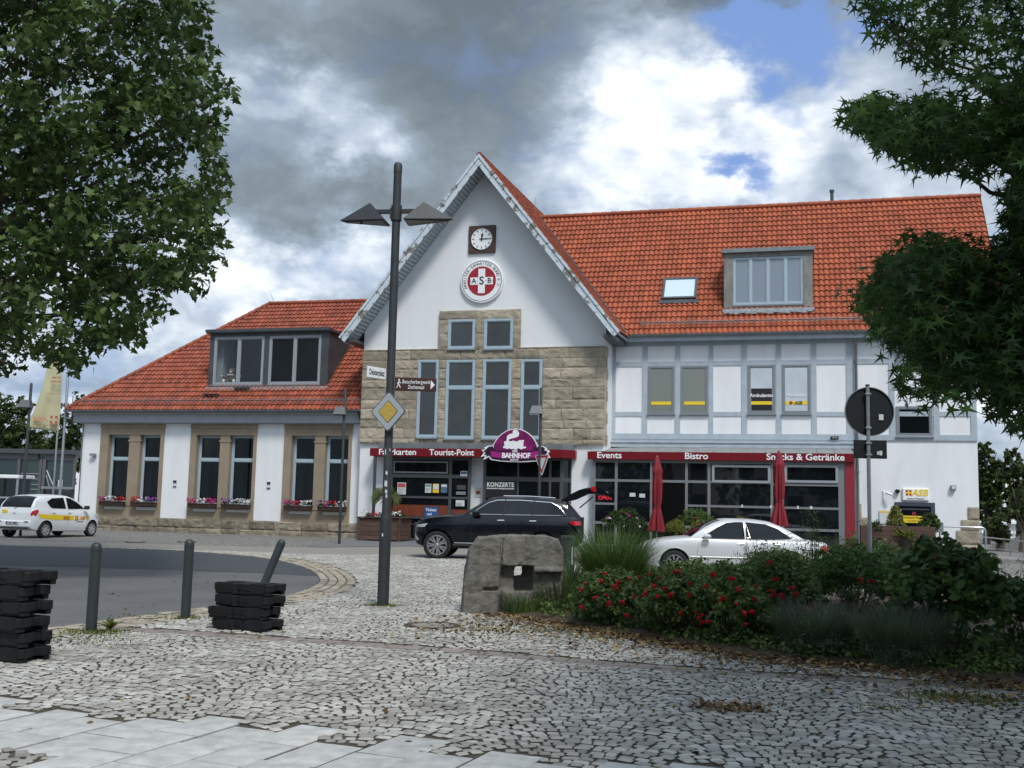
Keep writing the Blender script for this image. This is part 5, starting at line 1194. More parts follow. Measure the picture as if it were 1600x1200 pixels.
class Car:
    def __init__(s, name, label, cat, mw, paint, p, group=None):
        s.p = p; s.e = empty(name, label, cat, mw=mw, group=group); s.paint = paint
        s.zt, s.zb, s.w, s.zr = pchip(p['zt']), pchip(p['zb']), pchip(p['w']), pchip(p['zr'])
        s.k = p.get('k', .30); s.body()
    def sect(s, x):
        w, zb, zt = s.w(x), s.zb(x), s.zt(x); zm = zb + .5 * (zt - zb); cr_ = s.p.get('crown', .05) * min(1, w / .6)
        return [(0, zb), (w * .80, zb), (w * .93, zb + .03 * (zt - zb)), (w * .985, zb + .22 * (zt - zb)), (w, zm), (w * .992, zb + .72 * (zt - zb)), (w * .972, zb + .9 * (zt - zb)), (w * .935, zt - .004), (w * .86, zt + cr_ * .35), (w * .5, zt + cr_ * .8), (0, zt + cr_)]
    def y_side(s, x, z):
        S = s.sect(x)[2:8]; zz = [q[1] for q in S]; yy = [q[0] for q in S]; return float(np.interp(z, zz, yy))
    def gh(s, x):
        z0 = s.zt(x) - .01; h = max(s.zr(x) - z0, .002); yb = s.w(x) * .935; k = s.k; r_ = min(1, h / .35)
        yt = yb - k * h
        return z0, h, yb, yt, r_, [(yb, z0 - .03), (yb - k * h * .5, z0 + .5 * h), (yb - k * h * .86, z0 + .86 * h), (yt - .035 * r_, z0 + .96 * h), (yt - .12 * r_, z0 + h), (yt * .5, z0 + h + .022 * r_), (0, z0 + h + .03 * r_)]
    def y_glass(s, x, z):
        z0, h, yb, *_ = s.gh(x); return yb - s.k * (z - z0)
    def loft(s, xs, fn, full=True):
        V = []; F_ = []; n = None
        for x in xs:
            S = fn(x); ring = [(x, y, z) for y, z in S] + [(x, -y, z) for y, z in S[-2:0:-1]] if full else None
            if not full:
                ring = [(x, y, z) for y, z in S] + [(x, -y, z) for y, z in S[-2::-1]]
            n = len(ring); V += ring
        m = n if full else n - 1
        for i in range(len(xs) - 1):
            for k in range(m): F_.append((i * n + k, i * n + (k + 1) % n, (i + 1) * n + (k + 1) % n, (i + 1) * n + k))
        F_.append(tuple(range(n))); F_.append(tuple((len(xs) - 1) * n + k for k in reversed(range(n))))
        return V, F_
    def body(s):
        p = s.p; x0, x1 = p['x'][0], p['x'][1]
        t = np.linspace(0, 1, 64); xs = x0 + (x1 - x0) * (.5 - .5 * np.cos(np.pi * t)) * .55 + (x1 - x0) * t * .45
        V, F_ = s.loft(xs, s.sect); mb = MB(); mb.add(V, F_); o = mb.obj('body', [s.paint, m_plastic], s.e)
        cut = []
        for wx in p['wheels']:
            for sd in (-1, 1):
                c = MB(); W_ = s.w(wx); R = p['R'] + p.get('arch', .055)
                prof = [(R, 0), (R, .34)]
                c.lathe(prof, 40, Matrix.Translation((wx, sd * (W_ - .26), p['R'])) @ Matrix.Rotation(-sd * math.pi / 2, 4, 'X'))
                q = c.obj('cut', m_plastic); q.matrix_world = s.e.matrix_world.copy(); cut.append(q)
        o.modifiers.clear()
        for q in cut:
            m = o.modifiers.new('b', 'BOOLEAN'); m.operation = 'DIFFERENCE'; m.object = q; m.solver = 'EXACT'; m.material_mode = 'TRANSFER'
        dg = bpy.context.evaluated_depsgraph_get(); dg.update(); me = bpy.data.meshes.new_from_object(o.evaluated_get(dg)); o.modifiers.clear(); o.data = me; me.name = 'body'
        for q in cut: bpy.data.objects.remove(q)
        me.polygons.foreach_set('use_smooth', [True] * len(me.polygons)); me.set_sharp_from_angle(angle=math.radians(32)); s.bodyo = o
        g0, g1 = p['gh']; xs = np.linspace(g0, g1, 52); V, F_ = s.loft(xs, lambda x: s.gh(x)[5], full=False)
        mb = MB(); mb.add(V, F_); s.cab = mb.obj('cabin', s.paint, s.e, sm=40)
        R, wd = p['R'], p.get('tw', .21)
        first = True
        for wx in p['wheels']:
            for sd in (-1, 1):
                M_ = Matrix.Translation((wx, sd * (s.w(wx) - .015), R)) @ Matrix.Rotation(-sd * math.pi / 2, 4, 'X')   # +z outward
                mb = MB(); mb.lathe([(R * .62, -wd), (R * .93, -wd), (R, -wd + .03), (R, -.035), (R * .985, -.015), (R * .93, .0), (R * .78, .006), (p['rr'], -.004), (p['rr'], -.02)], 40, M_, caps=False)
                t_ = mb.obj('wheel', m_tyre, s.e, sm=35)
                mb = MB(); rr = p['rr']; mb.lathe([(rr, -.012), (rr, .002), (rr * .93, .004), (rr * .9, -.03), (rr * .88, -.08), (0.0, -.085)], 40, M_, mi=0, caps=False)
                ns = p['spokes']; mb.lathe([(rr * .17, -.09), (rr * .17, -.006), (rr * .1, .004), (0, .004)], 16, M_)
                for k in range(ns):
                    Mk = M_ @ Matrix.Rotation(2 * math.pi * k / ns, 4, 'Z'); w0, w1 = p['sw']
                    for sgn in ((-1, 1) if p.get('split') else (0,)):
                        a = sgn * .0; b = sgn * rr * .16
                        mb.add([Mk @ Vector(v) for v in ((rr * .12, a - w0, -.012), (rr * .93, b - w1, -.008), (rr * .93, b + w1, -.008), (rr * .12, a + w0, -.012), (rr * .12, a - w0, -.05), (rr * .93, b - w1, -.03), (rr * .93, b + w1, -.03), (rr * .12, a + w0, -.05))], [(0, 1, 2, 3), (0, 4, 5, 1), (3, 2, 6, 7), (1, 5, 6, 2)])
                mb.obj('rim', [m_rim if not p.get('hubcap') else mat('silver_hubcap', (.5, .51, .52), .4, .5)], t_, sm=30)
                mb = MB(); mb.lathe([(rr * .86, -.078), (0, -.079)], 30, M_); mb.obj('brake_shadow', m_plastic, t_)
    def panel(s, nm, pts, m_, side=-1, off=.007, glass=True, parent=None, th=.0):
        """flat-ish panel that follows the side; pts (x,z)"""
        P = []
        for i in range(len(pts)):
            a, b = pts[i], pts[(i + 1) % len(pts)]; n = max(1, int(math.hypot(b[0] - a[0], b[1] - a[1]) / .12))
            for k in range(n): P.append((a[0] + (b[0] - a[0]) * k / n, a[1] + (b[1] - a[1]) * k / n))
        f = s.y_glass if glass else s.y_side
        # fill with a fine grid clipped to the outline: triangulate through bmesh
        bm = bmesh.new(); vs = [bm.verts.new((x, 0, z)) for x, z in P]; bm.faces.new(vs); bmesh.ops.triangulate(bm, faces=bm.faces[:])
        bmesh.ops.subdivide_edges(bm, edges=[e for e in bm.edges if e.calc_length() > .15], cuts=3, use_grid_fill=True)
        for v in bm.verts: v.co.y = side * (f(v.co.x, v.co.z) + off)
        me = bpy.data.meshes.new(nm); bmesh.ops.recalc_face_normals(bm, faces=bm.faces[:]); bm.to_mesh(me); bm.free(); me.materials.append(m_)
        if sum(p_.normal.y for p_ in me.polygons) * side < 0: me.flip_normals()
        me.polygons.foreach_set('use_smooth', [True] * len(me.polygons))
        o = bpy.data.objects.new(nm, me); COL.objects.link(o); o.parent = parent or s.e; return o
    def line(s, nm, pts, r, m_, side=-1, glass=False, off=0.0, parent=None, closed=False):
        f = s.y_glass if glass else s.y_side; P = []
        if closed: pts = pts + [pts[0]]
        for i in range(len(pts) - 1):
            a, b = pts[i], pts[i + 1]; n = max(1, int(math.hypot(b[0] - a[0], b[1] - a[1]) / .08))
            for k in range(n): P.append((a[0] + (b[0] - a[0]) * k / n, a[1] + (b[1] - a[1]) * k / n))
        P.append(pts[-1]); mb = MB(); mb.tube([(x, side * (f(x, z) + off), z) for x, z in P], r, 6); return mb.obj(nm, m_, parent or s.e, sm=50)
    def screen(s, nm, xa, xb, m_, frac=.9, off=.006, parent=None, inset=.0):
        """windscreen or rear window lying on the cabin surface between stations xa, xb"""
        V = []; n = 12; xs = np.linspace(xa, xb, 10)
        for x in xs:
            z0, h, yb, yt, r_, S = s.gh(x); S = S[3:]; Y = [q[0] for q in S][::-1]; Z = [q[1] for q in S][::-1]; ym = S[0][0] * frac
            sl_ = (s.zr(x + .01) - s.zr(x - .01)) / .02; nn = Vector((-sl_, 0, 1)).normalized()
            for k in range(n + 1):
                y = -ym + 2 * ym * k / n; z = float(np.interp(abs(y), Y, Z)); V.append(Vector((x, y, z)) + nn * off)
        F_ = [(i * (n + 1) + k, i * (n + 1) + k + 1, (i + 1) * (n + 1) + k + 1, (i + 1) * (n + 1) + k) for i in range(9) for k in range(n)]
        mb = MB(); mb.add(V, F_); return mb.obj(nm, m_, parent or s.e, sm=60)
    def bx(s, nm, a, m_, parent=None, b=.015, mw=None): mb = MB(); mb.cbox(*a, b=b, mat=mw); return mb.obj(nm, m_, parent or s.e, sm=30)

# ---- dark blue-black SUV with its tailgate up, facing left
px_ = 56.0; Ysuv = F / px_
cxs, cys = (788 - 800) / F * Ysuv, Ysuv + .35
def place(x, y, heading, z=0.0): return Matrix.Translation((x, y, z)) @ Matrix.Rotation(heading, 4, 'Z')
p_black = mat('black_blue_paint', (.003, .004, .008), .22, coat=.45, spec=.3)
suv = Car('parked_car', 'black SUV with chrome window line parked before the entrance, tailgate raised', 'car', place(cxs, cys + .45, math.pi - math.radians(5)), p_black, dict(
    x=(-2.30, 2.41), wheels=(-1.22, 1.69), R=.385, rr=.275, spokes=7, sw=(.022, .020), split=True, crown=.05, k=.34, tw=.24,
    zt=[(-2.34, .95), (-2.30, 1.12), (-2.2, 1.21), (-1, 1.23), (.3, 1.215), (.95, 1.20), (1.3, 1.19), (1.9, 1.13), (2.18, 1.06), (2.33, .93), (2.41, .70)],
    zb=[(-2.34, .55), (-2.1, .40), (-1.5, .33), (1.5, .30), (2.1, .34), (2.34, .42), (2.41, .52)],
    w=[(-2.34, .72), (-2.25, .86), (-2.0, .93), (-1.2, .965), (1.2, .965), (1.9, .93), (2.2, .84), (2.35, .66), (2.41, .42)],
    zr=[(-2.25, 1.22), (-2.0, 1.50), (-1.80, 1.665), (-1.5, 1.70), (-.6, 1.74), (0.0, 1.735), (.22, 1.705), (.55, 1.53), (1.02, 1.22)], gh=(-2.24, 1.02)))
gl = [(.80, 1.255), (.30, 1.58), (.05, 1.655), (-.6, 1.665), (-1.45, 1.62), (-1.68, 1.50), (-1.86, 1.27), (-1.4, 1.262), (0, 1.255)]
for sd in (1, -1):
    w_ = suv.panel('side_glass', gl, m_cglass, side=sd)
    suv.line('chrome_trim', gl, .012, m_chrome, side=sd, glass=True, off=.010, closed=True)
    for xx, zt_ in ((-.15, 1.66), (-.95, 1.65)): suv.line('door_pillar', [(xx + .02, 1.26), (xx - .03, zt_)], .028, m_plastic, side=sd, glass=True, off=.0)
    for xx in (.72, -.22, -1.10): suv.line('door_seam', [(xx, .42), (xx + .02, 1.20)], .004, m_black, side=sd)
    for xx in (.02, -.86): suv.line('door_handle', [(xx, 1.10), (xx - .19, 1.105)], .016, m_chrome, side=sd, off=.02)
    suv.line('sill_trim', [(1.25, .40), (-.78, .40)], .03, m_plastic, side=sd); suv.line('sill_trim', [(1.2, .46), (-.78, .46)], .008, m_chrome, side=sd, off=.02)
    suv.panel('tail_lamp', [(-1.98, 1.06), (-2.0, 1.13), (-2.26, 1.12), (-2.28, 1.02), (-2.1, 1.0)], m_tail, side=sd, off=.02, glass=False)
    suv.panel('headlamp', [(1.96, .98), (2.28, .93), (2.30, .86), (2.05, .88)], m_lamp, side=sd, off=.012, glass=False)
    suv.panel('bumper_trim', [(2.28, .50), (2.35, .62), (2.36, .72), (2.31, .64), (2.2, .53)], m_chrome, side=sd, off=.012, glass=False)
    suv.bx('mirror', (.50, .72, sd * 1.02 - .10, sd * 1.02 + .10, 1.22, 1.36), p_black, b=.05)
    mb = MB(); mb.tube([(-.1, sd * .60, 1.775), (-.8, sd * .60, 1.78), (-1.5, sd * .60, 1.75)], .016, 6); mb.obj('roof_rail', m_chrome, suv.e, sm=50)
suv.screen('windscreen', .26, .96, m_cglass)
mb = MB(); mb.cbox(2.33, 2.44, -.45, .45, .62, .98, .03); mb.obj('grille', m_plastic, suv.e); 
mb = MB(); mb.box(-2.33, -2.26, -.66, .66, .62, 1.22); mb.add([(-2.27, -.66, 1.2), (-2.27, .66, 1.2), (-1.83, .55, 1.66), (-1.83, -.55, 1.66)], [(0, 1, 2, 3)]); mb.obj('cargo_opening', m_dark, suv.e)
# raised tailgate
def sp(px, py): return ((788 - px) / px_, (873.4 + .0 - py) / px_)
tg = [sp(*q) for q in ((884, 778), (894, 772), (912, 763), (932, 757.5), (942, 758), (952, 763), (965, 771), (963, 774), (952, 770), (938, 767.5), (926, 768), (908, 777), (890, 782))]
mb = MB(); mb.prism(tg, -.62, .62); tgo = mb.obj('tailgate', p_black, suv.e, sm=30)
mb = MB(); mb.prism([sp(*q) for q in ((896, 770.2), (911, 762.2), (926, 757.8), (924, 759), (910, 765), (898, 771.5))], -.52, .52); mb.obj('tailgate_glass', m_cglass, tgo)
for sd in (1, -1): mb = MB(); mb.prism([sp(*q) for q in ((930, 757), (937, 756.5), (938, 764), (934, 765), (929, 761))], sd * .635 - .03, sd * .635 + .03); mb.obj('tail_lamp', m_tail, tgo)
mb = MB(); mb.prism([sp(*q) for q in ((940, 757.5), (957, 765), (955, 767.5), (939, 761))], -.3, .3); mb.obj('number_plate', m_paper, tgo)
for sd in (1, -1): mb = MB(); a, b = sp(912, 790), sp(933, 772); mb.tube([(a[0], sd * .6, a[1]), (b[0], sd * .6, b[1])], .014, 6); mb.obj('gas_strut', m_plastic, tgo)
# ---- silver saloon behind the roses
p_silver = mat('silver_paint', (.60, .61, .62), .3, .15, coat=.5)
Ys = F / 62.0; xs0 = (1153 - 800) / F * Ys
sed = Car('parked_car', 'silver saloon parked behind the rose bed, seen from its left side', 'car', place(xs0, Ys + .9, math.pi - math.radians(2), gz(xs0, Ys + .5)), p_silver, dict(
    x=(-2.40, 2.40), wheels=(-1.37, 1.50), R=.325, rr=.22, spokes=9, sw=(.016, .024), crown=.045, k=.36, tw=.2,
    zt=[(-2.40, .66), (-2.36, .84), (-2.2, .90), (-1.7, .93), (-.5, .93), (.6, .94), (1.1, .955), (1.6, .91), (2.0, .83), (2.25, .73), (2.36, .62), (2.40, .50)],
    zb=[(-2.40, .40), (-2.2, .30), (-1.5, .20), (1.5, .20), (2.2, .26), (2.40, .36)],
    w=[(-2.40, .62), (-2.3, .80), (-2.0, .865), (-1, .90), (1, .90), (1.8, .865), (2.15, .78), (2.33, .60), (2.40, .40)],
    zr=[(-1.82, .93), (-1.5, 1.12), (-1.1, 1.33), (-.85, 1.40), (-.3, 1.44), (.1, 1.44), (.38, 1.40), (.75, 1.23), (1.15, .95)], gh=(-1.80, 1.14)))
gf = [(.82, .975), (.45, 1.22), (.20, 1.345), (-.05, 1.375), (-.22, 1.375), (-.24, .975)]; gr = [(-.29, .975), (-.29, 1.375), (-.78, 1.335), (-1.08, 1.225), (-1.40, 1.0), (-.9, .975)]
for sd in (1, -1):
    for g_ in (gf, gr): suv_ = sed.panel('side_glass', g_, m_cglass, side=sd); sed.line('window_seal', g_, .008, m_plastic, side=sd, glass=True, off=.006, closed=True)
    for P in ([(.90, .30), (.95, .60), (.88, .93)], [(-.27, .28), (-.28, .95)], [(-1.25, .62), (-1.05, .45), (-1.02, .3)], [(-1.25, .62), (-1.42, .93)]): sed.line('door_seam', P, .004, m_black, side=sd)
    sed.line('rub_strip', [(1.12, .50), (-.98, .50)], .022, mat('grey_strip', (.3, .3, .31), .4, .3), side=sd); sed.line('sill_line', [(1.1, .34), (-.95, .34)], .005, m_plastic, side=sd)
    for xx in (-.06, -.96): sed.line('door_handle', [(xx, .845), (xx - .17, .85)], .017, p_silver, side=sd, off=.015)
    sed.bx('mirror', (.62, .80, sd * .98 - .09, sd * .98 + .09, .96, 1.07), p_silver, b=.04)
    sed.panel('headlamp', [(2.10, .72), (2.3, .66), (2.32, .54), (2.14, .55)], m_lamp, side=sd, off=.01, glass=False); sed.panel('tail_lamp', [(-2.12, .84), (-2.34, .82), (-2.36, .62), (-2.12, .64)], m_tail, side=sd, off=.01, glass=False)
    sed.line('arch_trim', [(1.5 + .40 * math.cos(a), .325 + .40 * math.sin(a)) for a in np.linspace(.2, 2.9, 12)], .008, p_silver, side=sd)
sed.screen('windscreen', .34, 1.08, m_cglass); sed.screen('rear_window', -1.70, -.98, m_cglass)
mb = MB(); mb.cbox(2.34, 2.42, -.36, .36, .46, .70, .03); mb.obj('grille', m_chrome, sed.e)
# ---- white hatchback at the far left, tail towards us
p_whitec = mat('white_car_paint', (.80, .81, .82), .22, coat=.8)
rR = Vector((*G(70, 841), 0)); dF = ray(143, 836); fR = None
for k in range(400):
    Yt = rR.y + .01 * k; q = Vector((dF.x / dF.y * Yt, Yt, 0))
    if (q - rR).length >= 2.45: fR = q; break
hd = (fR - rR).normalized(); hang = math.atan2(hd.y, hd.x); left = Vector((-hd.y, hd.x, 0))
cen = rR + hd * 1.225 + left * .80
hat = Car('parked_car', 'white hatchback with yellow side stripe parked at the left corner of the station', 'car', place(cen.x, cen.y, hang), p_whitec, dict(
    x=(-1.86, 1.92), wheels=(-1.225, 1.225), R=.285, rr=.19, spokes=7, sw=(.03, .034), crown=.05, k=.30, tw=.17, hubcap=True,
    zt=[(-1.86, .80), (-1.82, .98), (-1.7, 1.03), (-1, 1.0), (0, .96), (.9, .94), (1.2, .90), (1.55, .82), (1.8, .70), (1.92, .52)],
    zb=[(-1.86, .34), (-1.6, .26), (1.5, .20), (1.8, .24), (1.92, .32)],
    w=[(-1.86, .66), (-1.8, .74), (-1.6, .80), (-1, .83), (1, .825), (1.5, .78), (1.75, .66), (1.92, .40)],
    zr=[(-1.84, .98), (-1.72, 1.20), (-1.52, 1.40), (-1.2, 1.475), (-.5, 1.50), (.0, 1.485), (.3, 1.41), (.7, 1.21), (1.22, .90)], gh=(-1.83, 1.22)))
gf = [(.78, 1.03), (.45, 1.24), (.12, 1.385), (-.10, 1.41), (-.08, 1.02)]; gr = [(-.20, 1.03), (-.24, 1.41), (-.85, 1.38), (-1.12, 1.26), (-1.0, 1.10), (-.9, 1.05)]
for sd in (1, -1):
    for g_ in (gf, gr): hat.panel('side_glass', g_, m_cglass, side=sd); hat.line('window_seal', g_, .008, m_plastic, side=sd, glass=True, off=.004, closed=True)
    for P in ([(.85, .28), (.9, .6), (.84, .92)], [(-.14, .26), (-.13, 1.0)], [(-1.0, .55), (-.9, .4), (-.88, .28)], [(-1.0, .55), (-1.05, 1.0)]): hat.line('door_seam', P, .004, m_plastic, side=sd)
    for xx in (.02, -.80): hat.line('door_handle', [(xx, .885), (xx - .16, .89)], .014, p_whitec, side=sd, off=.018)
    hat.bx('mirror', (.62, .80, sd * .93 - .09, sd * .93 + .09, 1.0, 1.14), m_plastic, b=.04)
    st = [(-1.55, .83), (.35, .78), (.35, .60), (-.82, .62), (-1.5, .66)]
    hat.panel('yellow_stripe', [(-1.62, .84), (-.1, .79), (.16, .785), (.16, .61), (-.86, .63), (-1.5, .69)], m_yellow, side=sd, off=.006, glass=False)
    hat.panel('yellow_stripe', [(.85, .755), (1.0, .75), (.93, .585), (.85, .585)], m_yellow, side=sd, off=.006, glass=False)
    hat.panel('tail_lamp', [(-1.60, .92), (-1.62, 1.0), (-1.80, .96), (-1.85, .86), (-1.84, .76), (-1.72, .78)], m_tail, side=sd, off=.014, glass=False)
    hat.panel('headlamp', [(1.35, .80), (1.62, .74), (1.68, .64), (1.5, .66)], m_lamp, side=sd, off=.01, glass=False)
yy = -(hat.y_side(.4, .7) + .010)
hat.panel('red_square', [(.24, .77), (.40, .768), (.40, .60), (.24, .60)], m_er, side=-1, off=.007, glass=False)
mb = MB(); mb.box(.30, .34, yy - .004, yy, .60, .77); mb.box(.24, .40, yy - .004, yy, .665, .705); mb.obj('cross_emblem', m_yellow, hat.e)
text('ASB', .17, hat.e, TX(.62, yy - .0, .685), m_orange if False else mat('orange_lettering', (.75, .32, .03), .5), bold=.03, shear=.25); text('Ambulanter', .07, hat.e, TX(-.22, yy - .004, .735), m_posterr); text('Pflegedienst', .07, hat.e, TX(-.22, yy - .004, .665), m_posterr); text('Arbeiter-Samariter-Bund', .035, hat.e, TX(.5, yy - .003, .57), m_framed)
hat.screen('rear_window', -1.80, -1.45, m_cglass, frac=.93); hat.screen('windscreen', .34, 1.15, m_cglass)
RB = Matrix.Rotation(-math.pi / 2, 4, 'Z')        # text faces the tail (-X)
def rear(nm, y0, y1, z0, z1, m_, x=-1.875, parent=None, t=.02, b=.008): mb = MB(); mb.cbox(x - t, x, y0, y1, z0, z1, b); return mb.obj(nm, m_, parent or hat.e)
rear('rear_bumper', -.70, .70, .36, .62, p_whitec, x=-1.80, t=.11, b=.05)
pl_ = rear('number_plate', -.27, .27, .47, .58, m_paper, x=-1.915); t = text('H AS 1060', .10, pl_, Matrix.Translation((-1.938, .02, .525)) @ RB @ RX, m_black, bold=.02)
mb = MB(); mb.box(-1.937, -1.9355, .22, .262, .475, .575); mb.obj('blue_band', mat('plate_blue', (.01, .05, .3), .5), pl_)
for y in (-.56, .56): rear('bumper_vent', y - .09, y + .09, .56, .59, m_plastic, x=-1.912)
rear('bumper_insert', -.62, .62, .33, .37, m_plastic, x=-1.86, t=.05)
mb = MB(); mb.tube([(-1.83, .05, 1.0), (-1.80, -.1, 1.10), (-1.775, -.25, 1.14)], .012, 5); mb.obj('wiper', m_plastic, hat.e)
rear('tailgate_badge', -.05, .05, .84, .88, m_chrome, x=-1.865, t=.012); rear('tailgate_sticker', .30, .52, .86, .97, m_yellow, x=-1.86, t=.010, b=.002)
# ================================================================== STREET FURNITURE
def pole_at(px, py): x, y = G(px, py); return Vector((x, y, gz(x, y)))
# ---- tall twin-headed street lamp
b0 = pole_at(598, 948)
ZTOP = AT(622, 253, b0.y).z; ZH = AT(570, 344, b0.y).z - .02
lp = empty('street_lamp', 'tall anthracite street lamp with two pyramid heads, carrying the signs', 'street lamp', b0)
mb = MB(); mb.lathe([(.088, -.1), (.088, 1.30), (.086, 1.33), (.064, 1.42), (.064, ZTOP - .16)], 24); mb.lathe([(.068, ZTOP - .18), (.068, ZTOP - .06), (.05, ZTOP - .02), (0, ZTOP)], 20); mb.obj('pole', m_gpole, lp, sm=40)
mb = MB(); mb.lathe([(.085, ZH + .02), (.085, ZH + .26)], 20); mb.box(-.1, -.07, -.04, .04, ZH + .06, ZH + .22); mb.obj('collar', m_gpole, lp, sm=40)
RA = Matrix.Rotation(math.radians(-8), 4, 'Z')
for s_ in (-1, 1):
    mb = MB(); mb.box(min(s_ * .08, s_ * .45), max(s_ * .08, s_ * .45), -.03, .03, ZH + .14, ZH + .20, mat=RA); mb.obj('arm', m_gpole, lp)
    mb = MB(); a, b, q = s_ * .14, s_ * .90, s_ * .43; zb_, w = ZH, .21
    V = [RA @ Vector(v) for v in ((a, -w, zb_), (b, -.03, zb_ + .035), (b, .03, zb_ + .035), (a, w, zb_), (q, 0, ZH + .32), (a + s_ * .04, -w + .03, zb_ - .02), (b - s_ * .1, -.03, zb_ + .0), (b - s_ * .1, .03, zb_ + .0), (a + s_ * .04, w - .03, zb_ - .02))]
    V[0] = RA @ Vector((a + s_ * .02, -w, zb_)); 
    mb.add(V, [(0, 1, 4), (1, 2, 4), (2, 3, 4), (3, 0, 4), (0, 5, 6, 1), (1, 6, 7, 2), (2, 7, 8, 3), (3, 8, 5, 0)])
    h_ = mb.obj('lamp_head', m_gpole, lp); mb = MB(); mb.add([V[5], V[6], V[7], V[8]], [(0, 1, 2, 3)]); mb.obj('lens', m_glass, h_)
m_stick = mat('torn_sticker', (.7, .71, .72), .6)
mb = MB()
for z, a, w, h in ((1.98, -95, .5, .05), (1.80, -100, .7, .09), (1.70, -92, .55, .05), (1.63, -85, .35, .05), (2.28, -120, .3, .09), (2.34, -60, .25, .03), (1.05, -110, .3, .045)):
    r_ = (.065 if z > 1.42 else .089); n = 6; V = []
    for i in range(n + 1):
        an = math.radians(a) + w * (i / n - .5) * .9
        for k, zz in enumerate((z, z + h * random.uniform(.7, 1.2))): V.append((r_ * 1.02 * math.cos(an), r_ * 1.02 * math.sin(an), zz + .01 * math.sin(i * 2.1)))
    mb.add(V, [(2 * i, 2 * i + 2, 2 * i + 3, 2 * i + 1) for i in range(n)])
mb.obj('torn_stickers', m_stick, lp)
# signs on the pole
def on_pole(px, py, base): return AT(px, py, base.y)
zc = on_pole(606, 644, b0).z
Ms = Matrix.Translation((b0.x, b0.y - .11, zc)) @ Matrix.Rotation(math.radians(-26), 4, 'Z')
ps = empty('priority_road_sign', 'diamond priority road sign, faded yellow with grey-white border, on the lamp pole', 'sign', mw=Ms)
def diamond(r, y0, y1, rc=.05):
    pts = []
    for k in range(4):
        a = math.radians(90 * k)
        for j in (-1, 0, 1):
            t = a + math.radians(j * 6); rr = r * (1 - rc * .35 * (1 if j == 0 else .0)) / (abs(math.cos(t)) + abs(math.sin(t))) if j else r * (1 - rc); pts.append((rr * math.cos(t), rr * math.sin(t)))
    mb = MB(); mb.prism(pts, y0, y1); return mb
diamond(.318, -.012, .0).obj('plate', m_steel, ps); diamond(.312, -.0145, -.0125).obj('border_line', m_black, ps); diamond(.298, -.0175, -.015).obj('white_field', mat('sign_grey_white', (.42, .45, .48), .4), ps); diamond(.178, -.0205, -.018).obj('inner_line', m_black, ps); diamond(.168, -.0235, -.021).obj('yellow_field', mat('faded_sign_yellow', (.62, .42, .05), .45, col2=(.45, .34, .12), vscale=25), ps)
mb = MB(); mb.box(-.05, .05, .0005, .04, -.02, .02); mb.obj('bracket', m_steel, ps)
A1 = on_pole(617, 600, b0).z
Mn = Matrix.Translation((b0.x + .07, b0.y - .0, A1)) @ Matrix.Rotation(math.radians(3), 4, 'Z')
gs = empty('direction_sign', 'brown visitor mine direction sign with walking figure and arrow, on the lamp pole', 'sign', mw=Mn)
m_brown = mat('sign_brown', (.055, .018, .014), .45)
mb = MB(); mb.cbox(.0, .635, -.03, -.005, -.105, .105, .008); mb.obj('plate', m_brown, gs)
t = text('Besucherbergwerk', .085, gs, TX(.325, -.033, .036), m_white, bold=.004, ext=.001, sx=.66); text('Zechensaal', .085, gs, TX(.325, -.033, -.045), m_white, bold=.004, ext=.001, sx=.66)
mb = MB(); mb.prism([(.548, -.07), (.612, 0), (.548, .07)], -.033, -.031); mb.obj('arrow', m_white, gs)
mb = MB(); mb.ball((.062, -.032, .062), (.014, .002, .014), 8, 6)
for P in ([(.060, .045), (.055, 0), (.03, -.06)], [(.057, 0), (.085, -.06)], [(.06, .038), (.035, .0)], [(.062, .036), (.09, .01)]): mb.tube([(x, -.032, z) for x, z in P], .0075, 6)
mb.obj('walking_figure', m_white, gs)
mb = MB(); mb.box(-.06, .0, -.025, -.01, .05, .065); mb.box(-.06, .0, -.025, -.01, -.065, -.05); mb.obj('bracket', m_steel, gs)
A2 = on_pole(602, 583, b0).z
Mn = Matrix.Translation((b0.x - .075, b0.y - .02, A2 - .02)) @ Matrix.Rotation(math.radians(52), 4, 'Z')
ns = empty('street_name_sign', 'white street name plate reading Deisterplatz, angled off the lamp pole', 'sign', mw=Mn)
mb = MB(); mb.cbox(-.40, .0, -.008, .008, -.085, .085, .004); mb.obj('plate', m_white, ns); text('Deisterplatz', .125, ns, TX(-.2, -.0105, -.0), m_black, ext=.001, sx=.52, bold=.01)
mb = MB(); mb.box(.0, .07, -.006, .006, .05, .062); mb.box(.0, .07, -.006, .006, -.062, -.05); mb.obj('bracket', m_framed, ns)
# ---- thin street lamps
def small_lamp(x, y, label, pt=(530, 608)):
    K_ = AT(pt[0], pt[1], y).z / 5.54
    e = empty('street_lamp', label, 'street lamp', (x, y, gz(x, y)), group='thin street lamps with one box head')
    mb = MB(); mb.lathe([(.05, -.1), (.05, 5.5 * K_), (.03, 5.53 * K_), (0, 5.54 * K_)], 14); mb.obj('pole', m_gpole, e, sm=40)
    h0_ = 5.54 * K_ - .92; mb = MB(); mb.add([(a_, b_, c_ + h0_) for a_, b_, c_ in ((-.40, -.17, 0), (.06, -.17, 0), (.06, .17, 0), (-.40, .17, 0), (-.30, -.10, .28), (.02, -.10, .28), (.02, .10, .28), (-.30, .10, .28))], [(0, 3, 2, 1), (4, 5, 6, 7), (0, 1, 5, 4), (1, 2, 6, 5), (2, 3, 7, 6), (3, 0, 4, 7)]); h = mb.obj('lamp_head', mat('light_grey_lamp', (.15, .155, .16), .5, .3), e)
    mb = MB(); mb.box(-.36, .02, -.14, .14, h0_ - .02, h0_ - .001); mb.obj('lens', m_glass, h); return e
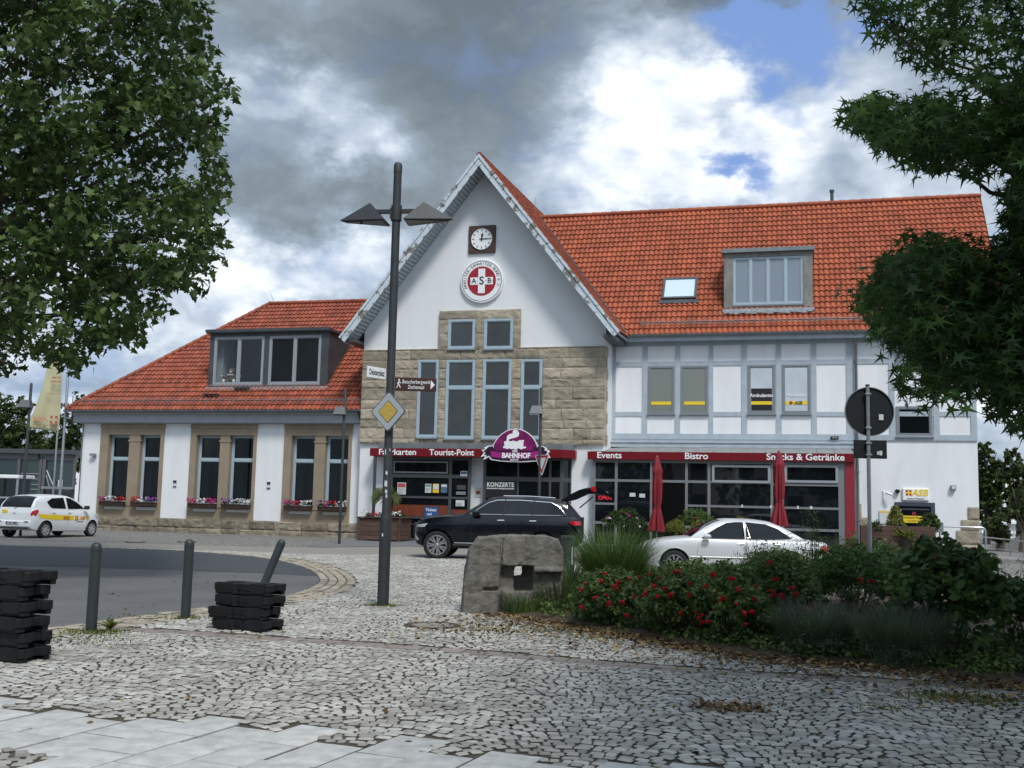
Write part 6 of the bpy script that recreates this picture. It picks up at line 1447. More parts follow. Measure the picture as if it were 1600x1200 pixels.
p = pole_at(530, 850); small_lamp(p.x, p.y, 'thin grey street lamp in front of the third pair of windows')
Y3 = F / 46.0; q = AT(845, 640, Y3); small_lamp(q.x, Y3, 'thin grey street lamp behind the black SUV', (845, 605))
q3 = q
Y4 = 38.6; q = AT(46, 640, Y4); small_lamp(q.x, Y4, 'thin grey street lamp behind the white hatchback', (46, 598))
# give-way sign on the middle one
c = AT(852, 712, Y3); Mn = Matrix.Translation((q3.x + .07, Y3 - .10, c.z)) @ Matrix.Rotation(math.radians(-58), 4, 'Z')
ys = empty('give_way_sign', 'red and white triangular give way sign seen at an angle on the thin lamp', 'sign', mw=Mn)
mb = MB(); mb.prism([(-.40, .02), (.40, .02), (.42, -.02), (.03, -.66), (-.03, -.66), (-.42, -.02)], -.006, .006); mb.obj('plate', m_white, ys)
mb = MB(); tri = [(-.38, .0), (.38, .0), (0, -.63)]; tin = [(-.255, -.075), (.255, -.075), (0, -.49)]
mb.add([(x, -.009, z) for x, z in tri + tin], [(0, 1, 4, 3), (1, 2, 5, 4), (2, 0, 3, 5)]); mb.obj('red_border', mat('sign_red', (.5, .01, .02), .4), ys)
# ---- round sign seen from behind
x, y = G(1361, 962); e = empty('round_road_sign', 'back of a round road sign with small plate on a steel post in the roses', 'sign', (x, y, 0)); kk = y / G(1361, 1004)[1]
zt = AT(1361, 603, y).z; mb = MB(); mb.lathe([(.03, 0), (.03, zt)], 14); mb.obj('post', m_steel, e, sm=40); mb = MB(); mb.lathe([(.033, zt - .005), (.033, zt + .02), (0, zt + .021)], 14); mb.obj('post_cap', m_black, e)
zc = AT(1366, 643, y).z; m_back = mat('sign_back_grey', (.018, .022, .026), .7, spec=.2)
mb = MB(); mb.lathe([(.0, -.004), (.297 * kk, -.004), (.305 * kk, .0), (.305 * kk, .022), (.295 * kk, .022), (.295 * kk, .004), (0, .004)], 48, Matrix.Translation((.035, .045, zc)) @ RX); mb.obj('disc', m_back, e, sm=35)
mb = MB(); mb.lathe([(.300 * kk, -.006), (.309 * kk, -.002), (.309 * kk, .024), (.300 * kk, .024)], 48, Matrix.Translation((.035, .045, zc)) @ RX, caps=False); mb.obj('rim', m_steel, e, sm=35)
zc2 = AT(1365, 702, y).z; mb = MB(); mb.cbox(-.175 * kk, .24 * kk, .03, .045, zc2 - .115 * kk, zc2 + .115 * kk, .007); mb.obj('small_plate', m_back, e); 
for zz in (zc + .27, zc - .26, zc2 + .09, zc2 - .09): mb = MB(); mb.cbox(-.045, .045, -.042, .028, zz - .015, zz + .015, .005); mb.obj('clamp', m_steel, e)
mb = MB(); mb.box(.18, .25, .0215, .0225, zc - .13, zc - .04); mb.box(.145, .175, .0285, .0295, zc2 - .08, zc2 - .03); mb.box(.18, .225, .0285, .0295, zc2 - .09, zc2 - .02); mb.obj('sticker', m_paper, e)
# ---- bollards
m_boll = mat('bollard_paint', (.042, .05, .053), .5, .2, var=.2, vscale=8)
def bollard(x, y, label, tilt=None, r_=.0625, h=1.04):
    e = empty('bollard', label, 'bollard', (x, y, gz(x, y) - .01), group='bollards beside the asphalt')
    if tilt: e.rotation_euler = tilt
    mb = MB(); mb.lathe([(r_, -.25), (r_, h - .07), (r_ * .96, h - .045), (r_ * .8, h - .02), (r_ * .45, h - .004), (0, h)], 24); mb.obj('shaft', m_boll, e, sm=50)
    mb = MB(); mb.lathe([(r_ * 1.04, h - .10), (r_ * 1.04, h - .085)], 24, caps=False); mb.obj('ring', m_gpole, e, sm=50)
x, y = G(142, 988); bollard(x, y, 'upright grey bollard with the yellow-green weed beside its foot')
x, y = G(289.5, 968); bollard(x, y, 'upright grey bollard between the two stacks of black base blocks')
x, y = G(399, 944); bollard(x, y, 'grey bollard leaning to the right behind the smaller stack of blocks', tilt=(math.radians(-4), math.radians(20), 0))
x, y = G(886, 931); e = empty('bollard', 'thick flat-topped grey bollard half hidden behind the boulder', 'bollard', (x, y, 0)); mb = MB(); mb.lathe([(.115, 0), (.115, .98), (.125, .985), (.125, 1.03), (.11, 1.04), (0, 1.04)], 24); mb.obj('shaft', m_boll, e, sm=40); mb = MB(); mb.box(.06, .085, -.12, -.098, .55, .85); mb.obj('reflector', m_paper, e)
# ---- stacks of black base blocks
m_blk = mat('black_recycled_plastic', (.006, .0063, .007), .55, vscale=6, bump=.003, bscale=50, col2=(.014, .015, .017), spec=.3)
def base_block(x, y, z, rz, label, group):
    e = empty('base_block', label, 'base block', (x, y, z), rz, group)
    Lh, Wh, H_ = .40, .20, .128
    out = [(-Lh, -Wh + .03), (-Lh + .03, -Wh), (-.10, -Wh), (-.07, -Wh + .035), (.07, -Wh + .035), (.10, -Wh), (Lh - .03, -Wh), (Lh, -Wh + .03), (Lh, -.06), (Lh - .05, -.045), (Lh - .05, .045), (Lh, .06), (Lh, Wh - .03), (Lh - .03, Wh), (.10, Wh), (.07, Wh - .035), (-.07, Wh - .035), (-.10, Wh), (-Lh + .03, Wh), (-Lh, Wh - .03), (-Lh, .06), (-Lh + .05, .045), (-Lh + .05, -.045), (-Lh, -.06)]
    # lower half is undercut at the ends so that a fork slot shows
    mb = MB(); mb.prismz(out, .045, H_); mb.prismz([(a * .97, b * .97) for a, b in out[:8]] + [(Lh * .97, -.10), (Lh - .12, -.10), (Lh - .12, .10), (Lh * .97, .10)] + [(a * .97, b * .97) for a, b in out[12:20]] + [(-Lh * .97, .10), (-Lh + .12, .10), (-Lh + .12, -.10), (-Lh * .97, -.10)], 0, .0445)
    mb.box(-.34, -.12, -Wh - .004, -Wh + .03, .02, H_ + .012); mb.box(.14, .35, -Wh - .004, -Wh + .03, .02, H_ + .012)
    o = mb.obj('block', m_blk, e, bevel=.006)
    mb = MB(); mb.cbox(-.30, -.14, -.08, .08, H_ + .0, H_ + .010, .004); mb.obj('stacking_lug', m_blk, e); mb = MB(); mb.cbox(.14, .30, -.08, .08, H_ + .0, H_ + .010, .004); mb.obj('stacking_lug', m_blk, e)
    return e
ordn = ['bottom', 'second', 'third', 'topmost', 'fifth', 'topmost']
x, y = G(384, 985); rr_ = random.Random(5)
for k, (dx, dy, rz) in enumerate(((.02, 0, -24), (-.03, .01, -20), (.03, .02, -26), (.02, .04, -23))):
    base_block(x + dx, y + dy, .14 * k + .012, math.radians(rz), ['bottom', 'second', 'third', 'topmost'][k] + (' ' if k in (0, 3) else ' from the bottom ') + 'black plastic base block in the smaller stack by the leaning bollard', 'black base blocks in the smaller stack')
x, y = G(42, 1032)
x -= .22
for k, (dx, dy, rz) in enumerate(((.0, 0, 24), (.0, .02, 22), (-.01, -.02, 20), (-.02, .02, 24), (-.05, 0, 26), (.02, .01, 21))):
    base_block(x + dx, y + dy, .142 * k + .012, math.radians(rz - 44), ['bottom', 'second from bottom', 'third from bottom', 'fourth from bottom', 'fifth from bottom', 'topmost'][k] + ' black base block in the taller stack at the left edge', 'black base blocks in the taller stack')
# ---- boulder with a square hole
xb_, yb_ = G(722, 960); p1_ = F / yb_ / 1.0
mb = MB()
pxm = (960 - 784) / 1.6
def bp_(px, py): return ((px - 722) / pxm, (961 - py) / pxm)
out = [bp_(*q) for q in ((722, 961), (878, 961), (880, 900), (882, 862), (872, 842), (852, 836), (780, 838), (745, 842), (732, 862), (724, 905))]
mb.prism([(a, b - .05 if b < .03 else b) for a, b in out], 0, .55)
bo = mb.obj('tmp', m_stone)
def cutb(x0, x1, y0, y1, z0, z1, rot=0): c = MB(); c.box(x0, x1, y0, y1, z0, z1); o = c.obj('c', m_stone); o.rotation_euler = (0, 0, rot); return o
h0, h1 = bp_(803, 922), bp_(829, 884)
apply_bool(bo, [cutb(h0[0], h1[0] + .05, -.2, .36, h0[1] - .02, h1[1]), cutb(h0[0] + .02, h0[0] + .15, -.2, .9, h1[1] - .17, h1[1] - .02), cutb(.54, h0[0] + .01, -.2, .16, .36, .70), cutb(.52, .565, -.2, .075, -.2, 1.3), cutb(.28, 1.6, -.2, .06, .335, .385), cutb(h1[0] + .02, 1.6, -.2, .12, -.1, .62), cutb(.56, 1.7, -.2, .03, .67, 1.3)])
rm = bo.modifiers.new('r', 'REMESH'); rm.mode = 'VOXEL'; rm.voxel_size = .016
dg = bpy.context.evaluated_depsgraph_get(); dg.update(); me = bpy.data.meshes.new_from_object(bo.evaluated_get(dg)); bpy.data.objects.remove(bo)
bm = bmesh.new(); bm.from_mesh(me)
for _ in range(1): bmesh.ops.smooth_vert(bm, verts=bm.verts, factor=.5, use_axis_x=True, use_axis_y=True, use_axis_z=True)
bm.normal_update()
for v in bm.verts:
    n = noise.fractal(v.co * 3.0, 1.0, 2.0, 5); r2 = noise.noise(v.co * 11); v.co += v.normal * (.020 * n + .010 * r2 + .008 * noise.noise(v.co * 32) + .006 * noise.noise(v.co * 70))
bm.to_mesh(me); bm.free(); me.materials.clear(); me.materials.append(mat('lichen_boulder', (.20, .188, .165), .95, col2=(.10, .094, .08), vscale=6, bump=.012, bscale=45)); me.polygons.foreach_set('use_smooth', [True] * len(me.polygons))
bo = bpy.data.objects.new('boulder', me); COL.objects.link(bo); bo.matrix_world = Matrix.Translation((xb_, yb_, 0)) @ Matrix.Rotation(math.radians(4), 4, 'Z')
tag(bo, 'weathered sandstone block with a square hole at the left end of the rose bed', 'boulder')
# ---- closed red parasols
def parasol(px, pyt, pyb, Y, label, tw=0.0):
    t_, b_ = AT(px, pyt, Y), AT(px, pyb, Y); g = gz(t_.x, Y); H = t_.z; zb_ = b_.z
    e = empty('parasol', label, 'parasol', (t_.x, Y, 0), group='closed red parasols before the bistro')
    mb = MB(); mb.lathe([(.03, 0), (.03, H - .05)], 10); mb.obj('pole', m_steel, e, sm=40); mb = MB(); mb.lathe([(.28, 0.02), (.28, .10), (.06, .13), (.05, .3)], 20); mb.obj('base', m_gpole, e, sm=40)
    n = 48; V = []; rings = 26; L_ = H - zb_
    for i in range(rings + 1):
        t = i / rings; z = H - t * L_
        r_ = np.interp(t, [0, .02, .12, .2, .21, .35, .62, .66, .70, .85, 1.0], [.03, .07, .13, .185, .15, .15, .135, .10, .115, .19, .25])
        fold = .10 + .22 * smooth(.1, .5, t) 
        for k in range(n):
            a = 2 * math.pi * k / n; f = 1 + fold * math.sin(8 * a + 1.5 * t + tw) + .08 * math.sin(3 * a + 5 * t); V.append((r_ * f * math.cos(a), r_ * f * math.sin(a), z + (.03 * math.sin(8 * a) if i == rings else 0)))
    F_ = [(i * n + k, i * n + (k + 1) % n, (i + 1) * n + (k + 1) % n, (i + 1) * n + k) for i in range(rings) for k in range(n)] + [tuple(range(n))]
    mb = MB(); mb.add(V, F_); mb.obj('canopy', mat('red_parasol_cloth', (.25, .014, .024), .75, var=.25, vscale=3, bump=.004), e, sm=70)
    mb = MB(); zz = H - .665 * L_; mb.lathe([(.125, zz - .015), (.13, zz), (.125, zz + .015)], 20, caps=False); mb.obj('tie_strap', mat('dark_red_strap', (.18, .01, .02), .7), e)
    mb = MB(); mb.lathe([(.02, H - .01), (.045, H + .01), (.03, H + .04), (0, H + .05)], 12); mb.obj('finial', mat('faded_red_plastic', (.42, .10, .11), .5), e, sm=40)
yy_ = L2W(12, -2.2).y; parasol(1027, 714, 830, yy_, 'closed red parasol left of the bistro doorway'); yy_ = L2W(17, -2.2).y; parasol(1217, 705, 822, yy_, 'closed red parasol behind the silver saloon', 2.0)
# ---- terrace wall, railing and barriers on the right
def gbox(nm, x0, x1, y0, y1, z0, z1, m_, lab, cat, grp=None, b=.01):
    mb = MB(); mb.cbox(x0, x1, y0, y1, z0, z1, b); o = mb.obj(nm, m_, mw=BMAT); tag(o, lab, cat, grp); return o
YT = -3.6; tx1, tz1 = L(1564, 872, YT); tx0 = LX(1300, 850, YT)
e = empty('terrace_wall', 'low white terrace wall with red-brown plank facing right of the bistro', 'wall', mw=BMAT)
mb = MB(); mb.cbox(tx0, tx1 - .01, YT, YT + .22, -.3, tz1 - .345, .01); mb.obj('white_base', m_plaster, e)
mb = MB()
for k in range(2): mb.cbox(tx0 - .02, tx1, YT - .03, YT + .24, tz1 - .34 + k * .17, tz1 - .345 + (k + 1) * .17, .008)
mb.obj('plank', m_wood, e)
e = empty('wooden_planter', 'long red-brown plank planter with shrubs before the right entrance', 'planter', mw=BMAT); YP = -2.4
px0, px1 = LX(1345, 830, YP), LX(1462, 830, YP); pz = LZ(1400, 822, YP)
mb = MB()
for k in range(5): mb.cbox(px0, px1, YP, YP + .05, pz - (k + 1) * .17 + .006, pz - k * .17, .006); mb.cbox(px1 - .05, px1, YP + .051, YP + .7, pz - (k + 1) * .17 + .006, pz - k * .17, .006); mb.cbox(px0, px0 + .05, YP + .051, YP + .7, pz - (k + 1) * .17 + .006, pz - k * .17, .006)
mb.obj('planks', m_wood, e); mb = MB(); mb.box(px0 + .051, px1 - .051, YP + .051, YP + .69, 0, pz - .05); mb.obj('soil', m_mulch, e)
PLANT_R = (px0, px1, YP, pz)
YR_ = -1.4; e = empty('handrail', 'bent galvanised handrail beside the right corner of the station', 'railing', mw=BMAT)
ra, rb = L(1468, 823, YR_), L(1539.5, 824, YR_); zb_ = LZ(1500, 893, YR_)
mb = MB(); zt_ = (ra[1] + rb[1]) / 2; mb.tube([(ra[0], YR_, zb_ - .3), (ra[0], YR_, zt_ - .12), (ra[0] + .03, YR_, zt_ - .03), (ra[0] + .12, YR_, zt_), (rb[0] - .12, YR_, zt_), (rb[0] - .03, YR_, zt_ - .03), (rb[0], YR_, zt_ - .12), (rb[0], YR_, zb_ - .3)], .028, 10); mb.obj('rail', m_alu, e, sm=50)
mb = MB(); mb.box(ra[0] - .1, ra[0] + .12, YR_ - .05, YR_ - .031, zt_ - .2, zt_ + .12); mb.obj('small_plate', m_steel, e)
e = empty('handrail', 'long thin handrail running away behind the right corner', 'railing')
mb = MB(); a = [AT(1528, 838, 40), AT(1600, 846, 36), AT(1680, 856, 32)]; mb.tube(a, .025, 6)
for q in (a[0], a[1] + (a[0] - a[1]) * .28, a[1], a[2]): mb.tube([q, (q.x, q.y, 0)], .025, 6)
b = [Vector((q.x, q.y, q.z - .38)) for q in a]; mb.tube(b, .015, 6); mb.obj('rail', m_steel, e, sm=50)
def barrier(x, y, rz, first=None, lab=None):
    if first:
        c = copy_tree(first); c.location = (x, y, 0); c.rotation_euler = (0, 0, rz); c['label'] = lab; return c
    e = empty('site_barrier', 'white plastic barrier nearest the corner of the station', 'barrier', (x, y, 0), rz, 'white barriers at the right edge')
    mb = MB(); mb.cbox(-1, 1, -.03, .03, .62, 1.02, .02); mb.cbox(-1, 1, -.03, .03, .18, .30, .02)
    for i in range(9): mb.cbox(-.97 + i * .235, -.90 + i * .235, -.025, .025, .29, .63, .01)
    mb.cbox(-.95, -.88, -.03, .03, 1.0, 1.12, .01); mb.cbox(.88, .95, -.03, .03, 1.0, 1.12, .01); mb.obj('panel', m_white, e)
    mb = MB(); mb.cbox(-.8, -.55, -.25, .25, .0, .08, .02); mb.cbox(.55, .8, -.25, .25, .0, .08, .02); mb.obj('foot', m_black, e)
    return e
f0 = None
for k in range(4):
    q = AT(1540 + 52 * k, 860, 62 - 2 * k); o = barrier(q.x, q.y, math.radians(-8), f0, ['', 'second white plastic barrier from the corner of the station', 'white plastic barrier behind the gravel heap', 'white plastic barrier farthest right in the row'][k]); f0 = f0 or o
q = AT(1600, 880, 48); mb = MB(); n = 40; V = []
for i in range(14):
    t = i / 13
    for k in range(n):
        a = 2 * math.pi * k / n; r_ = 2.6 * t * (1 + .12 * noise.noise(Vector((math.cos(a) * 2, math.sin(a) * 2, 3)))); V.append((q.x + 1.3 + r_ * math.cos(a), q.y + r_ * math.sin(a), max(-.02, 1.15 * (1 - t) ** 1.0 * (1 + .1 * noise.noise(Vector((r_ * math.cos(a) * 3, r_ * math.sin(a) * 3, 1)))) + .05 * noise.noise(Vector((r_ * math.cos(a) * 9, r_ * math.sin(a) * 9, 4))) * (1 - t))))
mb.add(V, [(i * n + k, i * n + (k + 1) % n, (i + 1) * n + (k + 1) % n, (i + 1) * n + k) for i in range(13) for k in range(n)])
o = mb.obj('gravel_heap', mat('grey_gravel', (.17, .16, .15), .95, var=.5, vscale=12, bump=.05, bscale=18), sm=60); tag(o, 'heap of grey gravel in front of the white barriers', 'gravel heap')
# ---- flower boxes under the left wing windows
m_boxw = mat('brown_flower_box', (.045, .022, .016), .7, var=.3, vscale=8)
m_petal = {k: mat('petal_' + k, c, .6, rndvar=.2) for k, c in dict(pink=(.55, .05, .25), white=(.75, .75, .78), purple=(.25, .06, .35), red=(.5, .02, .05)).items()}
m_green = mat('box_foliage', (.05, .085, .03), .6, rndvar=.35, trans=.25)
FB = [('pink and white petunias', 'leftmost window', ('pink', 'white', 'red')), ('red, white and purple petunias', 'second window from the left', ('red', 'white', 'purple')), ('magenta and white flowers', 'third window from the left', ('pink', 'white', 'pink')), ('mostly white flowers', 'fourth window from the left', ('purple', 'white', 'white')), ('red and white flowers', 'fifth window from the left', ('pink', 'red', 'white')), ('purple and white flowers', 'window behind the thin street lamp', ('purple', 'red', 'white'))]
FLOWER_BOXES = []
for (x0, x1), (what, where, cols) in zip(wb, FB):
    e = empty('flower_box', 'flower box with %s under the %s' % (what, where), 'flower box', mw=BMAT, group='flower boxes of the left wing')
    z = zo0 + .0; yy = YL - .30; a, b = x0 - .12, x1 + .05
    mb = MB(); mb.cbox(a, b, yy, yy + .2, z - .12, z + .06, .01); mb.cbox(a - .01, b + .01, yy - .012, yy + .21, z + .02, z + .07, .01)
    for i in range(5): mb.box(a + (b - a) * (i + .5) / 5 - .012, a + (b - a) * (i + .5) / 5 + .012, yy - .018, yy - .012, z - .11, z + .02)
    mb.obj('trough', m_boxw, e); mb = MB(); mb.box(x0 + .03, x1 - .03, YL - .08, YL - .055, z - .27, z - .15); mb.obj('donor_plate', m_paper, e)
    FLOWER_BOXES.append((e, a, b, yy, z, cols))
# ---- plank planter with palm by the ticket entrance
x, y = G(597, 846); e = empty('wooden_planter', 'red-brown wooden planter with palm and red and white flowers by the ticket entrance', 'planter', (x, y + .55, 0), -TH)
mb = MB(); W_, D_, H_ = .84, .55, .92
for k in range(5):
    z0 = .06 + k * .165
    mb.cbox(-W_, W_, -D_, -D_ + .04, z0, z0 + .158, .005); mb.cbox(-W_, W_, D_ - .04, D_, z0, z0 + .158, .005); mb.cbox(-W_, -W_ + .04, -D_ + .041, D_ - .041, z0, z0 + .158, .005); mb.cbox(W_ - .04, W_, -D_ + .041, D_ - .041, z0, z0 + .158, .005)
mb.obj('planks', m_wood, e)
for sx_ in (-1, 1):
    for sy_ in (-1, 1): mb = MB(); mb.cbox(sx_ * (W_ + .0) - .05, sx_ * W_ + .05, sy_ * D_ - .05, sy_ * D_ + .05, 0, .90, .008); mb.obj('corner_post', m_wood, e)
mb = MB(); mb.cbox(-W_ - .08, W_ + .08, -D_ - .08, D_ + .08, .891, .93, .008); mb.obj('rim_board', m_wood, e)
PALM = e
# ================================================================== PLANTS
SHAPES = {
 'maple': [(0, -.1), (.32, -.28), (.22, .02), (.52, .12), (.26, .28), (.22, .52), (0, .9), (-.22, .52), (-.26, .28), (-.52, .12), (-.22, .02), (-.32, -.28)],
 'star': [(0, -.12), (.10, .0), (.62, -.22), (.17, .16), (.60, .42), (.11, .30), (0, .98), (-.11, .30), (-.60, .42), (-.17, .16), (-.62, -.22), (-.10, .0)],
 'oval': [(0, -.5), (.24, -.2), (.26, .15), (0, .5), (-.26, .15), (-.24, -.2)],
 'quad': [(0, -.5), (.30, 0), (0, .5), (-.30, 0)],
 'lance': [(0, -.5), (.10, -.1), (.07, .2), (0, .5), (-.07, .2), (-.10, -.1)]}
def leaf_cloud(name, C_, R_, per, size, shape, m_, parent=None, seed=1, droop=.5, flat=.5, rnd_clump=.5, svar=.35):
    """C_: cluster centres (n,3), R_: radius of each cluster; 'per' leaves in each"""
    r = np.random.default_rng(seed); C_ = np.asarray(C_, float); n = len(C_); R_ = np.broadcast_to(np.asarray(R_, float), (n,)); N_ = n * per
    d = r.normal(size=(N_, 3)); d /= np.linalg.norm(d, axis=1)[:, None]; rad = r.random(N_) ** .45
    P = np.repeat(C_, per, 0) + d * (rad * np.repeat(R_, per))[:, None] * np.array([1, 1, .8])
    # leaf frame: normal leans up/outwards, tip droops
    nn = r.normal(size=(N_, 3)) * flat + d * .55 + np.array([0, 0, .75]); nn /= np.linalg.norm(nn, axis=1)[:, None]
    tp = r.normal(size=(N_, 3)) * .8 + d * .4 + np.array([0, 0, -droop]); tp -= (tp * nn).sum(1)[:, None] * nn; tp /= np.linalg.norm(tp, axis=1)[:, None] + 1e-9
    sd = np.cross(nn, tp); S = np.array(SHAPES[shape]); k = len(S); sz_ = size * (1 - svar + 2 * svar * r.random(N_))
    bend = -.18 * (S[:, 0] ** 2 + .4 * np.maximum(S[:, 1], 0) ** 2)
    V = P[:, None, :] + (S[None, :, 0, None] * sd[:, None, :] + S[None, :, 1, None] * tp[:, None, :] + bend[None, :, None] * nn[:, None, :]) * sz_[:, None, None]
    loops = np.arange(N_ * k); starts = np.arange(N_) * k
    cr = np.repeat(r.random(n), per); rv = rnd_clump * cr + (1 - rnd_clump) * r.random(N_)
    me = raw_mesh(name, V.reshape(-1, 3), loops, starts, m_, rv)
    o = bpy.data.objects.new(name, me); COL.objects.link(o)
    if parent: o.parent = parent
    return o
def leaf_mat(name, c_dark, c_light, rough=.5, trans=.35, spec=.25):
    if name in MATS: return MATS[name]
    m = bpy.data.materials.new(name); m.use_nodes = True; nt = m.node_tree; N = nt.nodes; K = nt.links; b = N['Principled BSDF']; b.inputs['Roughness'].default_value = rough; b.inputs['Specular IOR Level'].default_value = spec
    at = N.new('ShaderNodeAttribute'); at.attribute_name = 'rnd'; rp = N.new('ShaderNodeValToRGB'); K.new(at.outputs['Fac'], rp.inputs[0]); e = rp.color_ramp; e.elements[0].color = (*c_dark, 1); e.elements[0].position = .15; e.elements[1].color = (*c_light, 1); e.elements[1].position = .98
    x = e.elements.new(.7); x.color = (*[(a * .62 + b_ * .38) for a, b_ in zip(c_dark, c_light)], 1)
    K.new(rp.outputs[0], b.inputs['Base Color']); tr = N.new('ShaderNodeBsdfTranslucent'); K.new(rp.outputs[0], tr.inputs[0]); ms = N.new('ShaderNodeMixShader'); ms.inputs[0].default_value = trans; K.new(b.outputs[0], ms.inputs[1]); K.new(tr.outputs[0], ms.inputs[2]); K.new(ms.outputs[0], N['Material Output'].inputs[0])
    MATS[name] = m; return m
m_bark = mat('tree_bark', (.11, .09, .07), .9, col2=(.06, .05, .04), vscale=6, bump=.02, bscale=20, aniso=(1, 1, .3))
lm_plane = leaf_mat('plane_tree_leaf', (.034, .062, .019), (.18, .27, .075))
lm_gum = leaf_mat('sweetgum_leaf', (.030, .068, .022), (.14, .25, .06))
lm_bush = leaf_mat('rose_leaf', (.055, .10, .032), (.24, .32, .09)); lm_bush2 = leaf_mat('broad_shrub_leaf', (.044, .095, .030), (.18, .28, .07)); lm_lite = leaf_mat('light_herb_leaf', (.045, .08, .025), (.17, .22, .07))
lm_grass = leaf_mat('ornamental_grass_blade', (.055, .11, .025), (.20, .30, .08)); lm_lav = leaf_mat('lavender_stem', (.09, .13, .07), (.25, .31, .17)); lm_bg = leaf_mat('far_tree_leaf', (.035, .06, .018), (.12, .17, .045)); lm_box = leaf_mat('planter_leaf', (.03, .06, .02), (.10, .14, .04)); lm_yel = leaf_mat('yellow_green_leaf', (.12, .14, .03), (.38, .36, .06))

def px_clusters(polys, ymin, ymax, n, seed, thr=-.12, nscale=.55, holes=(), zmin=None):
    """cluster centres in the crown volume; crown outline given as it is seen from the square"""
    r = np.random.default_rng(seed); fs = [in_poly(p) for p in polys]; fh = [in_poly(h) for h in holes]; out = []
    x0 = min(q[0] for p in polys for q in p); x1 = max(q[0] for p in polys for q in p); y0 = min(q[1] for p in polys for q in p); y1 = max(q[1] for p in polys for q in p)
    tries = 0
    while len(out) < n and tries < n * 60:
        tries += 1
        px, py = r.uniform(x0, x1), r.uniform(y0, y1); A, B_ = np.array([px]), np.array([py])
        if not any(f(A, B_)[0] for f in fs) or any(f(A, B_)[0] for f in fh): continue
        Y = r.uniform(ymin, ymax); q = AT(px, py, Y)
        if noise.noise(Vector(q) * nscale + Vector((seed, 0, 0))) < thr: continue
        out.append(tuple(q))
    return np.array(out)
def limbs(name, base, targets, r0, parent, m_=m_bark, seed=1, split=.45):
    rr = random.Random(seed); mb = MB(); base = Vector(base)
    for t in targets:
        t = Vector(t); L_ = (t - base).length; mid = base.lerp(t, .5) + Vector((rr.uniform(-.3, .3), rr.uniform(-.3, .3), .10 * L_)) 
        P = [base.lerp(mid, k / 4) for k in range(4)] + [mid.lerp(t, k / 5) + Vector((rr.uniform(-.05, .05), rr.uniform(-.05, .05), rr.uniform(-.05, .05))) * (k > 0) for k in range(6)]
        mb.tube(P, [r0 * (1 - .88 * k / 9) for k in range(10)], 7)
    return mb.obj(name, m_, parent, sm=60)
# ---- left plane tree
tp = Vector((-13.2, 21.5, 0)); e = empty('plane_tree', 'big plane tree filling the upper left of the photo', 'tree', tp)
CR = [(-900, -500), (250, -500), (290, -200), (312, -20), (316, 20), (322, 60), (330, 100), (352, 118), (366, 140), (362, 168), (345, 185), (342, 215), (348, 240), (342, 262), (338, 285), (350, 335), (346, 358), (334, 375), (328, 400), (312, 430), (306, 448), (272, 448), (252, 470), (248, 500), (216, 490), (208, 528), (190, 520), (172, 545), (148, 550), (128, 572), (108, 580), (90, 566), (60, 565), (20, 585), (-100, 600), (-300, 600), (-900, 560)]
HO = [[(265, 225), (315, 232), (318, 258), (285, 268), (262, 245)], [(180, 350), (212, 352), (215, 362), (196, 366)], [(135, 255), (155, 258), (150, 272), (132, 268)], [(120, 125), (162, 124), (160, 135), (118, 134)]]
C1 = px_clusters([CR], 17, 24, 4700, 11, thr=-.10, nscale=1.0, holes=HO)
C1 = C1[C1[:, 0] > -14]
c = C1 - np.array(tp); o = leaf_cloud('crown', c, .36, 24, .150, 'maple', lm_plane, e, 21, droop=.7, flat=.8); 
mb = MB(); mb.tube([(0, 0, -.1), (.05, .0, .6), (.1, .1, 2.5), (.2, .1, 4.8), (.1, .2, 8), (0, .2, 11)], [.42, .34, .29, .25, .16, .06], 14); mb.obj('trunk', m_bark, e, sm=60)
T = [AT(px, py, Y) - tp for px, py, Y in ((340, 150, 20), (310, 60, 21), (330, 350, 20), (290, 430, 20.5), (200, 500, 20), (120, 560, 20), (20, 570, 19), (230, 250, 19), (120, 150, 19), (60, 350, 18.5), (260, -60, 22), (160, 380, 22), (260, 190, 22), (100, 60, 21), (-20, 250, 21))]
limbs('branch', (.15, .1, 4.3), T, .10, e, seed=3)
tw = MB(); rr = random.Random(9)
for q in C1[::9]: q = Vector(q) - tp; d = (Vector((.3, .2, 7)) - q).normalized(); tw.tube([q + d * -.2, q + d * .5 + Vector((rr.uniform(-.1, .1),) * 3), q + d * 1.3], [.006, .012, .02], 4)
tag(tw.obj('twigs', m_bark, e), kind='stuff')
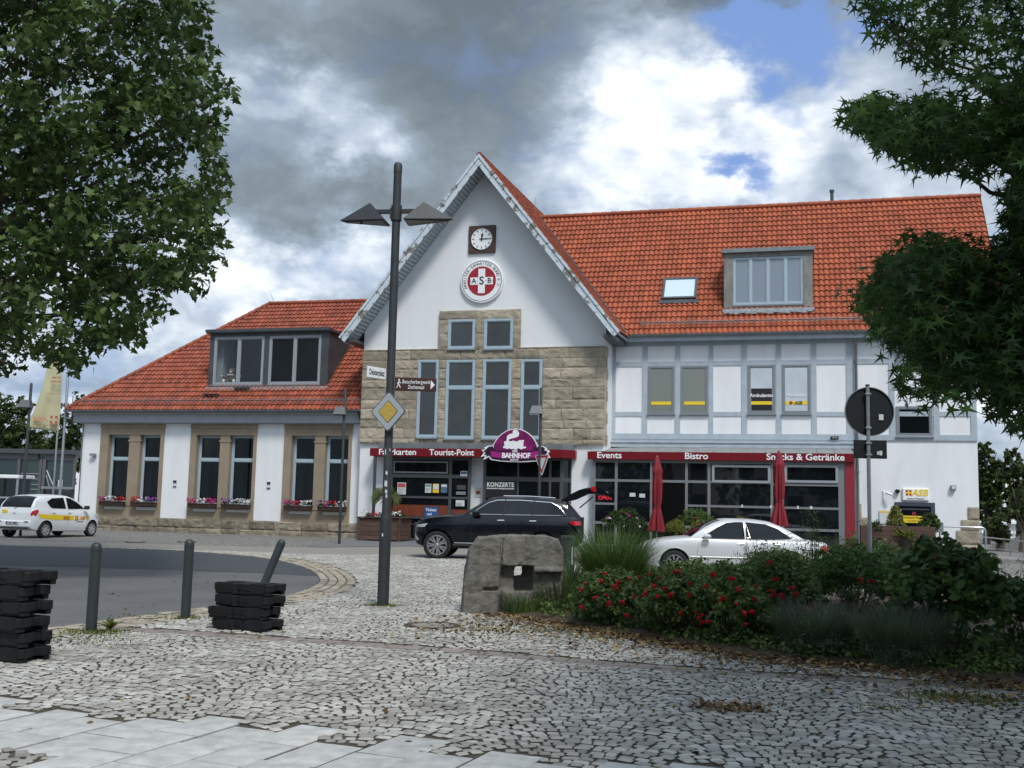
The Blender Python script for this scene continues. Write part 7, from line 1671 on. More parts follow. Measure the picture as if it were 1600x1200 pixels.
# ---- right sweetgum tree
tp = Vector((6.6, 10.4, 0)); e = empty('sweetgum_tree', 'dark sweetgum tree with star-shaped leaves at the right edge', 'tree', tp)
PL = [[(1352, 8), (1360, 40), (1372, 50), (1398, 60), (1420, 85), (1446, 108), (1462, 128), (1500, 142), (1535, 135), (1570, 148), (2100, 150), (2100, -500), (1300, -500), (1340, -60)],
      [(1334, 182), (1348, 150), (1366, 148), (1384, 170), (1398, 172), (1404, 148), (1424, 152), (1440, 172), (1458, 160), (1500, 160), (1560, 155), (2100, 140), (2100, 320), (1640, 300), (1600, 275), (1560, 262), (1520, 262), (1480, 255), (1448, 262), (1430, 262), (1415, 228), (1390, 222), (1370, 215), (1345, 198)],
      [(1330, 462), (1346, 448), (1362, 440), (1390, 402), (1404, 386), (1430, 378), (1460, 368), (1500, 378), (1545, 392), (1600, 372), (2100, 340), (2100, 640), (1600, 640), (1560, 600), (1500, 574), (1450, 568), (1400, 545), (1388, 528), (1376, 495), (1346, 492)],
      [(1394, 590), (1410, 575), (1440, 578), (1480, 560), (1560, 565), (2100, 560), (2100, 640), (1760, 690), (1600, 672), (1566, 640), (1540, 615), (1480, 622), (1430, 618), (1404, 612)],
      [(1585, 290), (1660, 290), (1660, 370), (1590, 370)]]
HO = [[(1440, 140), (1560, 146), (1560, 172), (1450, 160)], [(1540, 255), (1620, 262), (1620, 290), (1560, 285)], [(1498, 80), (1530, 78), (1535, 105), (1500, 108)], [(1560, 515), (1590, 510), (1590, 540), (1565, 545)], [(1480, 540), (1510, 538), (1505, 552)]]
C2 = np.concatenate([px_clusters([p], 8.2, 11.6, n, 31 + i, thr=-.10, nscale=1.7, holes=HO) for i, (p, n) in enumerate(zip(PL, (1500, 1000, 1500, 420, 130)))])
C2 = C2[(C2[:, 0] < 8.6) & (C2[:, 2] < 9.2)]
leaf_cloud('crown', C2 - np.array(tp), .20, 13, .118, 'star', lm_gum, e, 41, droop=1.0, flat=.55)
mb = MB(); mb.tube([(0, 0, -.1), (0, 0, .5), (.05, 0, 2), (.02, .1, 4), (0, .1, 7), (0, .1, 9)], [.24, .19, .16, .13, .08, .03], 12); mb.obj('trunk', m_bark, e, sm=60)
T = [AT(px, py, Y) - tp for px, py, Y in ((1365, 20, 9.5), (1420, 60, 10), (1345, 185, 9.5), (1420, 240, 9.6), (1500, 220, 10), (1345, 470, 9.5), (1400, 400, 9.8), (1400, 540, 9.3), (1400, 600, 9.6), (1500, 450, 9.2), (1480, 590, 9.9), (1560, 120, 9.4), (1580, 660, 9.5))]
limbs('branch', (.02, .0, 3.6), T[:4] + T[4:5] + T[11:12], .05, e, seed=5); limbs('branch', (.03, .0, 2.2), T[5:11] + T[12:], .05, e, seed=6)

# ---- tree to the right of the photographer: it shades the near right of the square
tp = Vector((7.2, 1.2, 0)); e = empty('plane_tree', 'plane tree beside the photographer, to the right of the view', 'tree', tp)
r = np.random.default_rng(71); d = r.normal(size=(620, 3)); d /= np.linalg.norm(d, axis=1)[:, None]; C_ = d * (r.random(620) ** .4)[:, None] * np.array([4.6, 4.2, 3.4]) + np.array([-.4, 0, 9.6])
leaf_cloud('crown', C_, .55, 14, .30, 'maple', lm_plane, e, 72); mb = MB(); mb.tube([(0, 0, -.1), (0, 0, 3), (0, .1, 6), (0, 0, 11)], [.3, .24, .18, .05], 12); mb.obj('trunk', m_bark, e, sm=60)
# ---- rose bed
def dome_clusters(cx, cy, z0, rx, ry, h, n, seed, shell=.55, lump=.25):
    r = np.random.default_rng(seed); out = []
    while len(out) < n:
        d = r.normal(size=3); d[2] = abs(d[2]) if r.random() < .8 else d[2]; d /= np.linalg.norm(d); q = shell + (1 - shell) * r.random()
        k = 1 + lump * noise.noise(Vector((d[0] * 2.2 + seed, d[1] * 2.2, d[2] * 2.2))); p = (cx + rx * d[0] * q * k, cy + ry * d[1] * q * k, z0 + h * .45 + h * .55 * d[2] * q * k)
        if p[2] > .02: out.append(p)
    return np.array(out)
def bush_dims(pxc, base, x0, x1, top, depth=.6):
    """place and size from where the plant stands in the picture"""
    X, Y = G(pxc, base); Y += depth * .12; s = F / Y; X = (pxc - 800) / F * Y
    return X, Y, (x1 - x0) / 2 / s, depth, AT(pxc, top, Y).z
ROSES = []
spec = [(955, 982, 900, 1015, 895, 'rose bush with the brightest red blooms at the left end of the bed'), (1052, 998, 995, 1112, 897, 'rose bush dotted with red blooms, second from the left end'),
        (1142, 1010, 1085, 1200, 890, 'rose bush with red blooms in the middle of the bed'), (1218, 1004, 1165, 1275, 872, 'rose bush with few red blooms behind the left lavender'), (1330, 990, 1262, 1400, 858, 'loose tall rose bush around the foot of the round sign post')]
RB_ = []
for i, (pc, bs_, a, b, tp_, lab) in enumerate(spec):
    X, Y, rx, ry, h = bush_dims(pc, bs_, a, b, tp_, .75 if i < 4 else 1.0)
    e = empty('rose_bush', lab, 'rose bush', (X, Y, .05), group='rose bushes in the bed'); C_ = dome_clusters(0, 0, 0, rx, ry, h, 430, 50 + i)
    leaf_cloud('foliage', C_, .085, 15, .058, 'oval', lm_bush if i < 4 else lm_bush2, e, 60 + i, droop=.2, flat=.8)
    mb = MB(); rr = random.Random(i)
    for k in range(16):
        a_ = rr.uniform(0, 6.28); q = rr.uniform(.2, .8); mb.tube([(0 + .05 * math.cos(a_), .05 * math.sin(a_), 0), (rx * q * .6 * math.cos(a_), ry * q * .6 * math.sin(a_), h * .5), (rx * q * math.cos(a_), ry * q * math.sin(a_), h * rr.uniform(.75, 1.0))], [.009, .006, .003], 5)
    mb.obj('stems', mat('green_stem', (.06, .07, .03), .7), e); RB_.append((e, X, Y, rx, ry, h))
# blooms: one mesh, copied
mb = MB(); r_ = random.Random(4)
for ring, (n, rr_, zz, sz_) in enumerate(((3, .008, .022, .020), (5, .019, .012, .026), (7, .030, .0, .030))):
    for k in range(n):
        a = 2 * math.pi * k / n + ring; ca, sa = math.cos(a), math.sin(a); V = []
        for (u, v) in ((-.6, -.5), (.6, -.5), (.75, .3), (.3, .75), (-.3, .75), (-.75, .3)):
            V.append((ca * rr_ * (1 + .35 * (v > 0)) - sa * u * sz_, sa * rr_ * (1 + .35 * (v > 0)) + ca * u * sz_, zz + v * sz_ * (.9 - .25 * ring)))
        mb.add(V, [(0, 1, 2, 3, 4, 5)])
mb.ball((0, 0, .008), (.018, .018, .022), 8, 6)
m_rose = mat('rose_petal', (.42, .005, .012), .6, rndvar=.35, trans=.15); bloom_me = mb.mesh('bloom', m_rose, sm=60)
BL = [(908, 922), (914, 912), (939, 909), (945, 897), (961, 916), (967, 911), (964, 921), (948, 931), (970, 941), (974, 944), (950, 946), (908, 950), (978, 962), (959, 983), (969, 983), (991, 933), (998, 902), (1009, 928), (1012, 923), (1021, 916), (1028, 933), (1030, 903), (1037, 922), (1042, 920), (1045, 931), (1053, 894), (1059, 894), (1078, 930), (1077, 912), (1087, 958), (1092, 966), (1097, 962), (1097, 973), (1064, 958), (1108, 972), (1102, 917), (1130, 934), (1128, 938), (1150, 944), (1152, 920), (1178, 937), (1162, 959), (1172, 958), (1166, 976), (1181, 917), (1206, 925), (1209, 929), (1220, 931), (1223, 934), (1235, 920), (1245, 931), (1212, 906), (1203, 880), (1344, 906), (1348, 912), (1361, 909), (1312, 945), (1331, 946), (1365, 947), (1269, 947), (1270, 955), (1256, 953), (1230, 962), (1115, 900), (1015, 898), (985, 905), (930, 935), (1140, 905)]
rr = random.Random(12)
for px, py in BL:
    d = ray(px, py); best = None
    for (e, X, Y, rx, ry, h) in RB_:
        # intersection with the bush ellipsoid
        c = Vector((X, Y, .05 + h * .45)); S_ = Vector((1 / (rx * 1.0), 1 / (ry * 1.0), 1 / (h * .57))); o_ = Vector((0, 0, CAMH)) - c; oo = Vector([o_[i] * S_[i] for i in range(3)]); dd_ = Vector([d[i] * S_[i] for i in range(3)])
        A = dd_.dot(dd_); B2 = 2 * oo.dot(dd_); C_ = oo.dot(oo) - 1; D_ = B2 * B2 - 4 * A * C_
        t = (-B2 - math.sqrt(D_)) / (2 * A) if D_ > 0 else None
        if t and (best is None or t < best[0]): best = (t, e)
    if best is None:
        e, X, Y, rx, ry, h = min(RB_, key=lambda q: abs(W2P(q[1], q[2], .5)[0] - px)); best = ((Y - ry * .4) / d.y, e)
    P = Vector((0, 0, CAMH)) + d * (best[0] * .995)
    for j in range(rr.choice((1, 1, 2))):
        b = bpy.data.objects.new('bloom', bloom_me); COL.objects.link(b); b.parent = best[1]; b.location = P - Vector(best[1].location) + Vector((rr.uniform(-.035, .035), rr.uniform(-.05, 0), rr.uniform(-.03, .03))) * (j > 0); b.rotation_euler = (rr.uniform(.2, 1.2), rr.uniform(-.5, .5), rr.uniform(0, 6)); s = rr.uniform(.6, 1.0); b.scale = (s, s, s)
def blades(name, n, r0, h, lean, w, m_, parent, seed, segs=5, cx=0, cy=0, arch=1.0):
    r = np.random.default_rng(seed); V = []; F_ = []; R = []
    for i in range(n):
        a = r.uniform(0, 2 * math.pi); q = r0 * math.sqrt(r.random()); x, y = cx + q * math.cos(a), cy + q * math.sin(a); az = a + r.normal() * .6; L_ = h * r.uniform(.6, 1.1); le = lean * r.uniform(.3, 1.2); k0 = len(V); ww_ = w * r.uniform(.6, 1.2)
        sx_, sy_ = -math.sin(az + r.normal() * .8), math.cos(az); th_ = .08
        px_, py_, pz_ = x, y, 0.0
        for s_ in range(segs + 1):
            t = s_ / segs; wv_ = ww_ * (1 - t) ** .6 * .5 + .0004; V += [(px_ - sx_ * wv_, py_ - sy_ * wv_, pz_), (px_ + sx_ * wv_, py_ + sy_ * wv_, pz_)]
            ang = le * (t + 1 / segs) ** (1.2) * arch; px_ += math.cos(az) * math.sin(ang) * L_ / segs; py_ += math.sin(az) * math.sin(ang) * L_ / segs; pz_ += math.cos(ang) * L_ / segs
        rv = r.random()
        for s_ in range(segs): F_.append((k0 + 2 * s_, k0 + 2 * s_ + 1, k0 + 2 * s_ + 3, k0 + 2 * s_ + 2)); R.append(rv)
    me = raw_mesh(name, V, np.array(F_).ravel(), np.arange(len(F_)) * 4, m_, R); o = bpy.data.objects.new(name, me); COL.objects.link(o)
    if parent: o.parent = parent
    return o
X, Y = G(958, 948); e = empty('ornamental_grass', 'tall arching ornamental grass clump between the boulder and the roses', 'grass clump', (X, Y, .03)); blades('blades', 2600, .34, 1.28, 1.15, .011, lm_grass, e, 5, segs=6)
blades('inner_blades', 900, .30, .85, .9, .012, lm_bush, e, 6, segs=5)
for i, (px, py, h, r0, n, m_, lab) in enumerate(((815, 962, .36, .24, 500, lm_bush, 'low tuft of dark grass at the foot of the boulder'), (868, 960, .62, .26, 500, lm_lite, 'feathery green tuft right of the boulder'), (885, 940, .8, .3, 500, lm_bush, 'dark grassy tuft behind the boulder'))):
    X, Y = G(px, py); e = empty('grass_tuft', lab, 'grass tuft', (X, Y, .02)); blades('blades', n, r0, h, 1.0, .010, m_, e, 70 + i)
for i, (px, py, a, b, tp_, lab) in enumerate(((1272, 1028, 1218, 1325, 945, 'grey-green lavender clump in front of the roses, the left one'), (1408, 1044, 1350, 1468, 950, 'grey-green lavender clump in front of the broad-leaved shrub, the right one'))):
    X, Y, rx, ry, h = bush_dims(px, py, a, b, tp_, .5); e = empty('lavender', lab, 'lavender', (X, Y, .04), group='lavender clumps'); blades('stems', 3400, rx * .8, h * 1.05, 1.3, .006, lm_lav, e, 80 + i, segs=4)
    blades('flower_spikes', 160, rx * .75, h * 1.35, .8, .007, mat('lavender_spike', (.07, .06, .10), .8), e, 85 + i, segs=4); leaf_cloud('foliage', dome_clusters(0, 0, -.08, rx * 1.0, ry * .95, h * .8, 420, 90 + i), .09, 16, .05, 'lance', lm_lav, e, 91 + i)
X, Y, rx, ry, h = bush_dims(1475, 1036, 1395, 1556, 868, .9); e = empty('broad_leaved_shrub', 'dark broad-leaved shrub at the right end of the rose bed', 'shrub', (X, Y, .04))
leaf_cloud('foliage', dome_clusters(0, 0, .12, rx, ry, h * 1.0, 330, 99), .12, 12, .105, 'oval', lm_bush2, e, 98, droop=.5); mb = MB()
for k in range(14): a_ = k * 2.4; mb.tube([(.06 * math.cos(a_), .06 * math.sin(a_), 0), (rx * .4 * math.cos(a_), ry * .4 * math.sin(a_), h * .5), (rx * .7 * math.cos(a_), ry * .7 * math.sin(a_), h * .9)], [.012, .008, .004], 5)
mb.obj('stems', m_bark, e)
for k, (dx, dz) in enumerate(((-.25, .95), (.15, 1.03))): b = bpy.data.objects.new('bloom', bloom_me); COL.objects.link(b); b.parent = e; b.location = (dx, -.4, h * dz)
X, Y, rx, ry, h = bush_dims(1600, 1030, 1562, 1650, 905, .8); e = empty('shrub', 'small dark shrub cut off by the right edge of the photo', 'shrub', (X, Y, .04)); leaf_cloud('foliage', dome_clusters(0, 0, 0, rx, ry, h, 260, 101), .10, 12, .07, 'oval', lm_bush2, e, 102); mb = MB(); mb.tube([(0, 0, 0), (-.1, 0, h * .5), (-.2, 0, h)], .01, 5); mb.obj('stem', m_bark, e)
def herb(px, py, top, n, seed, lab, m_=lm_lite, spread=.25, name='tall_herb', Yo=0):
    X, Y = G(px, py); Y += Yo; X = (px - 800) / F * Y; h = AT(px, top, Y).z; e = empty(name, lab, 'plant', (X, Y, .03)); mb = MB(); rr = random.Random(seed); cl = []
    for k in range(n):
        a = rr.uniform(0, 6.28); q = spread * rr.random(); hh = h * rr.uniform(.7, 1.03); P = [(q * .4 * math.cos(a), q * .4 * math.sin(a), 0), (q * .7 * math.cos(a), q * .7 * math.sin(a), hh * .5), (q * math.cos(a) + rr.uniform(-.06, .06), q * math.sin(a), hh)]; mb.tube(P, [.005, .004, .002], 4)
        for j in range(9): t = .25 + .75 * j / 8; cl.append(Vector(P[1]).lerp(Vector(P[2]), max(0, 2 * t - 1)) if t > .5 else Vector(P[0]).lerp(Vector(P[1]), 2 * t))
    mb.obj('stems', MATS['green_stem'], e); leaf_cloud('foliage', np.array([tuple(c) for c in cl]), .07, 7, .06, 'lance', m_, e, seed); return e
herb(1210, 985, 835, 16, 201, 'thin dark herb rising above the middle roses', lm_bush, .30, Yo=1.6); herb(1272, 985, 806, 18, 202, 'tall feathery herb in front of the boot of the silver saloon', lm_lite, .32, Yo=1.6); herb(1170, 975, 856, 26, 203, 'yellow-green leafy plant hiding the door sill of the silver saloon', lm_lite, .45, Yo=1.5); herb(1420, 990, 838, 20, 204, 'pale leafy herb between round sign and broad-leaved shrub', lm_lite, .4, Yo=1.2); herb(1330, 975, 838, 22, 205, 'pale feathery herb behind the round sign post', lm_lite, .4, Yo=1.6); herb(1580, 1030, 870, 6, 206, 'sparse thin herb with small dark heads at the right edge', lm_bush, .2, Yo=.3)
# broad dark filler plants in the depth of the bed
for i, (px, py, a, b, tp_) in enumerate(((1000, 955, 930, 1060, 896), (1110, 960, 1040, 1180, 888), (1250, 960, 1180, 1320, 868), (1390, 970, 1310, 1480, 855), (1500, 985, 1430, 1560, 880))):
    X, Y, rx, ry, h = bush_dims(px, py, a, b, tp_, 1.0); Y += 1.2; e = empty('rose_bush', ['leafy rose bush in the back row behind the ornamental grass', 'leafy rose bush in the back row before the front wheel of the saloon', 'leafy rose bush in the back row before the saloon door', 'leafy rose bush in the back row behind the round sign', 'leafy bush in the back row before the terrace wall'][i], 'rose bush', (X, Y, .05), group='rose bushes in the back row'); leaf_cloud('foliage', dome_clusters(0, 0, 0, rx * 1.1, ry, h, 330, 120 + i), .10, 14, .065, 'oval', lm_bush if i < 3 else lm_bush2, e, 130 + i)
# dark undergrowth between the bushes
r = np.random.default_rng(55); C_ = []; fbed = in_poly(BED)
while len(C_) < 1500:
    px, py = r.uniform(780, 1660), r.uniform(915, 1075); X, Y = G(px, py)
    d_ = dist_poly(BED_FRONT, np.array([X]), np.array([Y]))[0]
    if fbed(np.array([X]), np.array([Y]))[0] and .22 < d_ < 2.6: C_.append((X, Y, .06 + .12 * r.random() * min(1, d_ * 2)))
o = leaf_cloud('undergrowth', np.array(C_), .13, 12, .06, 'oval', lm_bush, None, 56, droop=.1); tag(o, 'low dark green undergrowth between the rose bushes', 'undergrowth', kind='stuff')
# ---- small weeds and fallen leaves
def scatter(name, pts, size, m_, seed, shape='oval', up=.03, lab=None):
    r = np.random.default_rng(seed); pts = np.asarray(pts, float); N_ = len(pts); S = np.array(SHAPES[shape]); k = len(S); nn = r.normal(size=(N_, 3)) * .35 + np.array([0, 0, 1]); nn /= np.linalg.norm(nn, axis=1)[:, None]; tp = r.normal(size=(N_, 3)); tp -= (tp * nn).sum(1)[:, None] * nn; tp /= np.linalg.norm(tp, axis=1)[:, None]; sd = np.cross(nn, tp); sz_ = size * (.5 + r.random(N_))
    V = pts[:, None, :] + (S[None, :, 0, None] * 1.5 * sd[:, None] + S[None, :, 1, None] * tp[:, None] + (-.6 * S[:, 0] ** 2)[None, :, None] * nn[:, None]) * sz_[:, None, None]
    V[..., 2] = np.maximum(V[..., 2], .016)
    me = raw_mesh(name, V.reshape(-1, 3), np.arange(N_ * k), np.arange(N_) * k, m_, r.random(N_)); o = bpy.data.objects.new(name, me); COL.objects.link(o); tag(o, lab, name.replace('_', ' '), kind='stuff'); return o
lm_dead = leaf_mat('fallen_leaf', (.09, .055, .03), (.36, .25, .12), rough=.8, trans=.05)
r = np.random.default_rng(77); pts = []
BF = np.array(BED_FRONT); seg = np.linalg.norm(np.diff(BF, axis=0), axis=1); ss = np.concatenate([[0], np.cumsum(seg)])
for _ in range(6500):
    s = r.uniform(0, ss[-1]); i = int(np.clip(np.searchsorted(ss, s) - 1, 0, len(seg) - 1)); t = (s - ss[i]) / seg[i]; p = BF[i] + (BF[i + 1] - BF[i]) * t; d = (BF[i + 1] - BF[i]) / seg[i]; nrm = np.array((-d[1], d[0])); off = r.normal() * .24 + .10
    if r.random() < .18: off -= abs(r.normal()) * .8
    pts.append((p[0] + nrm[0] * off, p[1] + nrm[1] * off, .03 + .02 * r.random()))
for cx_, cy_, n, sp_ in ((1140, 1110, 260, .16), (760, 985, 260, .5), (1520, 1098, 120, .3), (640, 1000, 60, .9), (1000, 1080, 60, 1.2)):
    X, Y = G(cx_, cy_)
    for _ in range(n): pts.append((X + r.normal() * sp_, Y + r.normal() * sp_ * .6, .022 + .012 * r.random()))
for _ in range(160): Y = r.uniform(7, 24); pts.append((r.uniform(-.4, .45) * Y, Y, .022))
scatter('fallen_leaves', pts, .045, lm_dead, 5, lab='brown and yellow fallen leaves along the front edge of the rose bed')
lm_weed = leaf_mat('weed_leaf', (.07, .11, .025), (.34, .34, .09))
def weed_patch(spots, seed):
    r = np.random.default_rng(seed); V = []; F_ = []; R = []
    for px, py, n, spx, h in spots:
        X, Y = G(px, py)
        for _ in range(int(n * 2.2)):
            x = X + r.normal() * spx; y = Y + r.normal() * spx * .7; L_ = h * r.uniform(.5, 1.3); a = r.uniform(0, 6.28); b_ = r.uniform(.3, 1.1); w = .008 * r.uniform(.6, 1.4); L_ *= 1.3; k = len(V); c_, s_ = math.cos(a), math.sin(a)
            for t in (0, .5, 1): V += [(x + c_ * b_ * L_ * t * t - s_ * w * (1.05 - t), y + s_ * b_ * L_ * t * t + c_ * w * (1.05 - t), .004 + L_ * t * (1 - .3 * t)), (x + c_ * b_ * L_ * t * t + s_ * w * (1.05 - t), y + s_ * b_ * L_ * t * t - c_ * w * (1.05 - t), .004 + L_ * t * (1 - .3 * t))]
            for q in (0, 1): F_.append((k + 2 * q, k + 2 * q + 1, k + 2 * q + 3, k + 2 * q + 2)); R.append(r.random())
    me = raw_mesh('weeds', V, np.array(F_).ravel(), np.arange(len(F_)) * 4, lm_weed, R); o = bpy.data.objects.new('weeds', me); COL.objects.link(o); return tag(o, 'grass and moss growing in the joints of the cobbles', 'weeds', kind='stuff')
sp_ = [(598, 948, 260, .14, .045), (640, 944, 60, .35, .03), (150, 990, 200, .18, .05), (130, 1000, 180, .35, .04), (200, 1010, 80, .3, .03), (292, 968, 120, .12, .04), (250, 965, 80, .3, .035), (700, 985, 160, .5, .03), (820, 985, 260, .5, .04), (1480, 1092, 220, .22, .045), (1560, 1100, 160, .22, .04), (1380, 1108, 60, .15, .04), (740, 1000, 160, .5, .02), (930, 1000, 160, .4, .035), (1180, 1038, 160, .5, .04), (1500, 1065, 160, .4, .04), (260, 1030, 40, .2, .03)]
weed_patch(sp_, 6)
def rosette(px, py, s, n, lab, m_=lm_weed):
    X, Y = G(px, py); mb = MB(); rr = random.Random(px)
    for k in range(n):
        a = 6.28 * k / n + rr.uniform(-.3, .3); L_ = s * rr.uniform(.7, 1.2); up = rr.uniform(.5, 1.3); c_, s_ = math.cos(a), math.sin(a); V = []
        for t, w in ((0, .1), (.3, .16), (.6, .22), (.85, .14), (1, .01)):
            rad = L_ * t * math.cos(up * (1 - .5 * t)); z = .03 + L_ * t * math.sin(up * (1 - .45 * t)); V += [(X + c_ * rad - s_ * w * L_ * .5, Y + s_ * rad + c_ * w * L_ * .5, z), (X + c_ * rad + s_ * w * L_ * .5, Y + s_ * rad - c_ * w * L_ * .5, z)]
        mb.add(V, [(2 * q, 2 * q + 1, 2 * q + 3, 2 * q + 2) for q in range(4)])
    o = mb.obj('weed_rosette', m_, sm=60, fix=False); tag(o, lab, 'weed')
rosette(172, 988, .20, 22, 'yellow-green leafy weed beside the first bollard', lm_weed); rosette(1165, 1012, .16, 14, 'leafy weed rosette in front of the middle roses', lm_bush); rosette(1200, 1012, .18, 12, 'broad weed rosette left of the left lavender', lm_lite); rosette(1140, 1016, .12, 10, 'small weed rosette at the bed edge below the roses', lm_lite)

# ---- plants in boxes and planters
for i, (e, a, b, yy, z, cols) in enumerate(FLOWER_BOXES):
    n = 46; C_ = np.stack([np.linspace(a + .03, b - .03, n), np.full(n, yy + .08) + RNG.normal(size=n) * .05, np.full(n, z + .14) + RNG.normal(size=n) * .05], 1); leaf_cloud('foliage', C_, .07, 10, .045, 'oval', lm_box, e, 300 + i)
    for j, cn in enumerate(cols):
        n = 20; x0_ = a + (b - a) * j / 3; C_ = np.stack([RNG.uniform(x0_ - .02, x0_ + (b - a) / 3 + .02, n), RNG.uniform(yy - .06, yy + .12, n), RNG.uniform(z + .10, z + .30, n)], 1); leaf_cloud('blossoms', C_, .035, 7, .055, 'maple', m_petal[cn], e, 320 + 3 * i + j, flat=1.2)
e = PALM; W_ = .84
mb = MB(); mb.tube([(0, 0, .85), (.02, 0, 1.2), (0, .02, 1.62)], [.09, .08, .06], 10); mb.obj('palm_trunk', m_bark, e, sm=50)
V = []; F_ = []; R = []; r = random.Random(8)
for k in range(34):
    a = k * 2.399; el = r.uniform(-.35, 1.1); L_ = r.uniform(.45, .62); d = Vector((math.cos(a) * math.cos(el), math.sin(a) * math.cos(el), math.sin(el))); c = Vector((0, 0, 1.62)) + d * L_ * .55; u = d.orthogonal().normalized(); w = d.cross(u)
    for j in range(15):
        t = (j - 7) / 7 * 1.15; dd_ = (d * math.cos(t) + u * math.sin(t)); tip = c + dd_ * L_ * .62 + Vector((0, 0, -.12 * abs(t) - .05)); mid = c + dd_ * L_ * .35; pw = dd_.cross(w).normalized() * .012; k0 = len(V); V += [tuple(c), tuple(mid + pw), tuple(tip), tuple(mid - pw)]; F_.append((k0, k0 + 1, k0 + 2, k0 + 3)); R.append(r.random())
me = raw_mesh('palm_fronds', V, np.array(F_).ravel(), np.arange(len(F_)) * 4, leaf_mat('palm_leaf', (.06, .08, .03), (.22, .23, .09)), R); o = bpy.data.objects.new('palm_fronds', me); COL.objects.link(o); o.parent = e
leaf_cloud('foliage', np.stack([RNG.uniform(-.75, .75, 60), RNG.uniform(-.48, .3, 60), RNG.uniform(.93, 1.05, 60)], 1), .09, 12, .06, 'oval', lm_box, e, 341)
for cn, x0_, x1_ in (('white', -.8, -.45), ('red', -.45, -.05), ('white', .35, .8), ('red', .1, .4)): leaf_cloud('blossoms', np.stack([RNG.uniform(x0_, x1_, 12), RNG.uniform(-.55, -.3, 12), RNG.uniform(.98, 1.15, 12)], 1), .04, 7, .06, 'maple', m_petal[cn], e, 345)
def potted(px, base, top, halfw, Y, lab, m_, flowers=None, name='potted_shrub', conical=False, seed=1, leaf=.06, dens=170):
    q = AT(px, top, Y); h = q.z; s = F / Y; e = empty(name, lab, 'potted plant', (q.x, Y, 0)); zb_ = AT(px, base, Y).z
    mb = MB(); mb.lathe([(.18, 0), (.24, max(.25, zb_ - .02)), (.26, max(.25, zb_)), (.22, max(.25, zb_) - .02)], 20); mb.obj('pot', mat('dark_pot', (.05, .04, .035), .7), e, sm=40)
    rx = halfw / s; C_ = dome_clusters(0, 0, zb_, rx, rx, (h - zb_), dens, seed)
    if conical:
        C_ = []; rr = np.random.default_rng(seed)
        for _ in range(dens): t = rr.random() ** .8; a = rr.uniform(0, 6.28); q_ = rx * (1 - t) ** .6 * rr.uniform(.6, 1); C_.append((q_ * math.cos(a), q_ * math.sin(a), zb_ + (h - zb_) * t))
        C_ = np.array(C_)
    leaf_cloud('foliage', C_, .10, 14, leaf, 'oval', m_, e, seed + 1)
    if flowers: 
        for cn, n in flowers: k = C_[RNG.choice(len(C_), n)]; leaf_cloud('blossoms', k * np.array([1.08, 1.08, 1.0]) + np.array([0, -.06, .03]), .05, 6, .07, 'maple', m_petal[cn], e, seed + 5)
    return e
yb_ = L2W(12, -2.9).y
potted(976, 840, 795, 34, L2W(10.5, -2.6).y, 'bushy oleander with pale blossoms behind the ornamental grass', lm_box, [('white', 12), ('pink', 8)], seed=401, leaf=.07, dens=300); potted(1088, 838, 793, 26, yb_, 'dark round shrub in a pot before the bistro doorway', lm_bush, [('red', 4)], seed=403, dens=260)
potted(1056, 845, 812, 16, yb_ - .4, 'small golden conifer in a pot right of the left parasol', lm_yel, seed=405, leaf=.04); potted(1088, 845, 818, 12, yb_ - .6, 'small yellow-leaved plant by the bistro doorway', lm_yel, [('white', 5), ('red', 3)], seed=407, leaf=.05); potted(1160, 835, 806, 14, yb_ - .5, 'yellow-green bush peeping over the roof of the silver saloon', lm_yel, seed=409, leaf=.05)
px0, px1, YP, pz = PLANT_R; yw = L2W((px0 + px1) / 2, YP + .35).y
potted(1399, 830, 792, 17, yw, 'golden cone-shaped conifer in the plank planter by the right entrance', lm_yel, conical=True, seed=411, leaf=.05, dens=300); potted(1452, 845, 802, 17, yw - .1, 'light green leafy shrub at the right end of the plank planter', lm_lite, seed=413, leaf=.08, dens=150); potted(1414, 845, 826, 15, yw - .3, 'low yellow variegated bush in the plank planter', lm_yel, [('red', 3)], seed=415, leaf=.05); potted(1368, 840, 812, 12, yw, 'sparse shrub beside the post in the plank planter', lm_box, seed=417, dens=60)
# ================================================================== BACKGROUND
m_steelg = mat('pavilion_steel', (.14, .14, .145), .5, .4); m_pglass = mat('green_glass', (.03, .05, .048), .05, spec=.8)
Yp = 58
e = empty('glass_pavilion', 'glass and steel pavilion left of the station', 'pavilion')
def wp(px, py, Y=Yp): return AT(px, py, Y)
mb = MB(); a, b = wp(-60, 703), wp(121, 705); mb.box(a.x - 2, b.x, Yp - .3, Yp + 5, a.z - .12, a.z + .12); mb.obj('roof', m_framed, e)
zt = a.z - .13
mb = MB(); mb.box(a.x - 2, b.x - .1, Yp, Yp + .06, 0, zt); mb.obj('pane', m_pglass, e)
mb = MB(); mb.box(a.x - 2, wp(62, 700).x, Yp - .1, Yp + .2, zt - .28, zt - .002); mb.box(wp(72, 700).x, b.x, Yp - .1, Yp + .2, zt - .30, zt - .002); mb.obj('fascia', m_steelg, e)
for x0, x1 in ((28, 32), (62, 66), (67, 72), (115, 119), (-10, -6)):
    mb = MB(); mb.box(wp(x0, 740).x, wp(x1, 740).x, Yp - .12, Yp - .02, 0, zt - .3); mb.obj('column', m_steelg, e)
mb = MB()
for py in (741, 749, 758, 765.5): z = wp(60, py).z; mb.box(wp(33, py).x, wp(61, py).x, Yp - .05, Yp - .02, z, z + .05)
z = wp(90, 764).z; mb.box(wp(70, 764).x, wp(119, 764).x, Yp - .5, Yp - .15, z, z + .12); mb.obj('rail', m_steel, e)
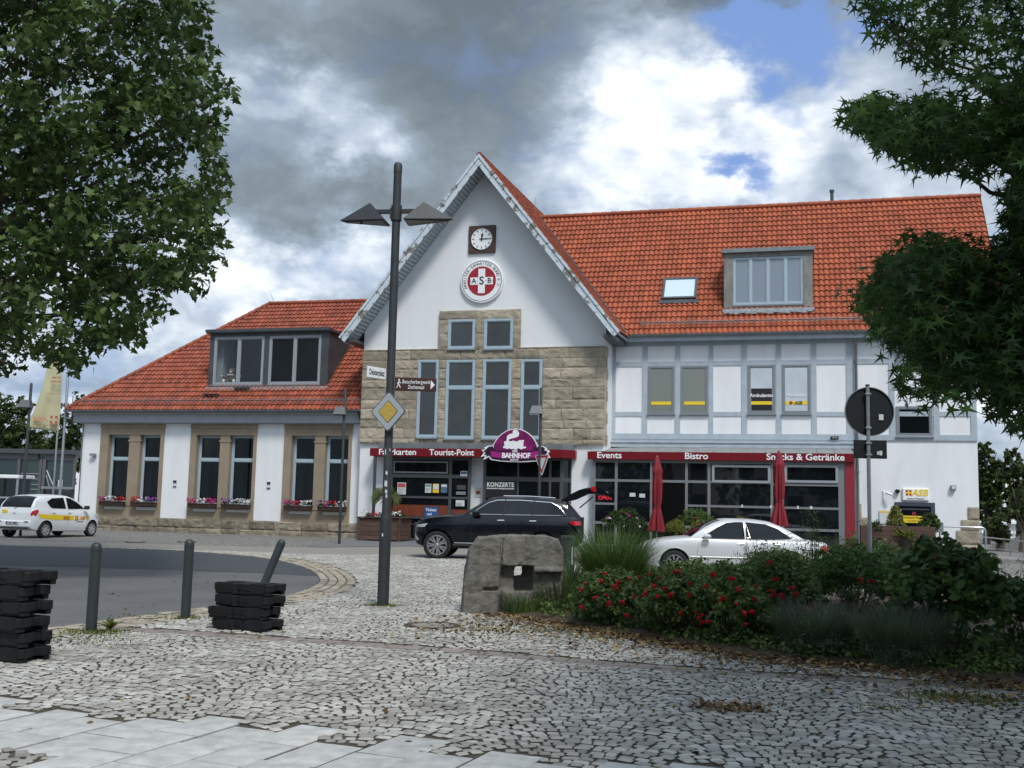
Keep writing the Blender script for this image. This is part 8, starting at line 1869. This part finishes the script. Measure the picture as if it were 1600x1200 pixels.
mb = MB(); mb.tube([wp(73, 735, Yp - .3), wp(86, 765, Yp - .3)], .04, 6); mb.tube([wp(72, 742, Yp - .3), wp(78, 764, Yp - .3)], .03, 6); mb.obj('brace', m_alu, e)
mb = MB(); mb.box(wp(92, 748).x, wp(99, 748).x, Yp - .08, Yp - .03, wp(92, 762).z, wp(92, 750).z); mb.obj('notice', m_paper, e)
Yq = 50; e = empty('glass_shelter', 'small glass shelter with white roof edge behind the white hatchback', 'shelter'); a, b = AT(-40, 744, Yq), AT(31, 744, Yq)
mb = MB(); mb.cbox(a.x, b.x, Yq - .1, Yq + 1.6, a.z - .06, a.z + .10, .02); mb.obj('roof', m_white, e); mb = MB(); mb.box(a.x, b.x - .15, Yq + 1.5, Yq + 1.53, .2, a.z - .07); mb.obj('pane', m_pglass, e)
mb = MB(); mb.box(b.x - .14, b.x - .06, Yq - .02, Yq + .06, 0, a.z - .065); mb.box(a.x + .02, a.x + .1, Yq - .02, Yq + .06, 0, a.z - .065); mb.obj('post', m_alu, e); mb = MB(); z = AT(20, 779, Yq).z; mb.box(a.x, b.x - .15, Yq + .9, Yq + 1.0, z, z + .08); mb.obj('rail', m_white, e)
# flag pole with hanging banner
Yf = 47; bt, tpz = AT(88, 800, Yf), AT(99, 540, Yf); s_f = F / Yf
e = empty('flagpole', 'silver flagpole carrying the pale yellow banner left of the station', 'flagpole', (bt.x + .1, Yf, 0)); mb = MB(); mb.lathe([(.06, 0), (.05, AT(95, 500, Yf).z), (0, AT(95, 500, Yf).z + .1)], 12); mb.obj('pole', m_steel, e, sm=40)
e2 = empty('flagpole', 'bare silver flagpole partly hidden behind the banner flagpole', 'flagpole', (AT(88, 700, 55).x, 55, 0)); mb = MB(); mb.lathe([(.05, 0), (.04, AT(95, 560, 55).z), (0, AT(95, 560, 55).z + .1)], 12); mb.obj('pole', m_steel, e2, sm=40)
fl = empty('banner_flag', 'pale yellow hanging banner with mirrored red lettering beside the plane tree', 'flag')
Lf = [(72, 545), (74, 570), (68, 600), (60, 625), (50, 650), (41, 668)]; Rf = [(97, 545), (97.5, 570), (97, 600), (95.5, 625), (94, 650), (91.5, 675)]
nu, nv = 16, 26; V = []; 
for j in range(nv + 1):
    t = j / nv * 5; i = min(int(t), 4); f = t - i; l = np.array(Lf[i]) * (1 - f) + np.array(Lf[i + 1]) * f; r_ = np.array(Rf[i]) * (1 - f) + np.array(Rf[i + 1]) * f
    for k in range(nu + 1):
        u = k / nu; q = l + (r_ - l) * u; w_ = .14 * math.sin(u * 7 + j * .15) * (1 - .6 * j / nv) + .10 * math.sin(u * 3 - j * .1); V.append(AT(q[0], q[1], Yf - .12 + w_ * (1 - u)))
mb = MB(); mb.add(V, [(j * (nu + 1) + k, j * (nu + 1) + k + 1, (j + 1) * (nu + 1) + k + 1, (j + 1) * (nu + 1) + k) for j in range(nv) for k in range(nu)])
m_flag = mat('pale_yellow_cloth', (.68, .65, .42), .85, var=.12, vscale=1.5, trans=.3); fo = mb.obj('cloth', m_flag, fl, sm=70); so_ = fo.modifiers.new('s', 'SOLIDIFY'); so_.thickness = .01
m_fred = mat('faded_flag_red', (.42, .09, .08), .8); m_for = mat('faded_flag_orange', (.55, .25, .15), .8)
def ftext(b, px, py, w, size, m_, bold=.0, sh=0):
    t = text(b, size, fl, Matrix.Identity(4), m_, bold=bold, ext=.004, shear=sh); xs = [v.co.x for v in t.data.vertices]; k = (w / s_f) / (max(xs) - min(xs)); q = AT(px, py, Yf - .36); t.data.transform(Matrix.Translation(q) @ RX @ Matrix.Diagonal((-k, 1, 1, 1))); t.data.flip_normals()
ftext('ASB', 64, 655, 24, .26, m_for, .02, .25); ftext('Arbeiter-Samariter-Bund', 70, 664, 38, .075, m_fred); ftext('Wir helfen', 88, 590, 14, .13, m_fred, .02); ftext('hier und jetzt.', 87, 596, 17, .13, m_fred, .02); ftext('www.asb-barsinghausen.de', 83, 615, 24, .06, m_fred)
q = AT(84, 656, Yf - .36); mb = MB(); mb.box(q.x - .16, q.x + .16, q.y, q.y + .01, q.z - .18, q.z + .18); mb.obj('red_square', m_fred, fl); mb = MB(); mb.box(q.x - .05, q.x + .05, q.y - .006, q.y - .001, q.z - .17, q.z + .17); mb.box(q.x - .15, q.x + .15, q.y - .0055, q.y - .001, q.z - .05, q.z + .05); mb.obj('white_cross', m_flag, fl)
# trees behind
def bg_tree(px, Y, top, half, n, seed, lab, sparse=-.15, size=.22, base=None, polys=None):
    s = F / Y; e = empty('leafy_tree', lab, 'tree', ((px - 800) / F * Y, Y, 0), group='trees behind the station'); b0 = Vector(e.location)
    ht = AT(px, top, Y).z; rx = half / s; zc_ = ht * .58; rr = np.random.default_rng(seed); C_ = []
    while len(C_) < n:
        d = rr.normal(size=3); d /= np.linalg.norm(d); q = rr.random() ** .5; p = np.array([d[0] * rx * q, d[1] * rx * q, zc_ + d[2] * (ht - zc_) * q])
        if noise.noise(Vector(p) * (1.6 / max(rx, 1.5)) * 1.5 + Vector((seed, 0, 0))) > sparse: C_.append(p)
    leaf_cloud('crown', np.array(C_), rx * .12, 16, size, 'quad', lm_bg, e, seed); mb = MB(); mb.tube([(0, 0, 0), (.1, 0, ht * .4), (0, 0, ht * .95)], [.2, .12, .03], 8)
    r_ = random.Random(seed)
    for k in range(9): a = r_.uniform(0, 6.28); z = ht * r_.uniform(.25, .6); mb.tube([(0, 0, z), (rx * .4 * math.cos(a), rx * .4 * math.sin(a), z + ht * .12), (rx * .8 * math.cos(a), rx * .8 * math.sin(a), z + ht * .3)], [.08, .05, .015], 5)
    mb.obj('trunk', m_bark, e, sm=50)
bg_tree(-20, 75, 600, 55, 520, 501, 'green tree behind the glass pavilion at the left edge', size=.28); bg_tree(32, 78, 622, 42, 420, 502, 'tree rising between the two flagpoles behind the pavilion', size=.28); bg_tree(112, 82, 608, 36, 330, 503, 'loose tree just left of the station roof', .02, size=.28); bg_tree(72, 88, 668, 45, 300, 504, 'low tree behind the banner', .05, size=.3)
bg_tree(1540, 55, 690, 26, 420, 505, 'dark leafy tree beside the right corner of the station', -.3, .24); bg_tree(1590, 60, 700, 34, 420, 506, 'light green tree in front of the white office building', -.1, .24); bg_tree(1650, 52, 690, 50, 420, 507, 'tree behind the barriers at the right edge', -.2, .24); bg_tree(1560, 46, 800, 22, 200, 508, 'young bushy tree before the white office building', -.2, .16); bg_tree(1596, 44, 745, 22, 200, 509, 'slim young tree at the right edge before the barriers', -.1, .16)
# white office building on the right
Yo = 85; e = empty('office_building', 'white flat-roofed office building with dark windows behind the trees on the right', 'building', (AT(1500, 780, Yo).x, Yo, 0)); s = F / Yo; x1_ = 22; h1 = AT(1580, 731, Yo).z
mb = MB(); mb.box(0, x1_, 0, 12, 0, AT(1540, 760, Yo).z); mb.box(AT(1556, 740, Yo).x - AT(1500, 780, Yo).x, x1_, .5, 12, AT(1540, 760, Yo).z, h1 - .3); mb.obj('wall', m_white, e)
mb = MB(); mb.box(AT(1553, 740, Yo).x - AT(1500, 780, Yo).x, x1_, .0, 12.5, h1 - .3, h1); mb.obj('roof', m_steelg, e)
for (xa, xb, ya, yb2) in ((1563, 1574, 735, 746), (1580, 1592, 735, 746), (1526, 1548, 756, 792), (1558, 1564, 762, 800), (1576, 1600, 765, 810), (1608, 1630, 765, 810), (1640, 1665, 735, 746)):
    A_2, B_2 = AT(xa, yb2, Yo), AT(xb, ya, Yo); x0_ = AT(1500, 780, Yo).x; mb = MB(); mb.box(A_2.x - x0_, B_2.x - x0_, -.06 if ya > 750 else .42, -.01 if ya > 750 else .49, A_2.z, B_2.z); w_ = mb.obj('window', m_glass_g, e)
mb = MB(); mb.box(0, 12, -.3, -.07, AT(1540, 795, Yo).z, AT(1540, 793, Yo).z); mb.obj('ledge', m_steelg, e)
# grey roofed house far behind on the left
Yh_ = 120; a, b = AT(62, 696, Yh_), AT(160, 697, Yh_); e = empty('house', 'grey-roofed house seen low between the banner and the station', 'house', (a.x, Yh_, 0)); w = b.x - a.x
mb = MB(); mb.box(0, w, 0, 8, 0, a.z - .8); mb.obj('wall', m_plaster, e); mb = MB(); mb.prism([(-.5, a.z - .8), (w + .5, a.z - .8), (w * .9, a.z + .1), (w * .1, a.z + .1)], -.5, 8.5); mb.obj('roof', mat('dark_slate_roof', (.10, .10, .105), .8, var=.3), e)
# what stands behind the photographer: only seen mirrored in glass and paint
bw = empty('town_house', 'row of houses across the square behind the photographer', 'building', (0, -32, 0))
mb = MB(); mb.box(-60, -18, -10, 0, 0, 9); mb.box(-14, 12, -10, 0, 0, 7.5); mb.box(18, 60, -10, 0, 0, 10); mb.obj('wall', mat('far_facade', (.62, .60, .55), .9, var=.2, vscale=.3), bw)
for k in range(22):
    for z_ in (1.2, 4.6):
        mb = MB(); x_ = -56 + k * 5.2; mb.box(x_, x_ + 1.6, .01, .06, z_, z_ + 1.7); mb.obj('window', m_glass, bw)
mb = MB()
for x0_, x1_, z in ((-61, -17, 9), (-15, 13, 7.5), (17, 61, 10)): mb.prism([(x0_, z), (x1_, z), (x1_ - 3, z + 4), (x0_ + 3, z + 4)], -11, 1)
mb.obj('roof', mat('far_dark_roof', (.08, .05, .045), .8), bw)
C_ = np.stack([np.random.default_rng(1).uniform(-55, 55, 900), np.random.default_rng(2).uniform(-27, -19, 900), np.random.default_rng(3).uniform(2, 13, 900)], 1); C_ = C_[np.abs(np.sin(C_[:, 0] * .21)) > .45]; o = leaf_cloud('tree_belt', C_, 1.4, 9, .9, 'quad', lm_gum, None, 600); tag(o, 'belt of dark trees across the square behind the photographer', 'trees', kind='stuff')
